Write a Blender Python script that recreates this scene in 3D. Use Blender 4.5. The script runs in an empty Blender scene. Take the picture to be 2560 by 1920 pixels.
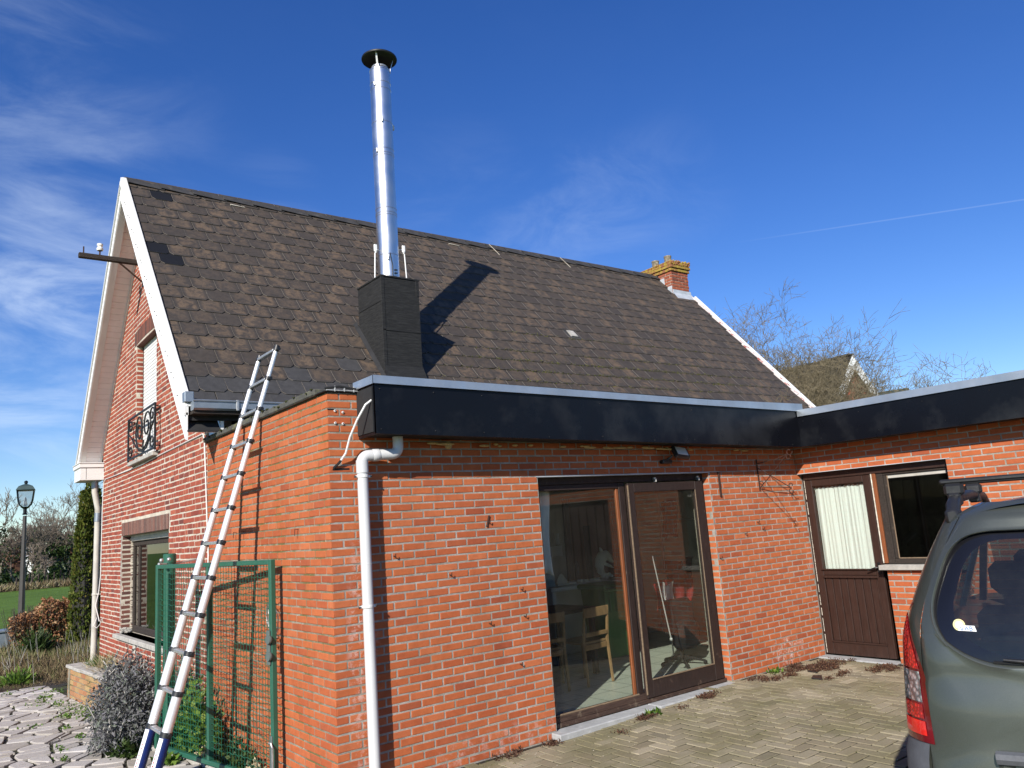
import bpy, bmesh, math, random
import numpy as np
from mathutils import Vector, Matrix
R=math.radians; PI=math.pi
S=bpy.context.scene; COL=S.collection
# ---------------- camera ----------------
CAMP=Vector((-2.5118,-5.5919,1.8263)); AR=Vector((.79716,-.59952,-.07148)); AU=Vector((-.05034,-.18399,.98164)); AF=Vector((.60166,.77893,.17685))
cd=bpy.data.cameras.new('camera'); cam=bpy.data.objects.new('camera',cd); COL.objects.link(cam); S.camera=cam
M=Matrix((AR,AU,-AF)).transposed().to_4x4(); M.translation=CAMP; cam.matrix_world=M
cd.sensor_width=36; cd.lens=36*1966.8/2560; cd.clip_start=.05; cd.clip_end=3000
# ---------------- light ----------------
SUNV=Vector((1.53,1.0,-1.045)).normalized()   # the way the light travels
W=bpy.data.worlds.new('World'); S.world=W; W.use_nodes=True
nt=W.node_tree; nt.nodes.clear()
def wn(t,**k):
    n=nt.nodes.new(t)
    for a,b in k.items(): setattr(n,a,b)
    return n
sky=wn('ShaderNodeTexSky',sky_type='NISHITA'); sky.sun_disc=False
sky.sun_elevation=math.asin(-SUNV.z); sky.sun_rotation=math.atan2(-SUNV.x,-SUNV.y)
sky.altitude=0; sky.air_density=1.0; sky.dust_density=.1; sky.ozone_density=4.5
hsv=wn('ShaderNodeHueSaturation'); hsv.inputs['Saturation'].default_value=1.24; hsv.inputs['Value'].default_value=1.0; hsv.inputs['Hue'].default_value=.517
nt.links.new(sky.outputs[0],hsv.inputs['Color'])
tc=wn('ShaderNodeTexCoord')
def vdot(vec):
    n=wn('ShaderNodeVectorMath',operation='DOT_PRODUCT'); nt.links.new(tc.outputs['Generated'],n.inputs[0]); n.inputs[1].default_value=vec; return n.outputs['Value']
def mth(op,a,b=None,c=None,clamp=False):
    n=wn('ShaderNodeMath',operation=op); n.use_clamp=clamp
    for i,v in enumerate((a,b,c)):
        if v is None: continue
        if isinstance(v,(int,float)): n.inputs[i].default_value=v
        else: nt.links.new(v,n.inputs[i])
    return n.outputs[0]
def mrange(v,a,b,c=0,d=1):
    n=wn('ShaderNodeMapRange',interpolation_type='SMOOTHSTEP'); nt.links.new(v,n.inputs[0])
    for i,x in enumerate((a,b,c,d)): n.inputs[i+1].default_value=x
    return n.outputs[0]
def pxdir(x,y):
    return (AF+AR*((x-1280)/1966.8)-AU*((y-960)/1966.8)).normalized()
# thin high cloud: stretched noise on the sky direction, denser in a few drifts
mp=wn('ShaderNodeMapping'); nt.links.new(tc.outputs['Generated'],mp.inputs[0]); mp.inputs['Rotation'].default_value=(0,R(-22),R(-38)); mp.inputs['Scale'].default_value=(1.6,3.4,5.5)
nz=wn('ShaderNodeTexNoise'); nz.inputs['Scale'].default_value=2.4; nz.inputs['Detail'].default_value=9; nz.inputs['Roughness'].default_value=.62; nz.inputs['Distortion'].default_value=.7
nt.links.new(mp.outputs[0],nz.inputs['Vector'])
wisps=mrange(nz.outputs[0],.34,.82)
def lobe(x,y,half,amp):
    d=pxdir(x,y); return mth('MULTIPLY',mrange(vdot(d),math.cos(R(half)),1.0),amp)
m=lobe(-80,420,17,.125)
for a in ((60,300,8,.12),(120,780,7,.12),(1150,590,9,.06),(1400,570,7,.07),(1650,480,6,.05),(-50,900,8,.2),(60,1150,10,.28),(1500,520,6,.05),(690,500,4,.08),(200,650,7,.25)):
    m=mth('ADD',m,lobe(*a))
m=mth('ADD',m,.004)
cloud=mth('MULTIPLY',wisps,m,clamp=True)
# contrail
pa=pxdir(1810,611); pb=pxdir(2700,478); nn=pa.cross(pb).normalized()
dist=mth('ABSOLUTE',vdot(nn)); line=mrange(dist,.0012,.0003)
trail=mth('MULTIPLY',mth('MULTIPLY',line,mrange(vdot(pb),pa.dot(pb)-.002,pa.dot(pb)+.05)),.08)
cloud=mth('ADD',cloud,trail,clamp=True)
sep=wn('ShaderNodeSeparateXYZ'); nt.links.new(tc.outputs['Generated'],sep.inputs[0])
mix=wn('ShaderNodeMix',data_type='RGBA'); nt.links.new(cloud,mix.inputs[0]); nt.links.new(hsv.outputs[0],mix.inputs[6]); mix.inputs[7].default_value=(6.2,7.2,8.6,1)
bg=wn('ShaderNodeBackground'); bg.inputs['Strength'].default_value=.105; nt.links.new(mix.outputs[2],bg.inputs[0])
out=wn('ShaderNodeOutputWorld'); nt.links.new(bg.outputs[0],out.inputs[0])
sd=bpy.data.lights.new('sun','SUN'); sd.energy=5.0; sd.angle=R(.53); sd.color=(1,.945,.86)
sun=bpy.data.objects.new('sun',sd); COL.objects.link(sun); sun.rotation_euler=SUNV.to_track_quat('-Z','Y').to_euler()
S.view_settings.view_transform='Standard'; S.view_settings.look='None'; S.view_settings.gamma=1; S.view_settings.exposure=.45
S.cycles.max_bounces=8; S.cycles.transparent_max_bounces=24

# ---------------- materials ----------------
MATS={}
class NT:
    def __init__(s,name):
        s.m=bpy.data.materials.new(name); s.m.use_nodes=True; s.t=s.m.node_tree; s.t.nodes.clear()
        s.o=s.n('ShaderNodeOutputMaterial'); s.b=s.n('ShaderNodeBsdfPrincipled'); s.l(s.b.outputs[0],s.o.inputs[0]); MATS[name]=s.m
    def n(s,t,**k):
        n=s.t.nodes.new(t)
        for a,b in k.items(): setattr(n,a,b)
        return n
    def l(s,a,b): s.t.links.new(a,b)
    def set(s,k,v):
        i=s.b.inputs[k]
        if hasattr(v,'links'): s.l(v,i)
        elif isinstance(v,(tuple,list)): i.default_value=tuple(v)+((1,) if len(v)==3 and i.type=='RGBA' else ())
        else: i.default_value=v
    def pos(s): return s.n('ShaderNodeNewGeometry').outputs['Position']
    def obj(s): return s.n('ShaderNodeTexCoord').outputs['Object']
    def uv(s): return s.n('ShaderNodeTexCoord').outputs['UV']
    def noise(s,vec,scale,detail=4,rough=.55,dist=0,stretch=None,out=0):
        if stretch:
            mp=s.n('ShaderNodeMapping'); s.l(vec,mp.inputs[0]); mp.inputs['Scale'].default_value=stretch; vec=mp.outputs[0]
        n=s.n('ShaderNodeTexNoise'); s.l(vec,n.inputs['Vector']); n.inputs['Scale'].default_value=scale; n.inputs['Detail'].default_value=detail
        n.inputs['Roughness'].default_value=rough; n.inputs['Distortion'].default_value=dist; return n.outputs[out]
    def mr(s,v,a,b,c=0,d=1,sm=False):
        n=s.n('ShaderNodeMapRange'); n.interpolation_type='SMOOTHSTEP' if sm else 'LINEAR'; s.l(v,n.inputs[0])
        for i,x in enumerate((a,b,c,d)): n.inputs[i+1].default_value=x
        return n.outputs[0]
    def math(s,op,a,b=0,clamp=False):
        n=s.n('ShaderNodeMath',operation=op); n.use_clamp=clamp
        for i,v in enumerate((a,b)):
            if isinstance(v,(int,float)): n.inputs[i].default_value=v
            else: s.l(v,n.inputs[i])
        return n.outputs[0]
    def mix(s,f,a,b,mode='MIX'):
        n=s.n('ShaderNodeMix',data_type='RGBA',blend_type=mode)
        for i,v in ((0,f),(6,a),(7,b)):
            if isinstance(v,(int,float)): n.inputs[i].default_value=v
            elif isinstance(v,(tuple,list)): n.inputs[i].default_value=tuple(v)+((1,) if len(v)==3 else ())
            else: s.l(v,n.inputs[i])
        return n.outputs[2]
    def ramp(s,f,stops,const=False):
        n=s.n('ShaderNodeValToRGB'); s.l(f,n.inputs[0]); cr=n.color_ramp; cr.interpolation='CONSTANT' if const else 'LINEAR'
        while len(cr.elements)<len(stops): cr.elements.new(.5)
        for e,(p,c) in zip(cr.elements,stops): e.position=p; e.color=tuple(c)+(1,)
        return n.outputs[0]
    def rnd(s):   # one number per piece: object random for pieces, stored attribute for joined ones
        a=s.n('ShaderNodeAttribute',attribute_name='rnd').outputs['Fac']; o=s.n('ShaderNodeObjectInfo').outputs['Random']
        return s.math('FRACT',s.math('ADD',a,o))
    def bump(s,h,strength=.3,dist=.01):
        n=s.n('ShaderNodeBump'); n.inputs['Strength'].default_value=strength; n.inputs['Distance'].default_value=dist; s.l(h,n.inputs['Height']); s.l(n.outputs[0],s.b.inputs['Normal'])
def simple(name,col,rough=.6,metal=0,var=.25,scale=6,bump=.15,bd=.004,spec=.4,stretch=None,grime=None):
    s=NT(name); v=s.pos()
    f=s.noise(v,scale,6,.6,stretch=stretch)
    d=tuple(c*(1-var) for c in col); u=tuple(min(1,c*(1+var*.6)) for c in col)
    c=s.mix(s.mr(f,.3,.7),d,u)
    if grime:
        g=s.noise(v,grime[1],5,.65); c=s.mix(s.mr(g,grime[2],grime[2]+.18,0,grime[3]),c,grime[0])
    s.set('Base Color',c); s.set('Roughness',rough if rough<.15 else s.mr(s.noise(v,scale*2.3,3),.3,.7,rough*.85,min(1,rough*1.15))); s.set('Metallic',metal); s.b.inputs['Specular IOR Level'].default_value=spec
    if bump: s.bump(s.noise(v,scale*9,5,.6,stretch=stretch),bump,bd)
    return s.m
def brickmat(name,stops,mossy=0,white=0,rough=.9,lich=None,eff=False):
    s=NT(name); v=s.pos(); r=s.rnd()
    base=s.ramp(r,stops)
    off=s.n('ShaderNodeVectorMath',operation='ADD'); s.l(v,off.inputs[0]); cx=s.n('ShaderNodeCombineXYZ'); s.l(s.math('MULTIPLY',r,37),cx.inputs[0]); s.l(s.math('MULTIPLY',r,91),cx.inputs[1]); s.l(cx.outputs[0],off.inputs[1]); vo=off.outputs[0]
    c=s.mix(s.mr(s.noise(vo,16,6,.65),.30,.72,0,.5),base,s.mix(1,base,(.62,.60,.62),'MULTIPLY'))
    c=s.mix(s.mr(s.noise(vo,90,3,.7),.35,.7,0,.35),c,s.mix(1,c,(1.35,1.2,1.15),'MULTIPLY'))
    c=s.mix(s.mr(s.noise(v,1.1,4,.6),.35,.7,0,.22),c,s.mix(1,c,(.8,.72,.68),'MULTIPLY'))
    if white: c=s.mix(s.mr(s.noise(vo,22,5,.75),.66,.78,0,white),c,(.62,.56,.52))
    if mossy: c=s.mix(s.mr(s.noise(vo,34,5,.7),.60,.74,0,mossy),c,(.10,.095,.045))
    if lich: c=s.mix(s.mr(s.noise(v,11,6,.75),lich[0],lich[0]+.06,0,.9),c,lich[1])
    if eff:   # salt bloom on the pier by the brown door, damp stains low down
        def blob(x,y,z,r,sc=(1,1,1)):
            n=s.n('ShaderNodeVectorMath',operation='SUBTRACT'); s.l(v,n.inputs[0]); n.inputs[1].default_value=(x,y,z); m=s.n('ShaderNodeVectorMath',operation='MULTIPLY'); s.l(n.outputs[0],m.inputs[0]); m.inputs[1].default_value=sc; l=s.n('ShaderNodeVectorMath',operation='LENGTH'); s.l(m.outputs[0],l.inputs[0]); return s.mr(l.outputs['Value'],r*.4,r,1,0,True)
        e=s.math('MAXIMUM',blob(5.45,0,.22,.42,(1,1,2.2)),s.math('MULTIPLY',blob(.23,0,.9,.16,(1,1,.12)),.6)); e=s.math('MAXIMUM',e,s.math('MULTIPLY',blob(1.5,0,.08,.9,(1,1,5)),.45)); n1=s.mr(s.noise(v,13,6,.75),.50,.62,0,.85); c=s.mix(s.math('MULTIPLY',e,n1),c,(.62,.50,.46))
        st=s.noise(v,1.0,5,.7,stretch=(1.2,1.2,.35)); c=s.mix(s.mr(st,.52,.70,0,.38),c,s.mix(1,c,(.62,.56,.52),'MULTIPLY'))
        sp=s.mr(s.noise(v,4.2,6,.8),.66,.74,0,.28); c=s.mix(sp,c,s.mix(1,c,(.5,.45,.42),'MULTIPLY'))
    s.set('Base Color',c); s.set('Roughness',rough); s.b.inputs['Specular IOR Level'].default_value=.25
    s.bump(s.noise(vo,120,5,.7),.45,.003); return s.m
brickmat('orange_brick',[(0,(.42,.115,.042)),(.3,(.47,.136,.048)),(.55,(.39,.098,.037)),(.8,(.49,.152,.060)),(1,(.33,.082,.036))],mossy=.12,white=.08,eff=True)
brickmat('jamb_brick',[(0,(.52,.15,.075)),(.5,(.58,.19,.10)),(1,(.48,.14,.08))],white=.3)
brickmat('old_brick',[(0,(.27,.066,.042)),(.25,(.34,.085,.050)),(.5,(.22,.052,.036)),(.7,(.38,.11,.062)),(.88,(.30,.070,.045)),(1,(.15,.052,.042))],mossy=.25,white=.22)
brickmat('dark_brick',[(0,(.10,.050,.042)),(.5,(.17,.070,.052)),(.8,(.075,.045,.042)),(1,(.21,.10,.075))],white=.35)
brickmat('planter_brick',[(0,(.34,.22,.10)),(.4,(.42,.30,.14)),(.7,(.36,.16,.08)),(1,(.30,.22,.12))],mossy=.4,white=.4)
brickmat('chimney_brick',[(0,(.27,.080,.045)),(.5,(.34,.105,.055)),(1,(.19,.066,.045))],mossy=.3,white=.2)
brickmat('lichen_brick',[(0,(.24,.10,.05)),(1,(.28,.13,.06))],mossy=.3,lich=(.47,(.34,.25,.045)))
def mortar(name,col,dark,moss=None,spots=None):
    s=NT(name); v=s.pos(); f=s.noise(v,5,6,.7)
    c=s.mix(s.mr(f,.35,.65),dark,col); c=s.mix(s.mr(s.noise(v,60,4,.7),.35,.7,0,.5),c,s.mix(1,c,(.6,.6,.6),'MULTIPLY'))
    if moss: c=s.mix(s.mr(s.noise(v,3.3,5,.65),.46,.60,0,moss),c,(.135,.125,.045))
    if spots: c=s.mix(s.mr(s.noise(v,46,2,.5),.70,.74,0,spots),c,(.72,.68,.58))
    s.set('Base Color',c); s.set('Roughness',.95); s.b.inputs['Specular IOR Level'].default_value=.15; s.bump(s.noise(v,150,5,.8),.9,.006)
mortar('mortar_pale',(.47,.43,.38),(.25,.23,.20),moss=.25); mortar('mortar_moss',(.34,.31,.24),(.20,.18,.13),moss=.85,spots=.8)
mortar('mortar_white',(.66,.60,.49),(.47,.41,.33)); mortar('mortar_grey',(.40,.38,.34),(.25,.24,.22)); mortar('mortar_shade',(.30,.29,.27),(.20,.19,.18))
# slates
def slate(name,amount,base,edge=(.145,.125,.105)):
    s=NT(name); u=s.uv(); r=s.rnd(); sp=s.n('ShaderNodeSeparateXYZ'); s.l(u,sp.inputs[0]); U,V=sp.outputs[0],sp.outputs[1]
    v=s.pos(); off=s.n('ShaderNodeVectorMath',operation='ADD'); s.l(v,off.inputs[0]); cx=s.n('ShaderNodeCombineXYZ'); s.l(s.math('MULTIPLY',r,61),cx.inputs[0]); s.l(cx.outputs[0],off.inputs[1]); vo=off.outputs[0]
    du=s.math('MINIMUM',U,s.math('SUBTRACT',1,U)); dv=s.math('MINIMUM',V,s.math('SUBTRACT',1,V))
    inner=s.math('MULTIPLY',s.mr(du,.04,.22,0,1,True),s.mr(dv,.03,.22,0,1,True))
    n1=s.mr(s.noise(vo,9,6,.68,.6),.36,.62,0,1,True); amt=s.mr(r,.05,.95,.1*amount,1.0*amount)
    f=s.math('MULTIPLY',s.math('MULTIPLY',inner,n1),amt)
    b=s.mix(s.mr(s.noise(vo,14,5,.6),.3,.7),tuple(x*.82 for x in base),tuple(x*1.2 for x in base))
    b=s.mix(s.mr(s.math('FRACT',s.math('MULTIPLY',r,7.3)),0,1,0,.3),b,s.mix(1,b,(.72,.74,.78),'MULTIPLY'))
    c=s.mix(f,b,(.135,.092,.058)); c=s.mix(s.math('MULTIPLY',f,s.mr(s.noise(vo,55,4,.7),.45,.7,0,.6)),c,(.23,.165,.11))
    c=s.mix(s.mr(dv,0,.035,.5,0),c,edge)
    s.set('Base Color',c); s.set('Roughness',.72); s.b.inputs['Specular IOR Level'].default_value=.3; s.bump(s.noise(vo,70,5,.65),.35,.003)
slate('slate_worn',.75,(.048,.040,.034)); slate('slate_new',0,(.050,.048,.047)); slate('slate_dark',0,(.007,.0075,.010),(.02,.02,.02))  # the near-black one paints the dark of holes where slates are missing
simple('slate_edge',(.20,.175,.15),.8,var=.3,scale=20)
simple('ridge_slate',(.045,.043,.042),.75,var=.35,scale=7,bump=.3,grime=((.14,.13,.11),9,.58,.5))
simple('roof_felt',(.02,.02,.021),.85,var=.2)
simple('zinc',(.50,.54,.58),.38,.75,var=.18,scale=3,bump=.1,grime=((.42,.44,.46),2.5,.55,.5))
simple('zinc_old',(.30,.34,.38),.45,.6,var=.25,scale=4,bump=.15,grime=((.12,.12,.10),4,.58,.5))
simple('lead',(.52,.55,.58),.55,.25,var=.2,scale=5)
simple('black_sheet',(.004,.0045,.007),.30,0,var=.1,scale=2,bump=.05,bd=.004,spec=.22,grime=((.022,.023,.025),1.3,.50,.7))  # pale patches: dust, plus a faint sheen painted into the colour
simple('white_pvc',(.72,.71,.68),.42,0,var=.06,scale=3,bump=.05,grime=((.50,.48,.42),5,.60,.35))
simple('white_paint',(.80,.80,.78),.45,0,var=.05,scale=3,bump=.06,grime=((.45,.42,.36),6,.66,.4))
simple('soffit_board',(.80,.77,.76),.6,0,var=.08,scale=4,bump=.06)
simple('pipe_white',(.57,.57,.565),.35,0,var=.05,scale=3,bump=.05,grime=((.50,.47,.42),7,.62,.35))
simple('pipe_grey',(.46,.44,.39),.55,0,var=.18,scale=5,bump=.12,grime=((.22,.20,.15),6,.55,.5))
simple('steel_flue',(.74,.735,.72),.36,1,var=.05,scale=2,bump=.03,bd=.002,stretch=(1,1,.2))
simple('flue_black',(.010,.010,.010),.5,0,var=.2)
simple('galvanised',(.50,.50,.49),.4,.7,var=.2,scale=14)
simple('aluminium',(.86,.85,.84),.42,.55,var=.05,scale=3,bump=.05,bd=.002,stretch=(1,1,.1))
simple('black_plastic',(.016,.016,.017),.42,0,var=.2,spec=.5)
simple('blue_paint',(.008,.020,.110),.3,0,var=.1,spec=.5)
simple('sticker_white',(.78,.78,.78),.5,0,var=.04)
simple('print_dark',(.03,.03,.05),.6); simple('print_red',(.45,.03,.03),.6)
simple('green_paint',(.024,.105,.068),.38,0,var=.12,scale=4,bump=.06,spec=.5,grime=((.10,.16,.10),9,.62,.4))
simple('green_wire',(.015,.105,.062),.42,0,var=.2)
simple('grey_cast',(.11,.14,.13),.55,.2,var=.2)
simple('iron_black',(.012,.012,.013),.45,0,var=.3,scale=30)
simple('rusty_iron',(.055,.025,.017),.8,.2,var=.4,scale=40,bump=.4)
simple('old_wood_dark',(.026,.015,.012),.62,0,var=.45,scale=10,bump=.5,bd=.004,stretch=(8,8,.7),grime=((.16,.11,.08),12,.62,.7))
simple('door_wood',(.036,.017,.012),.48,0,var=.35,scale=8,bump=.35,bd=.003,stretch=(9,9,.5),grime=((.15,.085,.055),16,.66,.6))
simple('sill_wood',(.060,.034,.024),.7,0,var=.5,scale=10,bump=.7,bd=.006,stretch=(.6,9,9),grime=((.22,.17,.12),10,.56,.8))
simple('bare_wood',(.19,.135,.085),.75,0,var=.35,scale=14,bump=.5,stretch=(1,6,6))
simple('orange_wood',(.22,.070,.024),.5,0,var=.3,scale=6,bump=.25,stretch=(6,6,.6))
simple('weathered_wood',(.045,.034,.027),.85,0,var=.5,scale=9,bump=.8,bd=.01,stretch=(.5,9,9),grime=((.26,.20,.14),6,.62,.8))
simple('caulk',(.62,.57,.47),.8,0,var=.4,scale=30,bump=.6)
simple('bluestone',(.36,.37,.37),.8,0,var=.25,scale=9,bump=.4,bd=.004,grime=((.60,.60,.58),16,.58,.55))
simple('concrete_sill',(.40,.38,.34),.85,0,var=.3,scale=9,bump=.4,grime=((.22,.21,.18),8,.58,.5))
simple('coping_mossy',(.085,.083,.072),.9,0,var=.4,scale=10,bump=.8,bd=.008,grime=((.20,.20,.075),14,.54,.8))
simple('porcelain',(.80,.78,.72),.25,0,var=.06)
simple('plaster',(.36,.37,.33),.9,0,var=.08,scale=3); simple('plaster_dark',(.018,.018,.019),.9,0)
simple('interior_door',(.075,.016,.010),.5,0,var=.2); simple('interior_black',(.006,.006,.007),.7,0)
simple('chair_wood',(.28,.17,.08),.5,0,var=.25,scale=10,stretch=(3,3,1)); simple('table_grey',(.50,.52,.53),.5,0,var=.08)
simple('bin_green',(.080,.19,.065),.45,0,var=.1); simple('statue_stone',(.80,.77,.66),.8,0,var=.12,scale=20,bump=.4)
simple('fabric_black',(.010,.010,.012),.85,0,var=.3,bump=.4); simple('fabric_red',(.25,.028,.030),.9,0,var=.25,bump=.4); simple('cloth_white',(.72,.72,.68),.9,0,var=.08)
simple('fabric_blue',(.03,.06,.16),.9,0,var=.2); simple('paper_grey',(.5,.6,.66),.7)
def curtainmat():
    s=NT('curtain'); v=s.pos(); c=s.mix(s.mr(s.noise(v,120,3,.7),.4,.6),(.70,.73,.73),(.80,.83,.83)); s.set('Base Color',c); s.set('Roughness',.9)
    s.bump(s.noise(v,260,2),.2,.002)
curtainmat()
def tilemat(name,col,scale,gap,gcol,rough=.35):
    s=NT(name); v=s.pos(); b=s.n('ShaderNodeTexBrick'); s.l(v,b.inputs['Vector']); b.offset=0; b.inputs['Scale'].default_value=1; b.inputs['Brick Width'].default_value=scale; b.inputs['Row Height'].default_value=scale; b.inputs['Mortar Size'].default_value=gap
    b.inputs['Color1'].default_value=(*col,1); b.inputs['Color2'].default_value=tuple(c*.9 for c in col)+(1,); b.inputs['Mortar'].default_value=(*gcol,1); s.set('Base Color',b.outputs[0]); s.set('Roughness',rough)
tilemat('floor_tiles',(.66,.70,.63),.33,.006,(.22,.24,.22))
def glass(name,tint,fres=1.5,rough=.0,refl=1.0,dirt=.0):
    s=NT(name); t=s.n('ShaderNodeBsdfTransparent'); t.inputs[0].default_value=(*tint,1); g=s.n('ShaderNodeBsdfGlossy'); g.inputs['Roughness'].default_value=rough; g.inputs[0].default_value=(refl,refl,refl,1)
    ge=s.n('ShaderNodeNewGeometry'); dp=s.n('ShaderNodeVectorMath',operation='DOT_PRODUCT'); s.l(ge.outputs['Incoming'],dp.inputs[0]); s.l(ge.outputs['Normal'],dp.inputs[1]); co=s.math('ABSOLUTE',dp.outputs['Value']); F=s.math('ADD',s.math('MULTIPLY',s.math('POWER',s.math('SUBTRACT',1,co),5),.95),.042*fres/1.5); m=s.n('ShaderNodeMixShader'); s.l(F,m.inputs[0]); s.l(t.outputs[0],m.inputs[1]); s.l(g.outputs[0],m.inputs[2])
    if dirt:
        d=s.n('ShaderNodeBsdfDiffuse'); d.inputs[0].default_value=(.6,.58,.5,1); m2=s.n('ShaderNodeMixShader'); s.l(s.mr(s.noise(s.pos(),4,5,.7),.35,.8,dirt*.3,dirt),m2.inputs[0]); s.l(m.outputs[0],m2.inputs[1]); s.l(d.outputs[0],m2.inputs[2]); s.l(m2.outputs[0],s.o.inputs[0])
    else: s.l(m.outputs[0],s.o.inputs[0])
glass('window_glass',(.88,.90,.87),1.5,dirt=.015); glass('car_glass',(.30,.36,.34),1.5,dirt=.03); glass('lamp_glass',(.75,.8,.84),1.45,dirt=.25); glass('dark_glass',(.25,.27,.28),.75,dirt=.004)
def carpaint():
    s=NT('car_paint'); v=s.pos(); s.set('Base Color',s.mix(s.mr(s.noise(v,900,1),.4,.6),(.075,.083,.070),(.105,.114,.097))); s.set('Metallic',.55); s.set('Roughness',s.mr(s.noise(v,3,5),.3,.7,.30,.42))
    s.b.inputs['Coat Weight'].default_value=.6; s.b.inputs['Coat Roughness'].default_value=.08
carpaint()
simple('car_plastic',(.085,.090,.098),.6,0,var=.15,scale=30,bump=.15); simple('car_black',(.008,.008,.010),.18,0,var=.1,bump=0,spec=.5); simple('rubber',(.012,.012,.012),.8); simple('car_seat',(.035,.04,.05),.9); simple('car_lining',(.36,.37,.35),.85)
def lens(name,col,rough=.08,cell=60,emit=None,metal=0,tr=.0,vv=.4):
    s=NT(name); v=s.obj(); vo=s.n('ShaderNodeTexVoronoi'); s.l(v,vo.inputs['Vector']); vo.inputs['Scale'].default_value=cell
    c=s.mix(s.mr(vo.outputs['Distance'],0,.6),tuple(min(1,x*1.5) for x in col),tuple(x*vv for x in col)); s.set('Base Color',c); s.set('Roughness',rough); s.set('Metallic',metal)
    s.b.inputs['Coat Weight'].default_value=1; s.b.inputs['Coat Roughness'].default_value=.03; s.bump(vo.outputs['Distance'],.5,.004)
lens('lens_red_dark',(.13,.006,.010),cell=8,vv=.8); lens('lens_red',(.62,.022,.018),cell=70); lens('lens_clear',(.70,.72,.74),cell=45,metal=.6,vv=.25); lens('lens_red_bright',(.85,.025,.018),cell=14,vv=.7)
# vegetation and ground
def leafmat(name,stops,rough=.6,tr=.25,spec=.3):
    s=NT(name); r=s.n('ShaderNodeAttribute',attribute_name='rnd').outputs['Fac']; c=s.ramp(r,stops); s.set('Base Color',c); s.set('Roughness',rough); s.b.inputs['Specular IOR Level'].default_value=spec
    if tr:
        t=s.n('ShaderNodeBsdfTranslucent'); s.l(c,t.inputs[0]); m=s.n('ShaderNodeMixShader'); m.inputs[0].default_value=tr; s.l(s.b.outputs[0],m.inputs[1]); s.l(t.outputs[0],m.inputs[2]); s.l(m.outputs[0],s.o.inputs[0])
leafmat('thuja_leaf',[(0,(.040,.062,.012)),(.5,(.085,.115,.018)),(.85,(.14,.155,.025)),(1,(.20,.17,.04))])
leafmat('beech_leaf',[(0,(.11,.045,.020)),(.35,(.20,.085,.038)),(.7,(.34,.17,.075)),(.92,(.48,.32,.18)),(1,(.08,.10,.03))],tr=.15)
leafmat('sage_leaf',[(0,(.085,.090,.082)),(.4,(.135,.135,.135)),(.75,(.185,.18,.19)),(1,(.12,.15,.10))],.8,.12)
leafmat('green_leaf',[(0,(.030,.070,.010)),(.5,(.075,.150,.020)),(.85,(.14,.24,.035)),(1,(.22,.28,.06))],.45,.3)
leafmat('dark_leaf',[(0,(.012,.028,.008)),(.6,(.030,.055,.014)),(1,(.055,.085,.02))],.5,.15)
leafmat('dry_grass',[(0,(.085,.060,.032)),(.3,(.17,.12,.065)),(.55,(.26,.20,.11)),(.72,(.10,.12,.035)),(.9,(.38,.31,.19)),(1,(.48,.42,.28))],.8,.15)
leafmat('fresh_grass',[(0,(.035,.080,.012)),(.6,(.070,.140,.020)),(1,(.13,.20,.04))],.6,.3)
leafmat('weed_brown',[(0,(.035,.016,.012)),(.5,(.075,.035,.022)),(.85,(.12,.060,.035)),(1,(.16,.10,.05))],.8,.1)
leafmat('moss',[(0,(.035,.040,.010)),(.6,(.080,.085,.018)),(1,(.13,.12,.03))],.9,0)
leafmat('hay',[(0,(.30,.24,.13)),(1,(.50,.42,.27))],.8,.1)
simple('bark_dark',(.075,.062,.050),.9,0,var=.4,scale=8,bump=.5,bd=.02); simple('lamp_post',(.055,.050,.046),.55,0,var=.15)
simple('bark_far',(.185,.150,.115),.95,0,var=.3,scale=3,bump=0)
simple('bark_willow',(.20,.165,.100),.85,0,var=.4,scale=5,bump=.3,grime=((.10,.09,.05),4,.5,.7))
simple('soil',(.060,.045,.032),.95,0,var=.5,scale=12,bump=1,bd=.03)
simple('path_joint',(.040,.035,.024),.95,0,var=.5,scale=9,bump=1,bd=.02,grime=((.07,.09,.02),3,.50,.9))
simple('paver_joint',(.030,.027,.019),.95,0,var=.4,scale=12,bump=1,bd=.01,grime=((.08,.09,.025),2.5,.5,.6))
def flag():
    s=NT('flagstone'); v=s.pos(); r=s.rnd(); c=s.ramp(r,[(0,(.38,.345,.31)),(.4,(.47,.435,.40)),(.7,(.34,.305,.26)),(1,(.52,.49,.46))])
    c=s.mix(s.mr(s.noise(v,5,6,.65),.35,.7,0,.55),c,s.mix(1,c,(.72,.70,.62),'MULTIPLY')); c=s.mix(s.mr(s.noise(v,26,4,.7),.58,.72,0,.5),c,(.24,.22,.16)); s.set('Base Color',c); s.set('Roughness',.8); s.bump(s.noise(v,22,6,.65),.6,.01)
flag()
def paver():
    s=NT('paver_brick'); v=s.pos(); r=s.rnd(); c=s.ramp(r,[(0,(.235,.20,.135)),(.35,(.32,.275,.185)),(.6,(.275,.24,.165)),(.85,(.39,.34,.24)),(1,(.20,.175,.125))])
    c=s.mix(s.mr(s.noise(v,1.4,5,.6),.42,.62,0,.60),c,(.160,.150,.070)); c=s.mix(s.mr(s.noise(v,70,4,.7),.4,.7,0,.5),c,s.mix(1,c,(.6,.6,.6),'MULTIPLY'))
    c=s.mix(s.mr(s.noise(v,34,2,.5),.74,.78,0,.7),c,(.50,.46,.38)); s.set('Base Color',c); s.set('Roughness',.88); s.b.inputs['Specular IOR Level'].default_value=.25; s.bump(s.noise(v,130,5,.7),.6,.004)
paver()
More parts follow.
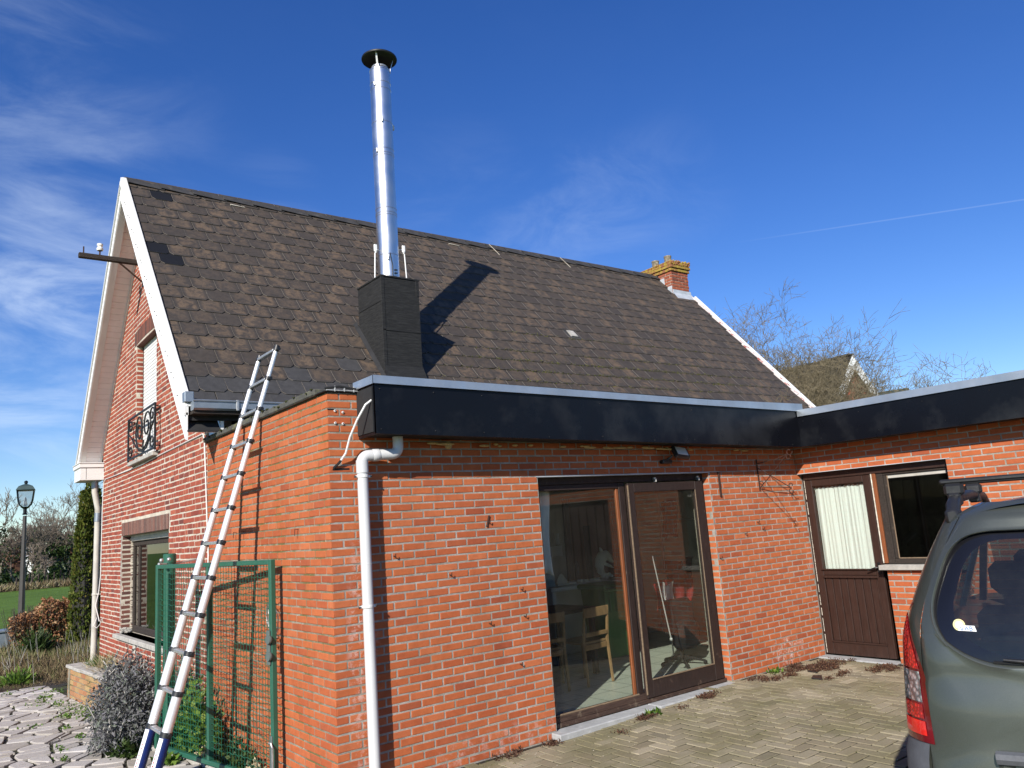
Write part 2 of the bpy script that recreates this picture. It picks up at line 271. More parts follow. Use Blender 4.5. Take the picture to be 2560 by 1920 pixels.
def field():
    s=NT('field_grass'); v=s.pos(); a=s.noise(v,.35,5,.6); b=s.noise(v,6,6,.75,stretch=(1,3,1)); c=s.mix(s.mr(a,.35,.65),(.080,.140,.020),(.115,.195,.030)); c=s.mix(s.mr(b,.4,.7,0,.65),c,(.055,.105,.016)); c=s.mix(s.mr(s.noise(v,.9,4),.6,.75,0,.35),c,(.13,.17,.045))
    s.set('Base Color',c); s.set('Roughness',.9); s.b.inputs['Specular IOR Level'].default_value=.15; s.bump(b,.8,.06)
field()
def bitumen():
    s=NT('bitumen'); v=s.pos(); r=s.noise(v,2,4); w=s.noise(v,60,3,.6,stretch=(.12,.12,1.4)); g=s.noise(v,300,2,.6)
    c=s.mix(s.mr(w,.42,.62),(.005,.005,.005),(.017,.017,.016)); c=s.mix(s.mr(s.noise(v,5,6,.7),.55,.75,0,.5),c,(.032,.031,.029)); s.set('Base Color',c); s.set('Roughness',.8); s.bump(s.math('ADD',s.math('MULTIPLY',w,1.5),g),.6,.006)
bitumen()
def flaky():
    s=NT('flaking_verge'); v=s.pos(); f=s.noise(v,9,6,.7); c=s.mix(s.mr(f,.38,.46),(.36,.085,.060),(.66,.60,.57)); s.set('Base Color',c); s.set('Roughness',.8); s.bump(f,.5,.01)
flaky()
simple('tile_dark',(.022,.020,.018),.7,0,var=.4,scale=3,bump=.3); simple('tile_green',(.045,.075,.075),.6,0,var=.3,scale=3)
simple('insulation_foam',(.50,.36,.16),.85,0,var=.3,scale=30,bump=.6)
simple('pot_stone',(.20,.17,.12),.9,0,var=.5,scale=16,bump=.6,grime=((.44,.40,.30),18,.52,.8))
def MT(n): return MATS[n]
# ---------------- mesh helpers ----------------
CHAM=[]
class MB:
    def __init__(s): s.v=[]; s.f=[]; s.m=[]; s.uv=None; s.r=[]
    def add(s,vs,fs,mi=0,rnd=None):
        o=len(s.v); s.v+= [tuple(v) for v in vs]; s.f+=[tuple(i+o for i in f) for f in fs]; s.m+=[mi]*len(fs); s.r+=[rnd if rnd is not None else 0.]*len(fs)
    def box(s,a,b,mi=0,rnd=None,mat=None):
        (x0,y0,z0),(x1,y1,z1)=a,b
        vs=[Vector(p) for p in ((x0,y0,z0),(x1,y0,z0),(x1,y1,z0),(x0,y1,z0),(x0,y0,z1),(x1,y0,z1),(x1,y1,z1),(x0,y1,z1))]
        if mat: vs=[mat@v for v in vs]
        s.add(vs,[(0,3,2,1),(4,5,6,7),(0,1,5,4),(1,2,6,5),(2,3,7,6),(3,0,4,7)],mi,rnd)
    def cbox(s,a,b,c=.005,mi=0,rnd=None,mat=None):
        a=[min(p,q) for p,q in zip(a,b)] if 0 else list(a); b=list(b)
        for i in range(3):
            if a[i]>b[i]: a[i],b[i]=b[i],a[i]
        c=min(c,.45*min(b[i]-a[i] for i in range(3)))
        vs=[]; idx={}
        for ix in (0,1):
            for iy in (0,1):
                for iz in (0,1):
                    p=[(a[0],b[0])[ix],(a[1],b[1])[iy],(a[2],b[2])[iz]]; sg=[1-2*ix,1-2*iy,1-2*iz]
                    for ax in range(3):
                        q=[p[k]+sg[k]*c*(0 if k==ax else 1) for k in range(3)]
                        idx[(ix,iy,iz,ax)]=len(vs); vs.append(Vector(q))
        F=[]
        for ax in range(3):
            o=[k for k in range(3) if k!=ax]
            for sd in (0,1):
                q=[]
                for u,v in ((0,0),(1,0),(1,1),(0,1)):
                    k=[0,0,0]; k[ax]=sd; k[o[0]]=u; k[o[1]]=v; q.append(idx[(k[0],k[1],k[2],ax)])
                if (sd==0)!=(ax==1): q=q[::-1]
                F.append(tuple(q))
        for ax in range(3):      # edges along ax
            o=[k for k in range(3) if k!=ax]
            for u in (0,1):
                for v in (0,1):
                    k0=[0,0,0];k0[o[0]]=u;k0[o[1]]=v; k1=list(k0); k1[ax]=1
                    q=[idx[(*k0,o[0])],idx[(*k1,o[0])],idx[(*k1,o[1])],idx[(*k0,o[1])]]
                    F.append(tuple(q))
        for ix in (0,1):
            for iy in (0,1):
                for iz in (0,1): F.append(tuple(idx[(ix,iy,iz,k)] for k in range(3)))
        cen=Vector([(a[k]+b[k])/2 for k in range(3)]); G=[]
        for f in F:
            p=[vs[i] for i in f]; n=(p[1]-p[0]).cross(p[2]-p[0]); cc=sum(p,Vector())/len(p)
            G.append(f if n.dot(cc-cen)>0 else f[::-1])
        if mat: vs=[mat@v for v in vs]
        s.add(vs,G,mi,rnd)
    def tube(s,pts,r,n=8,mi=0,cap=True,rnd=None):
        pts=[Vector(p) for p in pts]; rr=r if isinstance(r,(list,tuple)) else [r]*len(pts)
        vs=[];fs=[]; prev=None
        for i,p in enumerate(pts):
            d=(pts[min(i+1,len(pts)-1)]-pts[max(i-1,0)]).normalized()
            if prev is None: a=d.orthogonal().normalized()
            else: a=(prev-d*prev.dot(d)).normalized()
            prev=a; b=d.cross(a)
            for k in range(n):
                t=2*PI*k/n; vs.append(p+(a*math.cos(t)+b*math.sin(t))*rr[i])
        for i in range(len(pts)-1):
            for k in range(n): fs.append((i*n+k,i*n+(k+1)%n,(i+1)*n+(k+1)%n,(i+1)*n+k))
        if cap: fs.append(tuple(range(n))[::-1]); fs.append(tuple(range((len(pts)-1)*n,len(pts)*n)))
        s.add(vs,fs,mi,rnd)
    def lathe(s,c,prof,n=24,mi=0,closed=True,axis=None):
        vs=[];fs=[]; c=Vector(c)
        q=Vector((0,0,1)).rotation_difference(Vector(axis)) if axis else None
        for r,z in prof:
            for k in range(n):
                t=2*PI*k/n; v=Vector((r*math.cos(t),r*math.sin(t),z)); vs.append(c+(q@v if q else v))
        for i in range(len(prof)-1):
            for k in range(n): fs.append((i*n+k,i*n+(k+1)%n,(i+1)*n+(k+1)%n,(i+1)*n+k))
        if closed: fs.append(tuple(range(n))[::-1]); fs.append(tuple(range((len(prof)-1)*n,len(prof)*n)))
        s.add(vs,fs,mi)
    def prism(s,poly,f0,f1,mi=0,rnd=None):   # poly: 2D points, f0/f1 map (u,v)->3D for the two ends
        n=len(poly); vs=[f0(*p) for p in poly]+[f1(*p) for p in poly]
        fs=[tuple(range(n))[::-1],tuple(range(n,2*n))]+[(i,(i+1)%n,n+(i+1)%n,n+i) for i in range(n)]
        s.add(vs,fs,mi,rnd)
    def sph(s,c,r,n=10,mi=0,sc=(1,1,1)):
        prof=[(max(1e-4,math.sin(PI*i/n)),-math.cos(PI*i/n)) for i in range(n+1)]
        o=len(s.v); s.lathe((0,0,0),prof,n+4,mi,False)
        for i in range(o,len(s.v)): x,y,z=s.v[i]; s.v[i]=(c[0]+x*r*sc[0],c[1]+y*r*sc[1],c[2]+z*r*sc[2])
    def build(s,name,mats,parent=None,smooth=False,kind=None,origin=None,fix=True):
        me=bpy.data.meshes.new(name); o3=Vector(origin) if origin is not None else (worldloc(parent) if parent is not None else Vector((0,0,0)))
        me.from_pydata([(v[0]-o3.x,v[1]-o3.y,v[2]-o3.z) for v in s.v],[],s.f)
        if isinstance(mats,str): mats=[mats]
        for m in mats: me.materials.append(MT(m))
        me.polygons.foreach_set('material_index',s.m)
        if smooth: me.polygons.foreach_set('use_smooth',[True]*len(s.f))
        if any(s.r):
            a=me.attributes.new('rnd','FLOAT','FACE'); a.data.foreach_set('value',s.r)
        if fix:
            bm=bmesh.new(); bm.from_mesh(me); bmesh.ops.recalc_face_normals(bm,faces=bm.faces); bm.to_mesh(me); bm.free()
        me.update()
        ob=bpy.data.objects.new(name,me); COL.objects.link(ob)
        if parent is not None: ob.parent=parent
        if kind: ob['kind']=kind
        if smooth:
            try: me.set_sharp_from_angle(angle=R(38))
            except Exception: pass
        if parent is None and origin is not None: ob.location=o3
        return ob
def worldloc(o):
    v=Vector(o.location)
    while o.parent: o=o.parent; v+=Vector(o.location)
    return v
def thing(name,label,cat,loc,rz=0,group=None):
    o=bpy.data.objects.new(name,None); COL.objects.link(o); o.location=loc; o.rotation_euler=(0,0,rz); o['label']=label; o['category']=cat; o.empty_display_size=.1
    if group: o['group']=group
    return o
def tag(o,label,cat,group=None,kind=None):
    o['label']=label; o['category']=cat
    if group: o['group']=group
    if kind: o['kind']=kind
    return o
def struct(o,label=None):
    o['kind']='structure'
    if label: o['label']=label
    return o
def npmesh(name,V,F,mats,parent=None,rnd=None,origin=(0,0,0),smooth=False,kind=None,uv=None,mi=None):
    me=bpy.data.meshes.new(name); V=np.asarray(V,dtype=np.float64).reshape(-1,3)-np.array(origin); F=np.asarray(F,dtype=np.int32); k=F.shape[1]; n=len(F)
    me.vertices.add(len(V)); me.vertices.foreach_set('co',V.astype(np.float32).ravel())
    me.loops.add(n*k); me.loops.foreach_set('vertex_index',F.ravel()); me.polygons.add(n)
    me.polygons.foreach_set('loop_start',np.arange(n,dtype=np.int32)*k)
    try: me.polygons.foreach_set('loop_total',np.full(n,k,dtype=np.int32))
    except Exception: pass
    for m in ([mats] if isinstance(mats,str) else mats): me.materials.append(MT(m))
    if mi is not None: me.polygons.foreach_set('material_index',np.asarray(mi,dtype=np.int32))
    me.update(calc_edges=True)
    me.polygons.foreach_set('use_smooth',np.full(n,bool(smooth)))
    if rnd is not None:
        a=me.attributes.new('rnd','FLOAT','FACE'); a.data.foreach_set('value',np.asarray(rnd,dtype=np.float32))
    me.validate()
    o=bpy.data.objects.new(name,me); COL.objects.link(o)
    if parent is not None: o.parent=parent
    elif any(origin): o.location=origin
    if kind: o['kind']=kind
    return o
def leaves(name,P,N,size,mat,parent=None,origin=(0,0,0),aspect=.5,seed=0,kind=None,up=None,rndv=None,fold=.0):
    """rhombic leaf blades at points P, long axis N"""
    rg=np.random.default_rng(seed); n=len(P); P=np.asarray(P); N=np.asarray(N)/np.linalg.norm(N,axis=1,keepdims=True)
    q=rg.normal(size=(n,3)); B=np.cross(N,q); B/=np.linalg.norm(B,axis=1,keepdims=True)+1e-9
    size=np.asarray(size).reshape(-1,1)*np.ones((n,1)); T=np.cross(N,B)
    a=P; b=P+N*size*.45+B*size*aspect*.5+T*size*fold; c=P+N*size; d=P+N*size*.45-B*size*aspect*.5+T*size*fold
    V=np.stack([a,b,c,d],1).reshape(-1,3); F=np.arange(4*n).reshape(-1,4)
    r=rg.random(n) if rndv is None else rndv
    return npmesh(name,V,F,mat,parent,r,origin,kind=kind)
def segs(name,A,B,ra,rb,mat,parent=None,origin=(0,0,0),n=4,kind=None):
    A=np.asarray(A,float);B=np.asarray(B,float);ra=np.asarray(ra).reshape(-1,1);rb=np.asarray(rb).reshape(-1,1); D=B-A; D/=np.linalg.norm(D,axis=1,keepdims=True)+1e-9
    h=np.where(np.abs(D[:,2:3])<.9,np.array([[0,0,1.]]),np.array([[1.,0,0]])); U=np.cross(D,h); U/=np.linalg.norm(U,axis=1,keepdims=True); Wv=np.cross(D,U)
    ring=[]
    for k in range(n):
        t=2*PI*k/n; ring.append(U*math.cos(t)+Wv*math.sin(t))
    ring=np.stack(ring,1); V=np.concatenate([A[:,None]+ring*ra[:,None],(B+D*rb*.5)[:,None]+ring*rb[:,None]],1)
    m=len(A); F=[]
    base=np.arange(m)[:,None]*2*n
    for k in range(n): F.append(np.concatenate([base+k,base+(k+1)%n,base+n+(k+1)%n,base+n+k],1))
    return npmesh(name,V.reshape(-1,3),np.stack(F,1).reshape(-1,4),mat,parent,None,origin,smooth=True,kind=kind)
def px(p):
    d=Vector(p)-CAMP; z=d.dot(AF)
    if z<.1: return None
    return (1280+1966.8*d.dot(AR)/z, 960-1966.8*d.dot(AU)/z)
def pxarea(quad):
    q=[px(p) for p in quad]
    if any(a is None for a in q): return 0
    cxm=sum(a[0] for a in q)/len(q); cym=sum(a[1] for a in q)/len(q)
    if not(-10<cxm<2570 and -10<cym<1930): return 0
    return abs(sum(q[i][0]*q[(i+1)%len(q)][1]-q[(i+1)%len(q)][0]*q[i][1] for i in range(len(q))))/2
# ---------------- pieces laid in one plane ----------------
UNIT={}
def brick_unit(mat,var,b=.007):
    k=('b',mat,var); flatp=mat=='paver_brick'
    if k in UNIT: return UNIT[k]
    rg=random.Random(var*7+3); j=lambda a:rg.uniform(-a,a)
    # x: along, y: depth (front at 0, back at 1), z: up; unit size 1 x 1 x 1 centred in x,z ; bevel given for .19 x .05
    bx,bz,by=.018,.075,.10
    if flatp: bx,bz,by=.010,.020,.06
    fr=[(-.5+bx+j(.006),-0.0,-.5+bz+j(.02)),(.5-bx+j(.006),0,-.5+bz+j(.02)),(.5-bx+j(.006),0,.5-bz+j(.02)),(-.5+bx+j(.006),0,.5-bz+j(.02))]
    md=[(-.5+j(.004),by,-.5+j(.015)),(.5+j(.004),by,-.5+j(.015)),(.5+j(.004),by,.5+j(.015)),(-.5+j(.004),by,.5+j(.015))]
    bk=[(-.5,1,-.5),(.5,1,-.5),(.5,1,.5),(-.5,1,.5)]
    me=bpy.data.meshes.new('brick'); f=[(0,1,2,3)]+[(i,4+i,4+(i+1)%4,(i+1)%4)[::-1] for i in range(4)]+[(4+i,8+i,8+(i+1)%4,4+(i+1)%4)[::-1] for i in range(4)]
    f=[tuple(x[::-1]) if i else x for i,x in enumerate(f)]
    me.from_pydata(fr+md+bk,[],f); me.materials.append(MT(mat)); bm=bmesh.new(); bm.from_mesh(me); bmesh.ops.recalc_face_normals(bm,faces=bm.faces)
    fn=[x for x in bm.faces if all(v.co.y<.001 for v in x.verts)][0]
    if fn.normal.y>0: bmesh.ops.reverse_faces(bm,faces=bm.faces)
    bm.to_mesh(me); bm.free(); UNIT[k]=me; return me
def place_pieces(wall,items,units,limit,name,stuffname,matname,rg,budget):
    """items: (area, matrix4 world, unit index). largest become objects, the rest one stuff mesh"""
    items.sort(key=lambda t:-t[0]); n=min(limit,len(items)); base=worldloc(wall); Ti=Matrix.Translation(-base)
    for a,m,u in items[:n]:
        o=bpy.data.objects.new(name,units[u]); COL.objects.link(o); o.parent=wall; o.matrix_basis=Ti@m
    rest=items[n:]
    if rest:
        data=[]
        for u in units:
            co=np.array([v.co[:] for v in u.vertices]); fa=[p.vertices[:] for p in u.polygons]; data.append((co,np.array([f for f in fa if len(f)==4])))
        V=[];F=[];Rn=[];o=0
        for a,m,u in rest:
            co,fa=data[u]; Mx=np.array(m); V.append(co@Mx[:3,:3].T+Mx[:3,3]); F.append(fa+o); o+=len(co); Rn+= [rg.random()]*len(fa)
        npmesh(stuffname,np.concatenate(V),np.concatenate(F),matname,wall,Rn,tuple(base),kind='stuff')
def lay_bricks(wall,O,U,Nn,items,u0,u1,z0,z1,h,b,joint,mat,rg,openings=(),bond='stretcher',clip=None,depth=.02,shift=0,jit=1.0,proud=.0,phase=0):
    """adds brick pieces for a wall plane. O origin, U along, Nn outward"""
    u0-=joint/2-.001; O=Vector(O);U=Vector(U).normalized();Nn=Vector(Nn).normalized(); k0=math.ceil((z0-1e-6)/h); k=int(round(z0/h)); rows=int(round((z1-z0)/h))
    for i in range(rows):
        za=z0+i*h; zb=za+h; zc=(za+zb)/2
        if bond=='stretcher': w=[b]; off=(b/2 if (i+phase)%2 else 0)+shift
        elif bond=='header': w=[b/2]; off=(b/4 if i%2 else 0)
        else:
            t=(i+phase)%2; t2=rg.random()
            w=[b] if t==0 else [b/2]
            if t2<.12: w=[b,b/2]
            off=(b/4 if (i//2)%2 else 0)+(b/8 if t else 0)
        u=u0+joint/2-.001-b*2+(off%b); j=0
        while u<u1:
            ww=w[j%len(w)]; j+=1; a,c=max(u,u0),min(u+ww,u1); u+=ww
            if c-a<.03: continue
            spans=[(a,c)]
            for (oa,ob,oz0,oz1) in openings:
                if zc>oz0 and zc<oz1:
                    ns=[]
                    for (p,q) in spans:
                        if q<=oa or p>=ob: ns.append((p,q))
                        else:
                            if oa-p>.035: ns.append((p,oa+joint/2-.0005))
                            if q-ob>.035: ns.append((ob-joint/2+.0005,q))
                    spans=ns
            for (p,q) in spans:
                if clip and not clip((p+q)/2,zc): continue
                l=(q-p)-joint; cu=(p+q)/2; jz=rg.uniform(-1,1)*.0012*jit; jn=rg.random()*.0016*jit
                c3=O+U*cu+Vector((0,0,zc+jz))+Nn*(proud+jn)
                m=Matrix((U*l,-Nn*(depth+.004),Vector((0,0,h-joint)))).transposed().to_4x4(); m.translation=c3
                m=Matrix.Translation(c3)@Matrix.Rotation(rg.gauss(0,.004)*jit,4,Nn)@Matrix.Rotation(rg.gauss(0,.006)*jit,4,'Z')@Matrix.Translation(-c3)@m
                hw=U*(l/2); hz=Vector((0,0,(h-joint)/2)); items.append((pxarea([c3-hw-hz,c3+hw-hz,c3+hw+hz,c3-hw+hz]),m,rg.randrange(5)))
def wallback(mb,O,U,Nn,u0,u1,z0,z1,openings,thick,mi=0,revealmi=None):
    """solid backing with openings, front face on the plane"""
    O=Vector(O);U=Vector(U).normalized();Nn=Vector(Nn).normalized()
    us=sorted({u0,u1,*[x for o in openings for x in o[:2] if u0<x<u1]}); zs=sorted({z0,z1,*[x for o in openings for x in o[2:] if z0<x<z1]})
    g={}
    for i in range(len(us)-1):
        for j in range(len(zs)-1):
            uc=(us[i]+us[i+1])/2; zc=(zs[j]+zs[j+1])/2
            g[i,j]=not any(o[0]<uc<o[1] and o[2]<zc<o[3] for o in openings)
    P=lambda u,z,d:O+U*u+Vector((0,0,z))-Nn*d
    for (i,j),s_ in g.items():
        if not s_: continue
        a,b,c,d=us[i],us[i+1],zs[j],zs[j+1]
        mb.add([P(a,c,0),P(b,c,0),P(b,d,0),P(a,d,0)],[(0,1,2,3)],mi); mb.add([P(a,c,thick),P(b,c,thick),P(b,d,thick),P(a,d,thick)],[(3,2,1,0)],mi)
        for (ii,jj),e in (((i-1,j),((a,c),(a,d))),((i+1,j),((b,c),(b,d))),((i,j-1),((a,c),(b,c))),((i,j+1),((a,d),(b,d)))):
            if not g.get((ii,jj),False):
                p,q=e; mb.add([P(*p,0),P(*q,0),P(*q,thick),P(*p,thick)],[(0,1,2,3)],mi)
rg=random.Random(5)
H=.0625; B=.2019; W1=6.082; D1=2.022; D2=4.422; GZ=-.1
X3,Y3,Z3=Vector((1,0,0)),Vector((0,1,0)),Vector((0,0,1))
# ---------------- ground ----------------
def grid_plane(name,x0,x1,y0,y1,zf,mat,nx,ny,kind='structure',rough=0):
    mb=MB(); vs=[];fs=[]
    for j in range(ny+1):
        for i in range(nx+1):
            x=x0+(x1-x0)*i/nx; y=y0+(y1-y0)*j/ny; vs.append((x,y,zf(x,y)+rg.uniform(-rough,rough)))
    for j in range(ny):
        for i in range(nx): a=j*(nx+1)+i; fs.append((a,a+1,a+nx+2,a+nx+1))
    mb.add(vs,fs); o=mb.build(name,mat,smooth=True); o['kind']=kind; return o
g=MB(); g.add([(-900,-900,-.16),(900,-900,-.16),(900,900,-.16),(-900,900,-.16)],[(0,1,2,3)]); struct(g.build('ground','field_grass'))
def gz(x): t=max(0,min(1,(x-1.5)/3.)); return .065*t*t*(3-2*t)
drive=grid_plane('driveway',-.2,6.2,-14,.02,lambda x,y:gz(x)-.0055,'paver_joint',16,4)
e=MB(); e.box((-2.6,-14,-.15),(-.2,.5,-.03)); struct(e.build('forecourt','paver_joint'))
grid_plane('garden_bed',-1.0,.0,.5,7.7,lambda x,y:-.115,'soil',14,60,rough=.018)
grid_plane('verge_bed',-3.5,1.2,8.9,16.2,lambda x,y:-.12,'soil',30,40,rough=.03)
# herringbone pavers
items=[]; a=.105
def paver(cx_,cy_,lx,ly):
    hz=gz(cx_)+rg.uniform(-.0015,.002); U=X3 if lx>ly else Y3; V=Y3 if lx>ly else -X3; l=max(lx,ly)-.012; w=min(lx,ly)-.012
    m=Matrix((U*l,-Z3*.04,V*w)).transposed().to_4x4(); c=Vector((cx_,cy_,hz)); m.translation=c
    m=Matrix.Translation(c)@Matrix.Rotation(rg.gauss(0,.012),4,'Z')@Matrix.Rotation(rg.gauss(0,.005),4,'X')@Matrix.Rotation(rg.gauss(0,.005),4,'Y')@Matrix.Translation(-c)@m
    q=[c+X3*sx*lx/2+Y3*sy*ly/2 for sx,sy in ((-1,-1),(1,-1),(1,1),(-1,1))]; items.append((pxarea(q),m,rg.randrange(5)))
for mm in range(-140,140):
    for nn in range(-60,60):
        ox,oy=(mm+2*nn),(mm-2*nn)
        for (px0,py0,lx,ly) in ((0,0,2,1),(2,-1,1,2)):
            x=(ox+px0+lx/2)*a; y=(oy+py0+ly/2)*a-.05
            if -.1<x<6.02 and -6.6<y<-.03: paver(x,y,lx*a,ly*a)
place_pieces(drive,items,[brick_unit('paver_brick',i) for i in range(5)],300,'paver','pavers','paver_brick',rg,0)
# ---------------- annex ----------------
annex=thing('brick_annex','flat-roofed orange brick annex with brown sliding glass door and black fascia','annex',(0,0,0))
fw=MB(); wallback(fw,(0,.0022,0),X3,-Y3,.007,W1+.3,-.2,47*H,[(D1,D2,-.3,2.25)],.26); fwall=fw.build('wall','mortar_pale',annex)
items=[]
lay_bricks(fwall,(0,0,0),X3,-Y3,items,0,W1+.09,0,47*H,H,B,.0125,'orange_brick',rg,openings=[(D1,D2,0,2.25)],depth=.03,shift=B/2)
place_pieces(fwall,items,[brick_unit('orange_brick',i) for i in range(5)],170,'brick','bricks','orange_brick',rg,0)
# bricks on the jamb of the pier and left reveal
items=[]
lay_bricks(fwall,(D2,0,0),Y3,-X3,items,.002,.115,0,2.25,H,.23,.0125,'orange_brick',rg,depth=.03,shift=0)
lay_bricks(fwall,(D1,0,0),Y3,X3,items,.002,.115,0,2.25,H,.23,.0125,'orange_brick',rg,depth=.03,shift=0)
place_pieces(fwall,items,[brick_unit('orange_brick',i) for i in range(5)],30,'brick','bricks','orange_brick',rg,0)
lw=MB(); wallback(lw,(.003,0,0),Y3,-X3,.007,3.09,-.2,47*H,[],.25); lwall=lw.build('wall','mortar_moss',annex)
items=[]
lay_bricks(lwall,(0,0,0),Y3,-X3,items,0,3.09,-2*H,47*H,H,.2,.0125,'orange_brick',rg,depth=.03,shift=0,phase=0)
place_pieces(lwall,items,[brick_unit('orange_brick',i) for i in range(5)],100,'brick','bricks','orange_brick',rg,0)
# patch strip of grey mortar under the roof edge left of the fascia is moss mortar; lintel line above the glass door
mb=MB(); mb.box((D1-.02,-.003,2.243),(D2+.02,.10,2.251)); mb.build('lintel_angle','lead',annex)
mb=MB(); mb.box((0.05,.02,47*H),(W1+.25,3.1,47*H+.03)); mb.box((0.25,-.26,2.6),(5.8,.0,2.95)); mb.build('flat_roof','roof_felt',annex)
mb=MB(); mb.cbox((-.035,.16,47*H+.002),(.20,3.12,47*H+.058),.01)
for i in range(60):
    y=rg.uniform(.2,3.05); mb.sph((rg.uniform(-.045,.02),y,47*H+rg.uniform(.03,.062)),rg.uniform(.006,.018),5,1,(1,1.5,.6))
mb.build('coping',['coping_mossy','moss'],annex,smooth=False)
mb=MB(); mb.cbox((-.03,-.02,47*H+.004),(.30,.16,47*H+.012),.003); mb.tube([(-.02,-.015,47*H+.03),(.10,-.02,47*H+.048),(.26,-.02,47*H+.03)],.010,6)
for x in (.055,.135,.215): mb.cbox((x,-.026,47*H+.006),(x+.010,-.012,47*H+.05),.002,1)
mb.cbox((-.01,-.024,47*H+.012),(.27,-.012,47*H+.02),.002,1); mb.build('roof_edge_strip',['roof_felt','bluestone'],annex)
# fascia
fy=-.295; fxl=.258
mb=MB(); P=lambda x,z,y=fy:(x,y,z)
def slab(mb,a0,a1,b0,b1,th,mi=0):   # vertical panel from a(bottom,top) to b(bottom,top), thickness vector th
    q=[Vector(v) for v in (a0,b0,b1,a1)]; t=Vector(th); vs=q+[v+t for v in q]; mb.add(vs,[(0,1,2,3),(7,6,5,4),(0,4,5,1),(1,5,6,2),(2,6,7,3),(3,7,4,0)],mi)
slab(mb,(fxl,fy,2.582),(fxl,fy,2.975),(5.80,fy,2.563-.07),(5.80,fy,2.93),(0,.02,0)); fb=mb.build('fascia_board','black_sheet',annex)
mb=MB(); slab(mb,(fxl,fy+.001,2.582),(fxl,fy+.001,2.975),(fxl,.0-.001,2.576),(fxl,-.001,2.97),(.02,0,0)); fe=mb.build('fascia_board','black_sheet',annex); 
mb=MB(); mb.add([(fxl+.01,fy+.01,2.59),(5.8,fy+.01,2.503),(5.8,-.008,2.503),(fxl+.01,-.008,2.59)],[(0,1,2,3)]); mb.build('soffit','roof_felt',annex)
mb=MB()
slab(mb,(fxl-.02,fy-.022,2.965),(fxl-.02,fy-.022,3.028),(4.15,fy-.022,2.927),(4.15,fy-.022,2.990),(0,.012,0)); slab(mb,(4.153,fy-.022,2.927),(4.153,fy-.022,2.990),(5.895,fy-.022,2.912),(5.895,fy-.022,2.975+.03),(0,.012,0))
slab(mb,(fxl-.02,fy-.020,2.965),(fxl-.02,fy-.020,3.028),(fxl-.02,.03,2.965),(fxl-.02,.03,3.028),(.012,0,0))
mb.add([(fxl-.018,fy-.018,3.027),(5.9,fy-.018,2.99),(5.9,-.05,2.985),(fxl-.018,.03,3.02)],[(0,1,2,3)]); mb.build('metal_trim','zinc',annex)
mb=MB()
for i,x in enumerate((.30,.78,1.25,1.95,2.6,3.3,3.9,4.6,5.2,5.62)):
    for z in ((2.93,2.62) if i%2==0 or i<3 else (2.60,)): mb.sph((x,fy-.002,z-.0145*x),.0055,5)
for y in (-.23,-.04):
    for z in (2.93,2.64): mb.sph((fxl-.002,y,z),.0055,5)
mb.build('screws','iron_black',annex,kind='stuff')
mb=MB()
for i in range(26):
    x=.9+rg.random()*4.6; l=rg.uniform(.02,.16); mb.sph((x,-.03-rg.random()*.05,2.545-.0135*x+rg.uniform(-.004,.012)),.02,6,0,(l/.02*.6,1.0,.55))
mb.sph((1.02,-.05,2.535),.03,6,0,(3.2,1,.4)); mb.sph((1.05,-.05,2.525),.03,6,0,(1.2,.8,1.1)); mb.build('foam_filling','insulation_foam',annex,kind='stuff')
# sliding door
def bars(lst,mat,parent,name,c=.004,label=None):
    mb=MB()
    for l in lst: mb.cbox(l[0],l[1],c)
    o=mb.build(name,mat,parent)
    if label: o['label']=label
    return o
fr=bars([((D1+.002,.085,2.175),(D2-.002,.16,2.243)),((D1+.002,.085,.10),(D1+.065,.16,2.174)),((D2-.05,.085,.10),(D2-.002,.16,2.174)),((3.135,.098,.14),(3.215,.165,2.174)),((D1+.066,.10,2.12),(3.134,.15,2.174))],'old_wood_dark',annex,'door_frame')
bars([((D1+.0,.062,.058),(D2-.0,.17,.098)),((D1+.03,.07,.098),(3.25,.155,.150))],'sill_wood',fr,'threshold')
bars([((D1+.07,.072,.150),(3.13,.085,.166))],'bare_wood',fr,'glazing_bead')
bars([((D1+.066,.112,.15),(D1+.10,.142,2.12)),((3.10,.112,.15),(3.134,.142,2.12))],'orange_wood',fr,'inner_bead_reflection')  # orange colour stands in for an orange-brown reflection inside the mullion
mb=MB(); mb.box((D1+.06,.122,.14),(3.14,.128,2.13)); mb.build('glass_pane','window_glass',fr)
sl=bars([((3.216,.050,.105),(3.30,.096,2.16)),((4.235,.050,.105),(4.365,.096,2.16)),((3.301,.052,2.07),(4.234,.094,2.16)),((3.301,.052,.105),(4.234,.094,.262))],'old_wood_dark',annex,'sliding_panel')
bars([((3.301,.044,.262),(4.234,.052,.276)),((4.223,.044,.276),(4.234,.052,2.07)),((3.20,.040,.14),(3.216,.052,2.14))],'bare_wood',sl,'glazing_bead',.002)
mb=MB(); mb.box((3.295,.070,.255),(4.24,.076,2.075)); mb.build('glass_pane','window_glass',sl)
mb=MB()
for x in (3.62,4.30): mb.cbox((x,.055,2.178),(x+.03,.084,2.215),.004); mb.cbox((x,.035,2.165),(x+.012,.07,2.2),.003)
mb.build('roller_bracket','galvanised',sl)
mb=MB(); mb.cbox((1.96,-.115,.0),(3.2,.062,.058),.008); mb.cbox((3.203,-.115,.01),(4.50,.062,.060),.008); mb.build('door_sill','bluestone',annex)
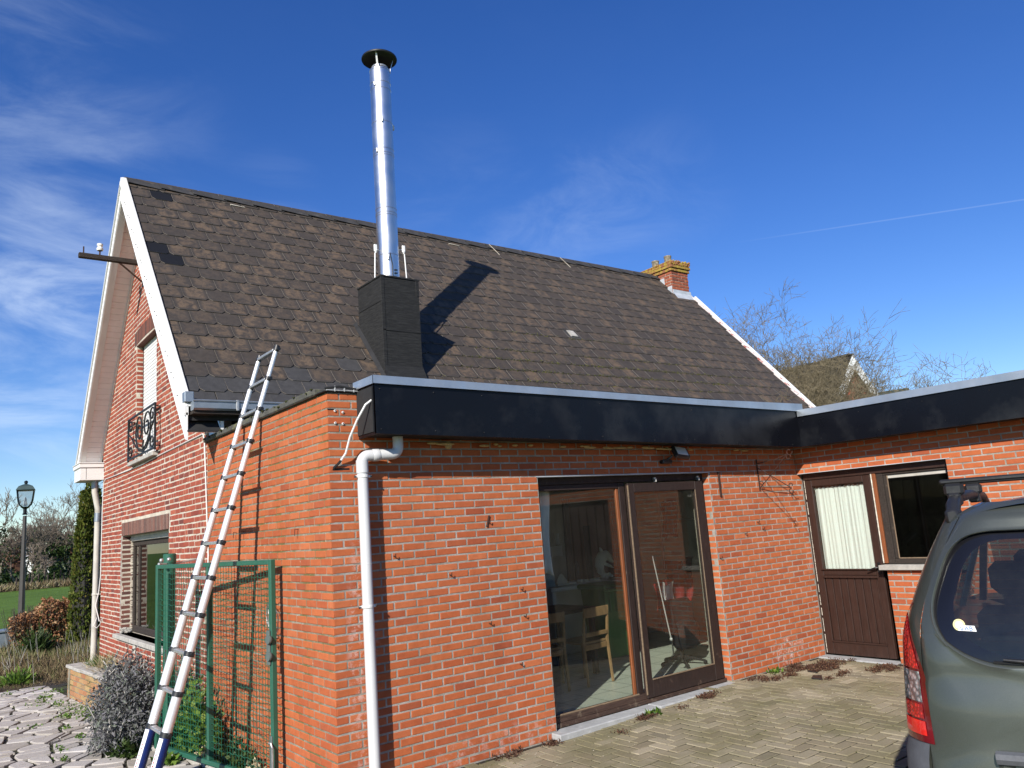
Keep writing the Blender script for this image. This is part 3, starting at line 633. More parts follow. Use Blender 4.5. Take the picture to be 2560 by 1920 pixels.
# ---------------- side wing ----------------
wing=thing('side_wing','brick side wing with brown half-glazed door beside a dark window, along the driveway','annex',(W1,0,0))
mb=MB(); opn=[(.0,.95,-.3,2.197),(.949,1.76,1.085,2.197),(3.08,5.7,-.3,2.12)]
wallback(mb,(W1+.0022,0,0),-Y3,-X3,-.004,8.0,-.2,2.62,opn,.25); ww=mb.build('wall','mortar_pale',wing)
items=[]; lay_bricks(ww,(W1,0,0),-Y3,-X3,items,.001,8.0,0,42*H,H,B,.0125,'orange_brick',rg,openings=[(-.1,.95,-.3,2.197),(.949,1.76,1.06,2.197),(3.08,5.7,-.3,2.12)],depth=.03,shift=B/2,phase=1)
lay_bricks(ww,(W1,-1.76,0),X3,Y3,items,.0,.12,18*H,2.197,H,.24,.0125,'orange_brick',rg,depth=.03)
place_pieces(ww,items,[brick_unit('orange_brick',i) for i in range(5)],300,'brick','bricks','orange_brick',rg,0)
items=[]; lay_bricks(ww,(W1+.09,.001,0),-X3,-Y3,items,.0,.085,0,2.197,H,.17,.0125,'jamb_brick',rg,depth=.03)
place_pieces(ww,items,[brick_unit('jamb_brick',i) for i in range(5)],40,'brick','bricks','jamb_brick',rg,0)
mb=MB(); mb.box((W1-.006,-1.80,2.190),(W1+.08,.0,2.197)); mb.build('lintel_angle','lead',wing)
mb=MB(); slab(mb,(5.80,fy,2.492),(5.80,fy,2.86),(5.80,-8.2,2.47),(5.80,-8.2,2.86),(.02,0,0)); mb.build('fascia_board','black_sheet',wing)
mb=MB(); slab(mb,(5.78,fy-.01,2.848),(5.78,fy-.01,2.925),(5.78,-4.4,2.848),(5.78,-4.4,2.925),(.012,0,0)); slab(mb,(5.78,-4.403,2.848),(5.78,-4.403,2.925),(5.78,-8.2,2.848),(5.78,-8.2,2.925),(.012,0,0))
mb.add([(5.782,fy,2.924),(5.782,-8.2,2.924),(6.05,-8.2,2.92),(6.05,fy,2.92)],[(0,1,2,3)]); mb.build('metal_trim','zinc',wing)
mb=MB(); mb.add([(5.81,fy,2.50),(5.81,-8.2,2.48),(W1-.001,-8.2,2.48),(W1-.001,fy,2.50)],[(0,1,2,3)]); mb.build('soffit','roof_felt',wing)
mb=MB(); mb.box((5.85,-8.2,2.885),(11,2.0,2.915)); mb.build('flat_roof','roof_felt',wing)
mb=MB()
for y in (-.36,-1.05,-1.75,-2.4,-3.1):
    for z in (2.79,2.56): mb.sph((5.798,y-(.2 if z<2.7 else 0),z),.0055,5)
mb.build('screws','iron_black',wing,kind='stuff')
mb=MB(); mb.cbox((W1+.12,-5.7,.02),(W1+.16,-3.08,2.13),.004)
for i in range(13): mb.cbox((W1+.105,-5.69+.2*i,.05),(W1+.121,-5.69+.2*i+.185,2.08),.004)
mb.build('garage_door','door_wood',wing)
# wing door
dx=6.165
dr=MB()
for l in (((dx,-.125,.09),(dx+.05,-.03,2.11)),((dx,-.862,.09),(dx+.05,-.775,2.11)),((dx,-.774,2.03),(dx+.05,-.126,2.11)),((dx,-.774,.985),(dx+.05,-.126,1.055)),((dx,-.774,.09),(dx+.05,-.126,.235))): dr.cbox(*l,.006)
door=dr.build('brown_door','door_wood',wing); door['label']='dark brown wooden door glazed above and boarded below'
n=7; y0=-.128; wd=(.774-.128)/n
for i in range(n):
    mb=MB(); mb.cbox((dx+.012,y0-wd*(i+1)+.003,.24),(dx+.035,y0-wd*i-.003,.982),.006); mb.build('board','door_wood',door)
mb=MB(); mb.cbox((dx-.012,-.790,.955),(dx+.0,-.110,.985),.004); mb.cbox((dx-.018,-.80,1.045),(dx,-.105,1.062),.004); mb.cbox((dx-.010,-.785,.225),(dx,-.115,.245),.003); mb.build('rail_moulding','door_wood',door)
mb=MB(); mb.box((dx+.018,-.776,1.05),(dx+.022,-.124,2.035)); mb.build('glass_pane','window_glass',door)
mb=MB(); mb.tube([(dx-.005,-.82,1.075),(dx-.045,-.82,1.075),(dx-.055,-.80,1.075),(dx-.055,-.71,1.045)],[.008,.008,.009,.008],8); mb.cbox((dx-.006,-.84,1.0),(dx,-.80,1.13),.003); mb.build('handle','iron_black',door)
def curtain(name,mat,parent,x,ya,yb,z0,z1,folds,amp,seed):
    r2=random.Random(seed); mb=MB(); nx,nz=110,24; vs=[];fs=[]; ph=[r2.uniform(0,6.28) for _ in range(4)]; fr_=[r2.uniform(.7,1.4) for _ in range(4)]
    for j in range(nz+1):
        t=j/nz; z=z0+(z1-z0)*t
        for i in range(nx+1):
            s=i/nx; w=s*folds*2*PI; y=ya+(yb-ya)*s
            d=amp*(math.sin(w+.9*math.sin(w*.31+ph[0]))*(.55+.45*t)+.45*math.sin(w*1.83+ph[1]+(1-t)*1.2)*(t*.8+.2)+.5*math.sin(w*.37+ph[2]+t*.8))
            vs.append((x+d,y+.004*math.sin(w*2+ph[3]),z+(.010*math.sin(w+.5) if j==nz else 0)))
    for j in range(nz):
        for i in range(nx): a0=j*(nx+1)+i; fs.append((a0,a0+1,a0+nx+2,a0+nx+1))
    mb.add(vs,fs); return mb.build(name,mat,parent,smooth=True)
cu=thing('net_curtain','gathered white curtain hanging behind the glass of the brown door','curtain',(dx+.06,-.45,1.06))
curtain('cloth','curtain',cu,dx+.052,-.130,-.772,1.045,2.005,12,.009,4)
mb=MB(); mb.tube([(dx+.055,-.11,2.0),(dx+.055,-.79,2.0)],.004,6); mb.build('curtain_rod','white_pvc',cu)
# mouldy caulk line, reveal post, window
mb=MB()
z=.1
while z<2.1:
    l=rg.uniform(.02,.10); mb.cbox((W1+.082,-.034+rg.uniform(-.004,.002),z),(W1+.092,-.022+rg.uniform(0,.006),z+l),.002); z+=l+rg.choice((.004,.004,.03))
mb.build('caulk','caulk',wing,kind='stuff')
bars([((dx-.01,-.03,.085),(dx+.05,-.014,2.19)),((dx-.01,-1.76,2.112),(dx+.05,-.014,2.19))],'door_wood',wing,'door_frame')
bars([((dx-.012,-.935,1.12),(dx+.03,-.895,2.112))],'orange_wood',wing,'reveal_post',label='orange varnished post between door and window')
bars([((dx-.016,-.894,1.12),(dx-.004,-.880,2.112))],'caulk',wing,'caulk_strip')
wf=bars([((dx+.005,-1.01,1.115),(dx+.06,-.937,2.11)),((dx+.02,-1.055,1.17),(dx+.055,-1.012,2.09)),((dx+.01,-1.758,1.115),(dx+.06,-1.011,1.168)),((dx+.01,-1.758,2.085),(dx+.06,-1.011,2.111)),((dx+.02,-1.758,1.17),(dx+.06,-1.70,2.084))],'weathered_wood',wing,'window_frame')
bars([((dx+.012,-1.066,1.17),(dx+.02,-1.054,2.08)),((dx+.012,-1.70,1.168),(dx+.02,-1.066,1.18))],'bare_wood',wf,'glazing_bead',.002)
bars([((dx+.03,-1.70,2.045),(dx+.05,-1.03,2.083))],'pipe_grey',wf,'ventilation_strip',.004)
mb=MB(); mb.box((dx+.034,-1.702,1.165),(dx+.038,-1.05,2.05)); mb.build('glass_pane','dark_glass',wf)
mb=MB(); mb.cbox((W1-.055,-1.80,1.055),(dx+.03,-.885,1.108),.006); mb.build('window_sill','concrete_sill',wing)
mb=MB(); mb.cbox((W1-.08,-.93,.02),(dx+.02,-.008,.075),.006); mb.build('door_sill','bluestone',wing)
# wing interior: dark room with a desk lamp
mb=MB(); mb.box((6.33,-2.6,.0),(6.335,-2.0,2.4)); mb.add([(8.6,-3,0),(8.6,.0,0),(8.6,.0,2.5),(8.6,-3,2.5)],[(0,1,2,3)]); mb.add([(6.33,-3,2.45),(8.6,-3,2.45),(8.6,0,2.45),(6.33,0,2.45)],[(0,1,2,3)]); mb.add([(6.33,-3,0.05),(8.6,-3,.05),(8.6,0,.05),(6.33,0,.05)],[(0,1,2,3)]); mb.add([(6.33,-.0,0),(8.6,-.0,0),(8.6,0,2.5),(6.33,0,2.5)],[(0,1,2,3)]); mb.add([(6.33,-3,0),(8.6,-3,0),(8.6,-3,2.5),(6.33,-3,2.5)],[(0,1,2,3)])
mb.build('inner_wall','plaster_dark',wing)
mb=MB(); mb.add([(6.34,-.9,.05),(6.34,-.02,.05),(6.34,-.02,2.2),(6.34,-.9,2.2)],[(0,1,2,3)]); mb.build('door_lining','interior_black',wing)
# ---------------- room behind the glass ----------------
room=annex
mb=MB(); mb.add([(.25,.17,.095),(6.9,.17,.095),(6.9,3.3,.095),(.25,3.3,.095)],[(0,1,2,3)]); mb.build('floor','floor_tiles',room)
mb=MB(); mb.add([(.26,3.05,.09),(4.95,3.05,.09),(4.95,3.05,2.6),(.26,3.05,2.6)],[(0,1,2,3)]); mb.add([(5.9,3.05,.09),(6.9,3.05,.09),(6.9,3.05,2.6),(5.9,3.05,2.6)],[(0,1,2,3)]); mb.add([(4.95,3.05,2.12),(5.9,3.05,2.12),(5.9,3.05,2.6),(4.95,3.05,2.6)],[(0,1,2,3)])
mb.add([(6.9,.26,.09),(6.9,3.05,.09),(6.9,3.05,2.6),(6.9,.26,2.6)],[(0,1,2,3)]); mb.add([(.27,.26,.09),(.27,3.05,.09),(.27,3.05,2.6),(.27,.26,2.6)],[(0,1,2,3)]); mb.add([(.26,.2,2.5),(6.9,.2,2.5),(6.9,3.05,2.5),(.26,3.05,2.5)],[(0,1,2,3)])
mb.build('wall','plaster',room)
mb=MB(); mb.cbox((4.90,3.0,.1),(4.99,3.06,2.16),.01); mb.cbox((5.86,3.0,.1),(5.95,3.06,2.16),.01); mb.cbox((4.99,3.0,2.08),(5.86,3.06,2.16),.01); mb.build('door_frame','interior_black',room)
mb=MB(); mb.box((4.98,3.09,.1),(5.87,3.13,2.1)); mb.build('inner_door','interior_door',room)
mb=MB(); mb.box((5.3,3.075,1.0),(5.42,3.09,1.75)); mb.build('door_pane','interior_black',room)
mb=MB(); mb.cbox((4.62,3.02,1.36),(4.82,3.045,1.50),.006); mb.cbox((4.70,3.02,1.52),(4.78,3.04,1.68),.006); mb.build('wall_socket','table_grey',room)
mb=MB(); mb.cbox((3.85,2.15,.98),(5.30,2.75,1.03),.008); mb.cbox((3.9,2.7,.1),(5.25,2.74,.98),.008); mb.cbox((3.9,2.2,.1),(3.96,2.7,.98),.008); mb.cbox((5.2,2.2,.1),(5.26,2.7,.98),.008)
ct=mb.build('kitchen_counter','table_grey'); tag(ct,'grey-topped counter behind the glass carrying the pale dolphin sculpture','counter')
# dolphin-like stone sculpture
st=thing('dolphin_sculpture','pale stone leaping dolphin sculpture standing on the counter','sculpture',(5.02,2.42,1.03))
mb=MB(); pts=[];rr=[]
for i in range(15):
    t=i/14; a_=-.5+t*3.2; pts.append((5.0+.13*math.cos(a_)-.02,2.42+.02*math.sin(3*t),1.12+.14*math.sin(a_)+.10*(1-abs(t-.4)))); rr.append(.012+.062*math.sin(PI*min(1,t*1.0+.04))**.8)
pts=[(5.07,2.42,1.05),(5.0,2.42,1.08),(4.955,2.42,1.14),(4.94,2.42,1.21),(4.96,2.42,1.28),(5.01,2.42,1.33),(5.07,2.42,1.34),(5.12,2.42,1.31),(5.16,2.42,1.265),(5.20,2.42,1.245)]; rr=[.02,.035,.05,.064,.074,.076,.068,.05,.028,.012]
mb.tube(pts,rr,12); mb.tube([(5.0,2.42,1.39),(4.985,2.42,1.43),(4.965,2.42,1.45)],[.03,.018,.004],6); mb.tube([(4.98,2.40,1.25),(5.05,2.33,1.2),(5.1,2.31,1.17)],[.025,.02,.004],6); mb.build('dolphin','statue_stone',st,smooth=True)
mb=MB()
for i in range(12): mb.sph((4.99+.12*rg.random(),2.40+rg.uniform(-.05,.05),1.045+.05*rg.random()),.03,6,0,(1,1,.8))
mb.build('base','statue_stone',st,smooth=True)
mb=MB()
for i in range(14): mb.sph((4.50+.28*rg.random(),2.35+rg.uniform(-.06,.06),1.045+.015*rg.random()),.025,6,0,(1.3,1,.6))
mb.cbox((4.46,2.27,1.031),(4.84,2.45,1.045),.003); tag(mb.build('shell_tray','statue_stone'),'tray of pale shells on the counter left of the sculpture','tray')
mb=MB()
for i in range(16): t=i/15; mb.tube([(4.18+.16*t,2.42,1.05),(4.20+.1*t,2.42,1.12+.05*math.sin(PI*t))],[.02,.006],5)
mb.cbox((4.10,2.32,1.031),(4.42,2.50,1.05),.004); tag(mb.build('coral_ornament','statue_stone'),'small pale fan-shaped ornament at the left end of the counter','ornament')
mb=MB(); mb.lathe((4.70,2.6,1.03),[(.001,0),(.04,0),(.042,.02),(.042,.16),(.03,.20),(.014,.23),(.014,.26),(.001,.262)],12); tag(mb.build('drink_bottle','dark_glass',smooth=True),'half-empty clear bottle behind the ornaments on the counter','bottle')
mb=MB(); mb.cbox((3.86,2.3,1.031),(4.05,2.5,1.19),.01); tag(mb.build('paper_roll_box','paper_grey'),'pale blue box at the far left of the counter','box')
# wheelie bin
bn=thing('wheelie_bin','green wheeled bin with lid standing in the room behind the glass','bin',(4.5,1.9,.1))
mb=MB(); mb.prism([(-.20,-.22),(.20,-.22),(.20,.22),(-.20,.22)],lambda u,v:(4.5+u*.8,1.9+v*.8,.16),lambda u,v:(4.5+u,1.9+v,.98)); mb.cbox((4.36,1.655,.70),(4.39,1.69,.93),.004); mb.cbox((4.46,1.655,.70),(4.49,1.69,.93),.004); mb.build('body','bin_green',bn)
mb=MB(); mb.cbox((4.26,1.64,.975),(4.74,2.16,1.035),.02); mb.cbox((4.28,1.60,.955),(4.72,1.66,.99),.008); mb.build('lid','bin_green',bn)
for x in (4.33,4.67):
    mb=MB(); mb.lathe((x,2.12,.19),[(.001,-.02),(.08,-.02),(.09,0),(.08,.02),(.001,.02)],14,axis=(1,0,0)); mb.build('wheel','rubber',bn)
# chairs
def chair(x,y,rz,label):
    t=thing('wooden_chair',label,'chair',(x,y,.1),rz,'wooden chairs at the table'); 
    def L(name,lst,mat='chair_wood'):
        mb=MB()
        for l in lst: mb.cbox(l[0],l[1],.006)
        o=mb.build(name,mat,None); o.parent=t; return o
    L('seat',[((-.19,-.19,.42),(.19,.20,.45))])
    for sx in (-1,1):
        mb=MB(); mb.tube([(sx*.19,-.22,0),(sx*.185,-.19,.44),(sx*.18,-.235,.80)],[.017,.020,.016],6); o=mb.build('leg','chair_wood',None); o.parent=t
        mb=MB(); mb.tube([(sx*.17,.18,0),(sx*.17,.175,.43)],[.016,.019],6); o=mb.build('leg','chair_wood',None); o.parent=t
    L('backrest',[((-.175,-.245,.70),(.175,-.222,.80)),((-.175,-.225,.50),(.175,-.205,.545))]); L('apron',[((-.17,-.2,.36),(.17,-.185,.42))]); return t
chair(3.44,1.18,R(4),'wooden chair with its back to the glass, in front of the dark table legs'); chair(2.86,1.22,R(-6),'wooden chair half hidden by the brick edge left of the other chair')
tb=thing('dining_table','dark wooden dining table beyond the chairs','table',(3.2,1.75,.1))
mb=MB(); mb.cbox((2.5,1.4,.80),(3.9,2.1,.84),.01); mb.build('tabletop','interior_black',tb)
for x in (2.55,3.84):
    for y in (1.45,2.05): mb=MB(); mb.cbox((x-.03,y-.03,.1),(x+.03,y+.03,.80),.006); mb.build('leg','interior_black',tb)
# office chair with clothes, broom, coat
oc=thing('office_chair','black office chair heaped with black clothing behind the right glass panel','chair',(4.75,.95,.1))
mb=MB(); mb.sph((4.75,.98,.55),.2,10,0,(1.1,.9,.5)); mb.build('seat','fabric_black',oc,smooth=True)
mb=MB(); mb.cbox((4.52,.86,.45),(4.98,1.05,.84),.06); mb.cbox((4.62,.8,.28),(4.96,1.0,.60),.05); mb.build('backrest','fabric_black',oc,smooth=True)
mb=MB(); mb.tube([(4.75,.95,.16),(4.75,.95,.5)],.025,8); mb.build('stem','fabric_black',oc)
for k in range(5):
    a_=k*2*PI/5+.3; mb=MB(); mb.tube([(4.75,.95,.19),(4.75+.26*math.cos(a_),.95+.26*math.sin(a_),.14)],[.022,.014],6); mb.sph((4.75+.26*math.cos(a_),.95+.26*math.sin(a_),.125),.025,6); mb.build('leg','fabric_black',oc)
def drape(name,mat,x0,x1,y,z0,z1,amp,seed,label,cat):
    r2=random.Random(seed); mb=MB(); nx,nz=24,14; vs=[];fs=[]; p=[r2.uniform(0,6) for _ in range(3)]
    for j in range(nz+1):
        for i in range(nx+1):
            s=i/nx; t=j/nz; vs.append((x0+(x1-x0)*s*(.85+.15*t)+.02*math.sin(5*t+p[0]),y+amp*math.sin(9*s+p[1]+t)+amp*.5*math.sin(17*s+p[2]-t*2),z0+(z1-z0)*t+.02*math.sin(7*s+p[0])))
    for j in range(nz):
        for i in range(nx): a0=j*(nx+1)+i; fs.append((a0,a0+1,a0+nx+2,a0+nx+1))
    mb.add(vs,fs); o=mb.build(name,mat,smooth=True); sm=o.modifiers.new('t','SOLIDIFY'); sm.thickness=.006; return tag(o,label,cat)
drape('red_jacket','fabric_red',4.62,5.35,1.15,.72,1.03,.03,2,'dark red patterned jacket spread over the clothes rack behind the right glass panel','jacket')
drape('white_towel','cloth_white',4.66,4.86,1.06,.70,1.02,.012,3,'white towel hanging beside the upright chrome pole','towel')
drape('black_coat','fabric_black',4.92,5.25,1.20,1.55,1.98,.05,6,'black coat hanging high behind the right glass panel','coat')
drape('grey_shirt','fabric_black',5.05,5.6,1.35,.98,1.25,.04,8,'black garment on the shelf below the hanging coat','garment')
mb=MB(); mb.cbox((4.98,1.3,1.10),(6.3,1.75,1.125),.004); mb.cbox((4.98,1.3,.78),(6.3,1.75,.80),.004); mb.tube([(4.99,1.3,.1),(4.99,1.3,1.75)],.01,6); mb.tube([(6.28,1.3,.1),(6.28,1.3,1.75)],.01,6); mb.tube([(4.99,1.3,1.75),(6.28,1.3,1.75)],.01,6); tag(mb.build('clothes_rack','galvanised'),'metal clothes rack with two shelves behind the right glass panel','rack')
mb=MB(); mb.tube([(4.02,.42,.52),(3.86,.42,1.40)],[.007,.006],6); mb.sph((4.02,.42,.52),.018,6); tag(mb.build('telescopic_pole','aluminium'),'thin chrome pole leaning just inside the right glass panel','pole')
mb=MB(); mb.tube([(4.30,.9,1.25),(4.36,.9,1.0)],[.005,.005],5); 
drape('side_curtain','cloth_white',2.10,2.30,.22,1.35,2.16,.02,9,'grey-white curtain strip tied at the left edge of the sliding door','curtain')
# ---------------- old gabled house ----------------
house=thing('brick_house','old red brick house with steep slate roof, white bargeboards and white-jointed gable','house',(0,6,0))
RY=5.98; SL=1.15; XR=11.42; VX=-.33
def rz_(x,y): return 7.07+.0065*x-SL*abs(RY-y)
n_=Vector((-.0065,-SL,1)).normalized(); upv=Vector((0,1,SL)).normalized()
YF,YBK=3.09,8.872; gh,gb=.066,.214
mb=MB()
O_up=(5.33,6.52,3.10,4.79); O_lo=(4.66,7.33,.70,2.09)
# gable backing: strips that follow the roof line, with the two openings left out
def gable_back(mb,xf,xb):
    ys=sorted({YF,YBK,RY,O_up[0],O_up[1],O_lo[0],O_lo[1]})
    for a,b in zip(ys,ys[1:]):
        m=(a+b)/2; cuts=[(-.3,)]; zz=[(-.3,None)]
        ops=sorted([(o[2],o[3]) for o in (O_up,O_lo) if o[0]<m<o[1]]); z=-.3; segl=[]
        for p,q in ops: segl.append((z,p)); z=q
        segl.append((z,None))
        for p,q in segl:
            ta=(rz_(0,a)-.08) if q is None else q; tb_=(rz_(0,b)-.08) if q is None else q
            vs=[(xf,a,p),(xf,b,p),(xf,b,tb_),(xf,a,ta)]; vs+=[(xb,v[1],v[2]) for v in vs]
            mb.add(vs,[(0,1,2,3),(7,6,5,4),(0,4,5,1),(1,5,6,2),(2,6,7,3),(3,7,4,0)])
gable_back(mb,.0012,.26); gw=mb.build('wall','mortar_white',house)
items=[]
clip=lambda u,z: z<rz_(0,u)-.14
lay_bricks(gw,(0,0,0),Y3,-X3,items,YF,YBK,-2*gh,105*gh,gh,gb,.0135,'old_brick',rg,openings=[(5.33,6.52,3.06,4.80),(5.20,6.66,4.78,5.01),(4.66,7.33,.62,2.09),(4.62,7.36,2.06,2.285)],bond='mixed',clip=clip,depth=.035,jit=2.2)
place_pieces(gw,items,[brick_unit('old_brick',i) for i in range(5)],215,'brick','bricks','old_brick',rg,0)
# soldier lintels
def soldiers(y0,y1,z0,z1,mat,arch=0,proud=0,dark=False):
    it=[]; n=int((y1-y0)/.0685); w=(y1-y0)/n
    for i in range(n):
        yc=y0+w*(i+.5); dz=arch*(1-((yc-(y0+y1)/2)/((y1-y0)/2))**2); c=Vector((-proud,yc,(z0+z1)/2+dz)); l=z1-z0-.006
        m=Matrix((Z3*l,X3*.035,Y3*(w-.016))).transposed().to_4x4(); m.translation=c; it.append((pxarea([c-Z3*l/2-Y3*w/2,c+Z3*l/2-Y3*w/2,c+Z3*l/2+Y3*w/2,c-Z3*l/2+Y3*w/2]),m,rg.randrange(5)))
    place_pieces(gw,it,[brick_unit(mat,i) for i in range(5)],45,'lintel_brick','lintel_bricks',mat,rg,0)
soldiers(4.64,7.35,2.085,2.278,'dark_brick',0,.002); soldiers(5.22,6.64,4.785,5.0,'dark_brick',.03,.004)
mb=MB(); mb.cbox((.0,5.31,4.772),(.12,6.54,4.789),.003); mb.build('lintel_underside','dark_brick',gw)
# underside of the upper lintel and reveals
items=[]
for (yy,nn,z0,z1,mat,jj) in ((7.33,-1,.70,2.08,'dark_brick',.02),(6.52,-1,3.10,4.78,'old_brick',.0165),(4.66,1,.70,2.08,'old_brick',.0165),(5.33,1,3.10,4.78,'old_brick',.0165)):
    items=[]; lay_bricks(gw,(0,yy,0),X3,Y3*nn,items,.002,.112 if mat=='old_brick' else .165,z0,z1,gh,.26,jj,mat,rg,depth=.03,jit=2)
    place_pieces(gw,items,[brick_unit(mat,i) for i in range(5)],20,'brick','bricks',mat,rg,0)
mb=MB(); mb.cbox((-.004,7.335,.70),(.012,7.372,2.07),.004); mb.build('render_edge','mortar_grey',gw)
mb=MB()
for i in range(70):
    z=rg.uniform(.75,2.0); mb.sph((.145,7.322,z),rg.uniform(.008,.02),5,0,(1.6,.6,.7))
for i in range(50): mb.sph((rg.uniform(.0,.14),7.322,.72+rg.uniform(-.01,.05)),rg.uniform(.01,.025),5,1,(1,.6,.8))
mb.build('mortar_smears',['mortar_white','concrete_sill'],gw,kind='stuff')
# windows in the gable
mb=MB()
for l in (((.155,4.66,.71),(.20,4.72,2.0)),((.155,7.26,.71),(.20,7.33,2.0)),((.155,4.72,.71),(.20,7.26,.80)),((.155,4.72,1.93),(.20,7.26,2.0)),((.158,6.93,.80),(.197,6.99,1.93))): mb.cbox(*l,.008)
wn1=mb.build('window','weathered_wood',house); wn1['label']='large dark-framed ground floor window with grey sill'
mb=MB(); mb.box((.175,4.7,.79),(.18,7.27,1.94)); mb.build('glass_pane','dark_glass',wn1)
mb=MB(); mb.cbox((.12,4.67,2.0),(.22,7.32,2.088),.006); mb.cbox((.112,4.67,2.03),(.122,7.32,2.05),.002); mb.build('shutter_box','pipe_grey',wn1)
mb=MB(); mb.cbox((-.075,4.50,.640),(.16,7.50,.70),.008); mb.build('window_sill','concrete_sill',wn1)
mb=MB(); mb.cbox((-.03,6.30,.50),(.0,6.40,.645),.01); mb.build('sill_bracket','pipe_grey',wn1)
mb=MB(); nsl=34; 
wn2=None
mb.cbox((.09,5.30,3.10),(.125,5.36,4.80),.004); mb.cbox((.09,6.46,3.10),(.125,6.53,4.80),.004); mb.cbox((.09,5.36,4.74),(.13,6.46,4.80),.004); wn2=mb.build('window','weathered_wood',house); wn2['label']='upper window closed by a white roller shutter'
zz=3.115; k=0
while zz<4.74:
    mb=MB(); h_=.046; vs=[(.095,5.355,zz),(.0885,5.355,zz+.004),(.087,5.355,zz+.023),(.0885,5.355,zz+.042),(.095,5.355,zz+h_)]; vs2=[(a_,6.465,c_) for a_,b_,c_ in vs]
    mb.add(vs+vs2,[(i,i+1,5+i+1,5+i) for i in range(4)]); mb.build('shutter_slat','white_pvc',wn2,smooth=False); zz+=h_+.0015
mb=MB(); mb.box((.101,5.355,3.1),(.105,6.465,4.75)); mb.build('shutter_backing','white_pvc',wn2)
mb=MB(); mb.cbox((-.075,5.20,3.045),(.12,6.66,3.10),.006); mb.build('window_sill','concrete_sill',wn2)
# things seen in the lower window
cu2=thing('window_curtain','pale curtain gathered at the side inside the large gable window','curtain',(.3,5.9,.8)); curtain('cloth','curtain',cu2,.30,5.75,6.15,.80,1.95,5,.02,11)
drape('blue_parasol','fabric_blue',.35,.9,5.6,.80,1.5,.05,12,'folded dark blue cloth standing inside the large gable window','cloth')
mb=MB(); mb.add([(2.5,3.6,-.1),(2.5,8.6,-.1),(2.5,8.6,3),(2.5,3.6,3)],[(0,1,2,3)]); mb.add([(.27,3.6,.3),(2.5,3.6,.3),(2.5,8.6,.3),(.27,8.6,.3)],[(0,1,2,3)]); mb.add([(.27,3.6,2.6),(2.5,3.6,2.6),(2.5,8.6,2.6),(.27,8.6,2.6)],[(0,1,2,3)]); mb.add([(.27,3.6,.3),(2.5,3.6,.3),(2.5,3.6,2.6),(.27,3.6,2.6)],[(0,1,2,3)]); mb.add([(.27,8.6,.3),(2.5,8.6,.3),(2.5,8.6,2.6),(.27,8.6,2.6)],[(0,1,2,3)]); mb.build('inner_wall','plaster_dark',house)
# wrought iron guard in front of the shutter
gd_=thing('window_guard','black wrought iron scroll guard in front of the upper shuttered window','window guard',(-.08,5.9,3.1))
def flat(mb,pts,w=.016,t=.008): # strip following points in the YZ plane at x
    mb.tube(pts,w*.55,4)
gx=-.075; mb=MB()
for z in (3.13,3.70): mb.cbox((gx-.012,5.05,z-.012),(gx+.012,6.62,z+.012),.002)
for y in (5.06,6.61): mb.cbox((gx-.012,y-.012,3.10),(gx+.012,y+.012,3.71),.002)
for y in (5.10,6.58):
    for z in (3.16,3.67): mb.tube([(gx,y,z),(.0,y,z)],.008,5)
mb.build('frame','iron_black',gd_)
def scroll(cy,cz,ry,rz0,a0,turns,s=1,shr=.75):
    pts=[]; N=int(26*abs(turns))
    for i in range(N+1):
        t=i/N; a_=a0+s*2*PI*turns*t; k=1-shr*t; pts.append((gx,cy+ry*k*math.cos(a_),cz+rz0*k*math.sin(a_)))
    return pts
for pts in (scroll(5.50,3.48,.20,.20,PI*1.0,1.35,-1),scroll(5.93,3.47,.19,.21,0,1.35,1),scroll(5.22,3.58,.13,.10,PI,1.2,-1),scroll(6.47,3.58,.13,.10,0,1.2,1),scroll(5.22,3.24,.13,.10,PI,1.2,1),scroll(6.47,3.24,.13,.10,0,1.2,-1)):
    mb=MB(); mb.tube(pts,.0115,5); mb.build('scroll','iron_black',gd_)
for pts in ([(gx,5.30,3.48),(gx,5.34,3.30),(gx,5.5,3.19),(gx,5.72,3.15),(gx,5.95,3.19),(gx,6.1,3.32),(gx,6.13,3.48)],[(gx,5.08,3.52),(gx,5.25,3.42),(gx,5.5,3.25),(gx,5.72,3.17)],[(gx,6.6,3.5),(gx,6.4,3.42),(gx,6.1,3.25),(gx,5.72,3.17)],[(gx,5.72,3.14),(gx,5.72,3.25),(gx,5.68,3.3)]):
    mb=MB(); mb.tube(pts,.0115,5); mb.build('bar','iron_black',gd_)
# white strip and panel under the eave beside the annex roof
mb=MB(); mb.cbox((.012,2.68,2.99),(.04,3.07,3.24),.003); mb.build('eave_panel','zinc',house); mb=MB(); mb.cbox((.01,2.655,2.99),(.045,2.678,3.24),.003); mb.build('eave_panel_edge','white_pvc',house)
mb=MB(); mb.box((.05,3.10,-.2),(XR,3.34,3.45)); mb.build('front_wall','interior_black',house)
mb=MB(); mb.prism([(3.35,-.2),(YBK,-.2),(YBK,rz_(XR,YBK)-.1),(RY,rz_(XR,RY)-.1),(3.35,rz_(XR,3.35)-.1)],lambda u,v:(XR-.26,u,v),lambda u,v:(XR-.02,u,v)); mb.build('gable_wall_far','old_brick',house)
mb=MB(); mb.box((.26,YBK-.25,-.2),(XR,YBK,3.6)); mb.build('rear_wall','old_brick',house)
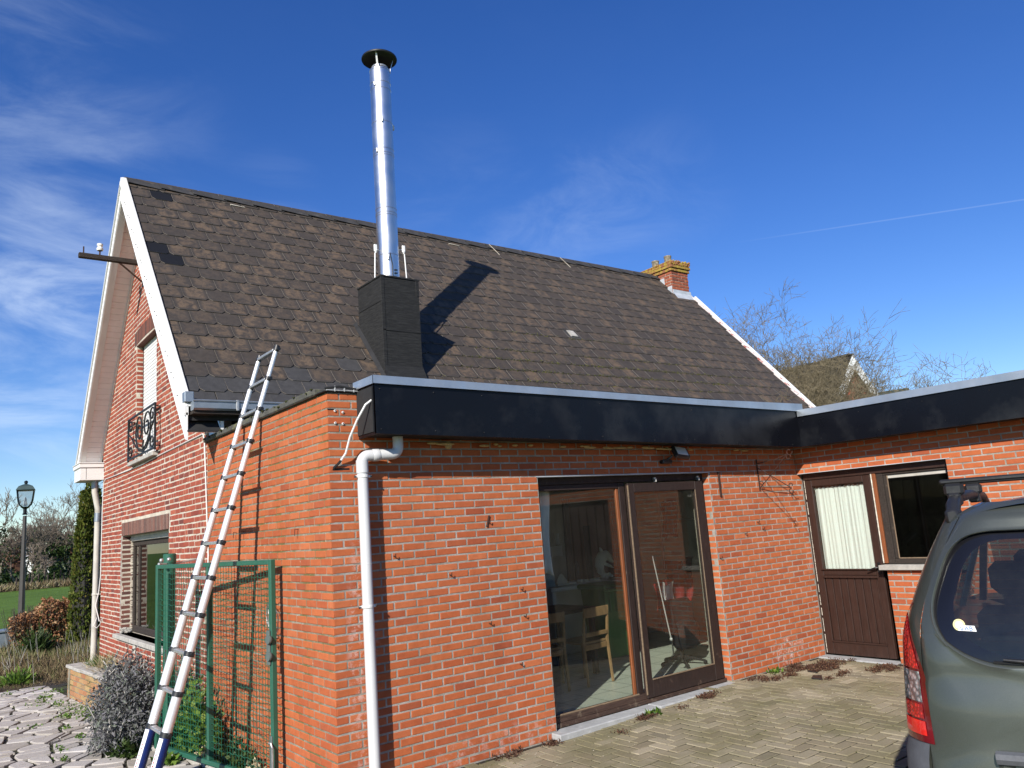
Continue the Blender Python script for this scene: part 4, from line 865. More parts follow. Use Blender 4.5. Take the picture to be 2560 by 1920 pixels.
# roof: boarding, slates, ridge
YE=2.62; YE2=2*RY-YE
mb=MB(); c=[(VX+.03,YE+.03,rz_(VX,YE+.03)-.03),(XR,YE+.03,rz_(XR,YE+.03)-.03),(XR,RY,rz_(XR,RY)-.03),(VX+.03,RY,rz_(VX,RY)-.03),(XR,YE2,rz_(XR,YE2)-.0),(VX+.03,YE2,rz_(VX,YE2))]
mb.add(c+[(x,y,z-.10) for x,y,z in c],[(0,1,2,3),(3,2,4,5),(6,9,8,7),(9,11,10,8),(0,6,7,1),(5,4,10,11),(0,3,9,6),(3,5,11,9),(1,7,8,2),(2,8,10,4)]); roof=mb.build('roof','roof_felt',house)
SW,SE=.295,.258
def slate_unit(mat,var):
    k=('s',mat,var)
    if k in UNIT: return UNIT[k]
    r2=random.Random(var+11); w=SW-.006; L=SE+.05; cl=r2.uniform(.040,.050); cr=r2.uniform(.040,.050); t=.007; j=lambda a_:r2.uniform(-a_,a_)
    P=[(cl,0+j(.003)),(w-cr,0+j(.003)),(w,cr),(w,L),(0,L),(0,cl)]
    top=[(x-w/2,y,.016-.012*y/L) for x,y in P]; bot=[(x,y,z-t) for x,y,z in top]
    me=bpy.data.meshes.new('slate'); me.from_pydata(top+bot,[],[(5,0,1,2),(5,2,3,4),(0,6,7,1),(1,7,8,2),(2,8,9,3),(4,10,11,5),(5,11,6,0)])
    me.materials.append(MT(mat)); me.materials.append(MT('slate_edge')); me.polygons.foreach_set('material_index',[0,0,1,1,1,1,1])
    uv=me.uv_layers.new(name='UVMap')
    for p in me.polygons:
        for li in p.loop_indices:
            v=me.vertices[me.loops[li].vertex_index].co; uv.data[li].uv=((v.x+w/2)/w,max(0,min(1,v.y/SE)))
    UNIT[k]=me; return me
UW=[slate_unit('slate_worn',i) for i in range(6)]
items=[]; special=[]
rows=20; base_y=2.655; up_s=math.hypot(1,SL)
boxx0,boxx1=2.188,2.745
gaps={(18,0):'d'}
for r_ in range(rows):
    s0=r_*SE; y=base_y+s0/up_s
    if y>RY-.06: break
    x=VX+.035-(SW/2 if r_%2 else 0); col=0
    while x<XR:
        xc=x+SW/2; x+=SW; col+=1
        if xc<VX+.10 or xc>XR-.06: 
            if xc<VX+.0 or xc>XR+.05: continue
        ym=y+SE/up_s*.5
        if boxx0+.05<xc<boxx1-.05 and 3.2<ym<3.68: continue
        if xc>10.9 and ym>5.45: continue
        p=Vector((xc+rg.uniform(-.003,.003),y,rz_(xc,y)+.002)); tilt=rg.gauss(.006,.006) if rg.random()>.04 else rg.uniform(.02,.04)
        m=Matrix((X3,upv,n_)).transposed().to_4x4(); m.translation=p; m=m@Matrix.Rotation(rg.gauss(0,.006),4,'Z')@Matrix.Rotation(-tilt*.4,4,'X')
        # clip ragged half slates at the left verge
        if xc-SW/2<VX+.03: 
            f=(xc+SW/2-(VX+.035))/SW
            if f<.2: continue
            m=Matrix.Translation(Vector((SW/2*(1-f),0,0)))@m@Matrix.Diagonal((f,1,1,1))
        A=pxarea([p-X3*SW/2,p+X3*SW/2,p+X3*SW/2+upv*SE,p-X3*SW/2+upv*SE])
        kind='w'
        if r_<2 and xc<2.0: kind='n'
        if (r_,col) in ((3,8),): kind='n'
        q=px(p+upv*SE*.5)
        if q:
            for (tx,ty,kk) in ((735,942,'n'),(390,488,'d'),(383,622,'d'),(412,647,'d'),(1420,838,'v')):
                if abs(q[0]-tx)<(26 if kk!='v' else 18) and abs(q[1]-ty)<(11 if kk!='v' else 9): kind=kk
        if kind=='w': items.append((A,m,rg.randrange(6)))
        else: special.append((kind,m,p))
def place_uv(wall,items,units,limit):
    items.sort(key=lambda t:-t[0]); base=worldloc(wall); Ti=Matrix.Translation(-base)
    for a_,m,u in items[:limit]:
        o=bpy.data.objects.new('slate',units[u]); COL.objects.link(o); o.parent=wall; o.matrix_basis=Ti@m
    V=[];F=[];UVs=[];Rn=[];MI=[];o_=0
    for a_,m,u in items[limit:]:
        me=units[u]; co=np.array([v.co[:] for v in me.vertices]); fa=np.array([p.vertices[:] for p in me.polygons]); Mx=np.array(m); V.append(co@Mx[:3,:3].T+Mx[:3,3]); F.append(fa+o_); o_+=len(co)
        UVs.append(np.array([d.uv[:] for d in me.uv_layers[0].data])); Rn+=[rg.random()]*len(fa); MI+=[p.material_index for p in me.polygons]
    ob=npmesh('slates',np.concatenate(V),np.concatenate(F),['slate_worn','slate_edge'],wall,Rn,tuple(base),kind='stuff',mi=MI)
    uv=ob.data.uv_layers.new(name='UVMap'); uv.data.foreach_set('uv',np.concatenate(UVs).astype(np.float32).ravel()); return ob
place_uv(roof,items,UW,300-len(special))
Ti=Matrix.Translation(-worldloc(roof))
for kind,m,p in special:
    o=bpy.data.objects.new('slate',slate_unit('slate_dark' if kind=='d' else 'slate_new',1)); COL.objects.link(o); o.parent=roof; o.matrix_basis=Ti@m  # kind d fills a missing slate's place, shade put into its colour
    if kind=='v':
        mb=MB(); M4=m; vs=[M4@Vector(v) for v in ((-.075,.06,.03),(.075,.06,.03),(.075,.24,.022),(-.075,.24,.022),(-.075,.06,.012),(.075,.06,.012),(.075,.24,.012),(-.075,.24,.012))]
        mb.add(vs,[(0,1,2,3),(0,4,5,1),(1,5,6,2),(2,6,7,3),(3,7,4,0)]); mb.build('vent_patch','concrete_sill',roof)
x=VX+.05; i=0
while x<10.9:
    l=.45; x1=min(x+l+.05,10.95); mb=MB(); t=.010 if 1 else 0
    for sgn in (1,-1):
        a0=Vector((x,RY,rz_(x,RY)+.050)); b0=Vector((x1,RY,rz_(x1,RY)+.020)); dn=Vector((0,-sgn,-SL)).normalized()*.135; up=Vector((0,-sgn*.5,.9))*.014
        q=[a0+up,b0+up,b0+dn+up,a0+dn+up]; mb.add(q+[v-Vector((0,-sgn*SL,1)).normalized()*t for v in q],[(0,1,2,3),(3,2,6,7),(0,3,7,4),(1,5,6,2),(4,7,6,5)])
    mb.build('ridge_tile','ridge_slate',roof); x+=l; i+=1
mb=MB()
for xx in (1.15,5.1): mb.tube([(xx,RY-.14,rz_(xx,RY-.14)+.03),(xx+.22,RY-.145,rz_(xx+.2,RY-.145)+.03)],[.012,.006],5)
for xx in (6.1,7.9): mb.tube([(xx,RY-.02,rz_(xx,RY)+.06),(xx+.10,RY-.2,rz_(xx,RY-.2)+.035)],.006,4)
mb.build('mortar_dabs','mortar_white',roof,kind='stuff')
# moss along the lower courses on the right
P=[];N=[];Sz=[]
rg2=np.random.default_rng(3)
for i in range(3600):
    xx=rg2.uniform(3.0,10.5); row=rg2.choice([3,4,4,5,5,6,8]); 
    if rg2.random()<.5: xx=rg2.choice([4.6,5.2,6.4,7.3,8.1,9.0])+rg2.normal()*.28
    yy=base_y+row*SE/up_s+rg2.normal()*.012; P.append((xx,yy,rz_(xx,yy)+.012)); N.append(rg2.normal(size=3)*.7+np.array([0,-.5,1.])); Sz.append(rg2.uniform(.008,.024))
leaves('roof_moss',P,N,Sz,'moss',roof,(0,6,0),.9,3,kind='stuff')
# verges
def board(mb,x0,x1,ya,yb,o0,o1,mi=0):   # board along the roof line between y values, offsets below the roof surface
    vs=[]
    for x in (x0,x1):
        for y,o in ((ya,o0),(yb,o0),(yb,o1),(ya,o1)): vs.append((x,y,rz_(x,y)-o))
    mb.add(vs,[(0,1,2,3),(7,6,5,4),(0,4,5,1),(1,5,6,2),(2,6,7,3),(3,7,4,0)],mi)
for ya,yb in ((YE-.0,RY),(RY,9.20)):
    mb=MB(); board(mb,VX-.012,VX+.006,ya,yb,.02,.30); board(mb,VX-.020,VX-.012,ya,yb,.265,.295); mb.build('bargeboard','white_paint',house)
    mb=MB(); board(mb,VX-.024,VX+.012,ya,yb,-.050,.045); board(mb,VX-.034,VX-.024,ya,yb,.020,.060); board(mb,VX-.004,VX+.050,ya,yb,-.056,-.046)
    mb.build('verge_trim','white_pvc',house)
mb=MB(); board(mb,VX+.047,VX+.058,YE,RY,-.050,.02); mb.build('verge_flashing','roof_felt',house)
mb=MB()
for y in np.linspace(2.9,5.7,12): mb.sph((VX-.014-.012,y,rz_(0,y)-.12),.007,5); mb.sph((VX-.036,y+.1,rz_(0,y+.1)-.03),.006,5)
mb.build('nails','rusty_iron',house,kind='stuff')
# soffit boards under the two slopes
for sg,ya,yb in ((1,RY+.02,9.08),(-1,RY-.02,YE)):
    L=abs(yb-ya); n=int(L*up_s/.10)
    if sg<0: n=20; 
    for i in range(n):
        y0=ya+(yb-ya)*i/n; y1=ya+(yb-ya)*(i+.93)/n; mb=MB()
        vs=[(VX+.006,y0,rz_(0,y0)-.235),(0.0,y0,rz_(0,y0)-.235),(0.0,y1,rz_(0,y1)-.235),(VX+.006,y1,rz_(0,y1)-.235)]; mb.add(vs+[(a_,b_,c_+.012) for a_,b_,c_ in vs],[(0,1,2,3),(0,4,5,1),(1,5,6,2),(2,6,7,3),(3,7,4,0)])
        mb.build('soffit_board','soffit_board',house)
mb=MB(); board(mb,VX,.0,RY,9.1,.20,.215); board(mb,VX,.0,YE,RY,.20,.215); mb.build('soffit_backing','roof_felt',house)
mb=MB(); board(mb,VX-.005,VX+.085,RY-.02,9.1,.238,.262); mb.build('verge_trim','white_pvc',house)
mb=MB(); board(mb,-.03,-.001,RY+.1,YE2-.3,.235,.262); board(mb,-.03,-.001,YE+.3,RY-.1,.235,.262); mb.build('soffit_bead','white_pvc',house)
# boxed eave end at the rear corner
mb=MB(); y0,y1=8.80,9.38; vs=[(-.40,y0,3.05),(0.0,y0,3.05),(0.0,y0,3.30),(-.335,y0,3.30)]; vs=[(-.36,y0,3.05),(.0,y0,3.05),(.0,y0,3.30),(-.37,y0,3.30)]
mb.prism([(-.345,3.05),(0.01,3.05),(0.01,3.245),(-.345,3.245)],lambda u,v:(u,y0,v),lambda u,v:(u,y1,v)); mb.build('eave_box','white_pvc',house)
mb=MB(); mb.cbox((-.365,y0-.018,3.25),(.0,y1+.02,3.315),.006); mb.cbox((-.375,y0-.03,3.316),(.01,y1+.03,3.332),.004); mb.cbox((-.262,y0-.003,3.06),(-.258,y0,3.30),.001,1); mb.build('eave_box_trim',['white_pvc','iron_black'],house)
# gutter on the near eave with brackets
mb=MB(); gy,gzz=2.565,3.245
prof=[(-.075,.045),(-.072,-.03),(-.05,-.048),(.04,-.048),(.06,-.03),(.062,.04)]
vs=[];N_=len(prof)
for x in (-.30,XR): vs+=[(x,gy+u,gzz+v) for u,v in prof]
mb.add(vs,[(i,i+1,N_+i+1,N_+i) for i in range(N_-1)]); mb.add([(-.30,gy+u,gzz+v) for u,v in prof],[tuple(range(N_))]); mb.tube([(-.31,gy-.078,gzz+.045),(XR,gy-.078,gzz+.045)],.011,6); gut=mb.build('gutter','zinc_old',house)
mb=MB(); mb.cbox((-.30,gy-.03,gzz-.085),(1.9,gy+.12,gzz-.052),.004); mb.build('gutter_board','weathered_wood',gut)
for x in (.12,.75,1.4):
    mb=MB(); mb.cbox((x,gy-.088,gzz-.05),(x+.028,gy-.074,gzz+.062),.003); mb.cbox((x,gy-.09,gzz+.05),(x+.028,gy+.06,gzz+.060),.003); mb.build('gutter_bracket','galvanised',gut)
mb=MB(); mb.cbox((VX-.03,2.60,3.29),(VX+.06,2.70,3.40),.006); mb.build('verge_cap','zinc_old',house)
# right verge
mb=MB(); board(mb,XR-.03,XR+.10,YE-.2,5.5,-.035,.10); mb.build('verge_bedding','flaky' if 0 else 'flaking_verge',house)
mb=MB(); board(mb,XR+.06,XR+.11,YE-.2,5.5,-.065,-.036); mb.build('verge_trim','white_paint',house)
# ---------------- black box and steel flue ----------------
zr=lambda y:rz_(2.5,y)
mb=MB(); x0,x1,y0,y1,zt=2.188,2.745,3.10,3.76,5.122; zq=lambda z:.9783*z+.0396
vs=[(x0,y0,zr(y0)-.1),(x1,y0,zr(y0)-.1),(x1,y0,zt),(x0,y0,zt),(x0,y1,zr(y1)-.1),(x1,y1,zr(y1)-.1),(x1,y1,zt),(x0,y1,zt)]
mb.add(vs,[(0,1,2,3),(3,2,6,7),(0,3,7,4),(1,5,6,2),(4,7,6,5)])
mb.cbox((x0-.006,y0-.006,zr(y0)),(x0+.045,y0+.004,zt+.004),.003); mb.cbox((x1-.045,y0-.006,zt-.22),(x1+.006,y0+.03,zt+.004),.003); mb.cbox((x0-.006,y0-.002,zt-.33),(x0-.0,y1,zt-.325),.001); mb.cbox((x0,y0-.006,4.40),(x1,y0-.0,4.42),.003); mb.cbox((x0-.012,y0-.012,zt-.004),(x1+.012,y1+.01,zt+.022),.006)
mb.add([(x0-.03,y0-.10,zr(y0-.10)+.06),(x1+.03,y0-.10,zr(y0-.10)+.06),(x1+.004,y0-.008,zr(y0)+.17),(x0-.004,y0-.008,zr(y0)+.17)],[(0,1,2,3)])
mb.add([(x0-.03,y0-.25,zr(y0-.25)+.022),(x1+.04,y0-.25,zr(y0-.25)+.022),(x1+.04,y0-.10,zr(y0-.10)+.062),(x0-.03,y0-.10,zr(y0-.10)+.062)],[(0,1,2,3)])
cb=mb.build('chimney_box','bitumen',house); cb['label']='black felt-clad box standing on the slates, carrying the steel flue'
mb=MB()
for sx,xa in ((-1,x0),(1,x1)):
    mb=MB(); vs=[]
    for y in (y0-.12,y0+.1,y0+.4,y1+.08): vs+=[(xa+sx*.0,y,zr(y)+.07),(xa+sx*.05,y,zr(y)+.028+.01*math.sin(9*y))]
    mb.add(vs,[(0,1,3,2),(2,3,5,4),(4,5,7,6)]); mb.build('side_flashing','roof_felt',cb)
mb=MB(); mb.add([(x0-.07,3.66,4.44),(x0+.0,3.70,4.50),(x0+.01,3.72,4.47),(x0-.06,3.70,4.425)],[(0,1,2,3)]); mb.build('metal_scrap','lead',cb)
fx,fy_=2.495,3.43; FR=.1428
mb=MB(); prof=[]
def ring(z,d=.004,w=.009): return [(FR,z-w-.004),(FR,z-w),(FR+d,z-w*.5),(FR+d,z+w*.5),(FR,z+w),(FR,z+w+.004)]
prof=[(FR,5.11)]; 
for z in (5.27,5.30,5.62,6.20,6.235,6.30,7.09,7.125,7.19,7.60,8.12,8.22): prof+=ring(zq(z))
prof+=[(FR,8.275),(FR+.004,8.28),(FR+.004,8.295),(FR-.02,8.325),(FR-.025,8.325)]
mb.lathe((fx,fy_,0),prof,48,closed=False); flue=mb.build('flue_pipe','steel_flue',house,smooth=True); flue['label']='tall shiny stainless steel flue pipe'
mb=MB(); mb.lathe((fx,fy_,0),[(FR-.03,8.26),(FR-.03,8.355),(FR-.035,8.355),(FR-.035,8.16)],32,closed=False); mb.build('flue_liner','galvanised',flue,smooth=True)
mb=MB(); mb.lathe((fx,fy_,8.482),[(.248,-.012),(.252,0),(.248,.012),(.12,.055),(.001,.08)],40,closed=False); mb.lathe((fx,fy_,8.482),[(.247,-.010),(.12,.040),(.001,.062)],40,closed=False); mb.build('rain_cap','flue_black',flue,smooth=True)
for k in range(3):
    a_=R(-130+k*95); ca,sa=math.cos(a_),math.sin(a_); mb=MB(); w=Vector((-sa,ca,0))*.012
    p0=Vector((fx+ca*(FR+.004),fy_+sa*(FR+.004),8.26)); p1=Vector((fx+ca*(FR+.006),fy_+sa*(FR+.006),8.325)); p2=Vector((fx+ca*.20,fy_+sa*.195,8.492)); q=Vector((ca,sa,0))*.004
    for a0,b0 in ((p0,p1),(p1,p2)): mb.add([a0-w,a0+w,b0+w,b0-w,a0-w+q,a0+w+q,b0+w+q,b0-w+q],[(0,1,2,3),(4,5,6,7),(0,1,5,4),(1,2,6,5),(2,3,7,6),(3,0,4,7)])
    mb.build('cap_strap','galvanised',flue)
for z,ax in ((8.17,R(-150)),(7.60,R(-118)),(7.15,R(-152)),(5.55,R(-118))):
    c=Vector((fx+math.cos(ax)*(FR+.01),fy_+math.sin(ax)*(FR+.01),zq(z))); mb=MB(); mb.cbox(c-Vector((.012,.012,.028)),c+Vector((.012,.012,.028)),.004); mb.tube([c+Vector((-.03,0,.012)),c+Vector((.03,0,.012))],.006,6); mb.build('clamp','galvanised',flue)
mb=MB(); mb.cbox((fx+FR+.0,fy_-.02,7.435),(fx+FR+.045,fy_+.02,7.515),.01); mb.tube([(fx+FR-.01,fy_,7.475),(fx+FR+.02,fy_,7.475)],.008,6); mb.build('pipe_fixing','white_pvc',flue)
for sx in (-1,1):
    mb=MB(); tx=fx+sx*.215; bx=fx+sx*(.25 if sx<0 else .24); top=5.66 if sx<0 else 5.713
    mb.tube([(bx,fy_-.06,5.115),(tx+sx*.01,fy_-.05,top-.12)],.0085,6); mb.cbox((tx-.022,fy_-.06,top-.10),(tx+.022,fy_-.04,top),.004); mb.tube([(tx,fy_-.05,top-.12),(tx,fy_-.05,top-.08)],[.009,.02],6); mb.tube([(tx-sx*.01,fy_-.05,top-.06),(fx+sx*.13,fy_,top-.06)],.007,5); mb.build('stay_rod','white_paint',flue)
mb=MB(); mb.tube([(fx-.05,fy_-FR-.003,5.54),(fx-.02,fy_-FR-.005,5.37),(fx-.025,fy_-FR-.005,5.175)],.006,5); mb.cbox((fx+.0,fy_-FR-.012,5.30),(fx+.05,fy_-FR,5.315),.003); mb.cbox((fx+.0,fy_-FR-.012,5.255),(fx+.05,fy_-FR,5.27),.003); mb.build('band_bolt','iron_black',flue)
# ---------------- brick chimney at the far gable ----------------
bc=MB(); cx0,cx1,cy0,cy1=10.84,11.40,5.56,6.62
bc.box((cx0+.01,cy0+.01,6.3),(cx1-.01,cy1-.01,7.18)); chim=bc.build('chimney_stack','mortar_white',house); chim['label']='small brick chimney crusted with yellow lichen at the far end of the ridge'
items=[]; lich=[]
for (O,U,N_,L) in (((cx0,cy0,0),X3,-Y3,cx1-cx0),((cx0,cy1,0),-Y3,-X3,cy1-cy0)):
    lay_bricks(chim,O,U,N_,items,0,L,6.40,6.40+11*.072,.072,.22,.014,'chimney_brick',rg,depth=.03,jit=1.5)
    for r_,pr in ((11,.03),(12,.055),(13,.03)): lay_bricks(chim,Vector(O)-Vector(U)*pr,U,N_,lich,0,L+2*pr,.072*r_+6.40,.072*(r_+1)+6.40-.001,.072,.22,.012,'lichen_brick',rg,depth=.06,jit=1.5,proud=pr,phase=r_)
place_pieces(chim,items,[brick_unit('chimney_brick',i) for i in range(5)],0,'brick','chimney_bricks','chimney_brick',rg,0)
place_pieces(chim,lich,[brick_unit('lichen_brick',i) for i in range(5)],0,'brick','corbel_bricks','lichen_brick',rg,0)
mb=MB(); mb.cbox((cx0-.03,cy0-.03,7.40),(cx1+.03,cy1+.03,7.435),.01)
for i in range(150): mb.sph((rg.uniform(cx0-.05,cx1+.05),rg.choice((cy0-.05,rg.uniform(cy0-.05,cy1))),rg.uniform(7.34,7.44)),rg.uniform(.010,.030),5)
mb.build('lichen_crust','lichen_brick',chim)
for y in (6.22,5.84): mb=MB(); mb.lathe((11.10,y,7.43),[(.085,0),(.08,.19),(.088,.20),(.088,.23),(.06,.23),(.055,.1)],14,closed=False); mb.build('chimney_pot','pot_stone',chim)
mb=MB()
for i in range(4):
    ya=5.58+.2*i; za=rz_(cx0,ya)+.01; mb.cbox((cx0-.014,ya,za-.06),(cx0-.004,ya+.19,za+.16),.002)
mb.cbox((cx0-.02,cy0-.016,rz_(cx0,cy0)-.12),(cx1+.02,cy0-.004,rz_(cx0,cy0)+.10),.003); mb.add([(cx0-.04,cy0-.14,rz_(cx0,cy0-.14)+.02),(cx1+.05,cy0-.14,rz_(cx0,cy0-.14)+.02),(cx1+.04,cy0-.01,rz_(cx0,cy0)+.03),(cx0-.03,cy0-.01,rz_(cx0,cy0)+.03)],[(0,1,2,3)]); mb.build('lead_flashing','lead',chim)
# ---------------- fittings hung on the gable ----------------
br=thing('insulator_bracket','weathered timber cable bracket with one white porcelain insulator, jutting from the gable','bracket',(0,6.15,5.86))
mb=MB(); mb.cbox((-.86,5.94,5.835),(.05,6.01,5.905),.008); mb.build('beam','weathered_wood',br)
mb=MB(); mb.tube([(-.36,5.97,5.84),(-.02,6.0,5.58),(.02,6.0,5.56)],.013,6); mb.build('brace','rusty_iron',br)
mb=MB(); mb.tube([(-.60,5.97,5.90),(-.60,5.97,5.99)],.010,6); mb.tube([(-.80,5.97,5.90),(-.80,5.97,6.0)],.009,6); mb.build('pin','rusty_iron',br)
mb=MB(); mb.lathe((-.60,5.97,5.97),[(.035,0),(.042,.01),(.042,.035),(.028,.05),(.028,.06),(.038,.07),(.038,.095),(.02,.105),(.001,.108)],16,closed=False); mb.build('insulator','porcelain',br,smooth=True)
cab=MB(); cab.tube([(-.012,3.20,3.05),(-.012,3.9,3.045),(-.012,5.0,3.035),(-.012,6.0,3.01),(-.012,6.9,3.015),(-.012,8.0,3.03),(-.012,8.62,3.04),(-.012,8.74,3.0),(-.012,8.80,2.6),(-.012,8.82,2.0),(-.012,8.84,1.5),(-.03,8.86,1.25),(-.07,8.88,1.05),(-.03,8.84,.86),(-.02,8.82,.80)],.007,5)
cab.tube([(-.012,3.20,3.05),(-.012,3.15,2.98),(-.012,3.10,2.5),(-.012,3.05,2.0),(-.012,3.02,1.75),(-.02,3.02,1.6)],.007,5); cab.tube([(-.05,8.86,.86),(-.09,8.88,.74),(-.05,8.85,.70),(-.02,8.75,.76),(-.012,8.7,.84)],.005,5)
tag(cab.build('wall_cable','white_pvc',smooth=True),'thin white cable clipped across the old gable wall below the upper window','cable')
dp=thing('rain_pipe','pale grey plastic rain pipe at the far corner of the old gable','downpipe',(-.09,8.95,0))
mb=MB(); mb.tube([(-.10,8.97,3.06),(-.10,8.97,2.93)],.052,14,1); mb.tube([(-.10,8.97,2.94),(-.10,8.97,2.86),(-.05,8.97,2.60),(-.045,8.97,2.5)],.047,14); mb.tube([(-.045,8.97,2.52),(-.05,8.97,2.38)],.052,14,1); mb.tube([(-.05,8.97,2.40),(-.07,8.97,-.1)],.046,14); mb.build('pipe',['pipe_grey','zinc_old'],dp,smooth=True)
mb=MB(); mb.tube([(-.06,8.92,1.22),(.02,8.85,1.22)],.01,5); mb.lathe((-.06,8.97,1.2),[(.05,0),(.053,.01),(.053,.03),(.05,.04)],14,closed=False); mb.build('bracket','pipe_grey',dp)
# white downpipe on the annex
dp=thing('rain_pipe','smooth white plastic rain pipe with elbow at the near corner of the annex','downpipe',(.235,-.08,0))
mb=MB(); mb.tube([(.247,-.085,0.0),(.235,-.085,2.36)],.0415,20); mb.lathe((.2355,-.085,2.30),[(.042,0),(.047,.005),(.047,.10),(.042,.105)],20,closed=False); mb.lathe((.241,-.085,1.62),[(.0420,0),(.0432,.002),(.0432,.004),(.0420,.006)],20,closed=False); mb.build('pipe','pipe_white',dp,smooth=True)
def arc(c,a0,a1,e1,e2,r,n=8): return [Vector(c)+Vector(e1)*r*math.cos(a0+(a1-a0)*i/n)+Vector(e2)*r*math.sin(a0+(a1-a0)*i/n) for i in range(n+1)]
d=Vector((.30,-.04,.012)).normalized()
p0=Vector((.235,-.085,2.38)); mb=MB(); el=arc(p0+d*.055,PI,PI/2,d,Z3,.055); mb.tube([p0-Z3*.03]+el+[el[-1]+d*.05],.044,20); mb.lathe(el[-1]+d*.03,[(.045,0),(.048,.004),(.048,.05),(.045,.055)],20,closed=False,axis=d); mb.build('elbow','pipe_white',dp,smooth=True)
p1=el[-1]+d*.05; p2=p1+d*.14; mb=MB(); el2=arc(p2+Z3*.055,-PI/2,0,d,Z3,.055) if 0 else [p2+d*.055*math.sin(t)+Z3*.055*(1-math.cos(t)) for t in np.linspace(0,PI/2,8)]; mb.tube([p1,p2]+el2[1:]+[el2[-1]+Z3*.08],.042,20); mb.build('outlet_bend','pipe_white',dp,smooth=True)
for z in (2.268,1.303):
    mb=MB(); mb.lathe((.2355,-.085,z),[(.042,0),(.046,.002),(.046,.020),(.042,.022)],20,closed=False)
    for sx in (-1,1): mb.cbox((.2355+sx*.05-.012,-.085-.01,z),(.2355+sx*.05+.012+sx*.012,-.07,z+.02),.003); mb.sph((.2355+sx*.068,-.095,z+.010),.009,6,1)
    mb.build('pipe_clip',['white_pvc','iron_black'],dp)
mb=MB(); mb.tube([(fxl-.004,-.245,2.845),(fxl-.05,-.235,2.81),(.165,-.17,2.70),(.135,-.10,2.58),(.115,-.06,2.46),(.085,-.03,2.405)],.0085,7); mb.tube([(.087,-.032,2.408),(.06,-.018,2.375),(.035,-.006,2.352)],.0095,6,1); tag(mb.build('loose_cable',['white_pvc','iron_black'],smooth=True),'loose white cable curving from the end of the black fascia into the brick joint','cable')
mb=MB(); mb.box((.03,-.0015,2.335),(.115,.004,2.352)); mb.box((.115,-.0015,2.337),(.17,.004,2.352)); mb.box((.004,-.0015,2.80),(.07,.004,2.812)); mb.build('open_joint','interior_black',annex)
for (x,z,l) in ((.062,2.795,'upper left'),(.127,2.785,'upper right'),(.062,2.70,'lower left'),(.125,2.695,'lower right')):
    mb=MB(); mb.lathe((x,-.001,z),[(.0035,-.004),(.009,0),(.010,.008),(.005,.010)],8,closed=False,axis=(0,-1,0)); tag(mb.build('wall_plug','white_pvc'),l+' white wall plug of the four beside the black fascia end','wall plug','wall plugs beside the fascia')
# floodlight, iron bits on the front wall
fd=thing('floodlight','small black floodlight mounted in the shade under the fascia','floodlight',(3.80,-.03,2.42))
mb=MB(); mb.cbox((3.66,-.06,2.345),(3.80,.0,2.385),.008); mb.tube([(3.74,-.03,2.38),(3.78,-.08,2.42)],.012,6); mb.build('wall_bracket','black_plastic',fd)
Mx=Matrix.Translation((3.86,-.12,2.45))@Matrix.Rotation(R(-32),4,'X')@Matrix.Rotation(R(8),4,'Y'); mb=MB(); mb.cbox((-.10,-.025,-.07),(.10,.025,.07),.01,mat=Mx); mb.build('housing','black_plastic',fd)
mb=MB(); mb.cbox((-.075,-.031,-.05),(.075,-.024,.05),.003,mat=Mx); mb.build('lamp_glass','pipe_white',fd)
hb=thing('hanging_bracket','rusty iron scroll bracket for a hanging basket on the pier','hanging bracket',(5.30,0,2.2))
mb=MB(); mb.cbox((5.292,-.012,2.02),(5.308,-.001,2.38),.002); mb.build('back_bar','rusty_iron',hb)
sc=lambda cy,cz,r,a0,t,s: [(5.30,cy+r*(1-.5*i/14)*math.cos(a0+s*t*2*PI*i/14),cz+r*(1-.5*i/14)*math.sin(a0+s*t*2*PI*i/14)) for i in range(15)]
for pts in ([(5.30,-.01,2.33),(5.30,-.30,2.36),(5.30,-.42,2.40)],[(5.30,-.01,2.05),(5.30,-.2,2.20),(5.30,-.42,2.40)],[(5.30,-.01,2.28),(5.30,-.2,2.16),(5.30,-.40,2.03)],[(5.30,-.01,2.06),(5.30,-.25,2.04),(5.30,-.42,2.02)],sc(-.45,2.42,.04,PI,.9,1),sc(-.43,2.36,.035,PI,.9,-1),sc(-.42,1.98,.035,PI/2,.9,-1),sc(-.42,2.05,.03,-PI/2,.9,1),sc(-.04,2.10,.03,0,.9,1)): mb=MB(); mb.tube(pts,.005,5); mb.build('scroll_bar','rusty_iron',hb)
mb=MB(); mb.cbox((4.572,-.018,1.975),(4.592,-.001,2.245),.002); tag(mb.build('flat_iron','rusty_iron'),'short upright rusty flat iron on the pier beside the glass door head','iron strap')
mb=MB(); mb.cbox((-.006,-.014,-.05),(.006,-.0,.05),.002,mat=Matrix.Translation((1.435,0,1.88))@Matrix.Rotation(R(18),4,'Y')); tag(mb.build('iron_hook','rusty_iron'),'rusty flat hook slanting from the wall left of the glass door','hook')
def nail(x,z,label):
    mb=MB(); mb.tube([(x,.0,z),(x+.004,-.028,z-.004)],.0045,5); mb.tube([(x+.004,-.028,z-.004),(x+.002,-.032,z+.018)],.0035,4); tag(mb.build('wall_hook','rusty_iron'),label,'hook','rusty hooks left in the front wall')
def onw(x,y):
    d=AF+AR*((x-1280)/1966.8)-AU*((y-960)/1966.8); t=-CAMP.y/d.y; return CAMP.x+d.x*t,CAMP.z+d.z*t
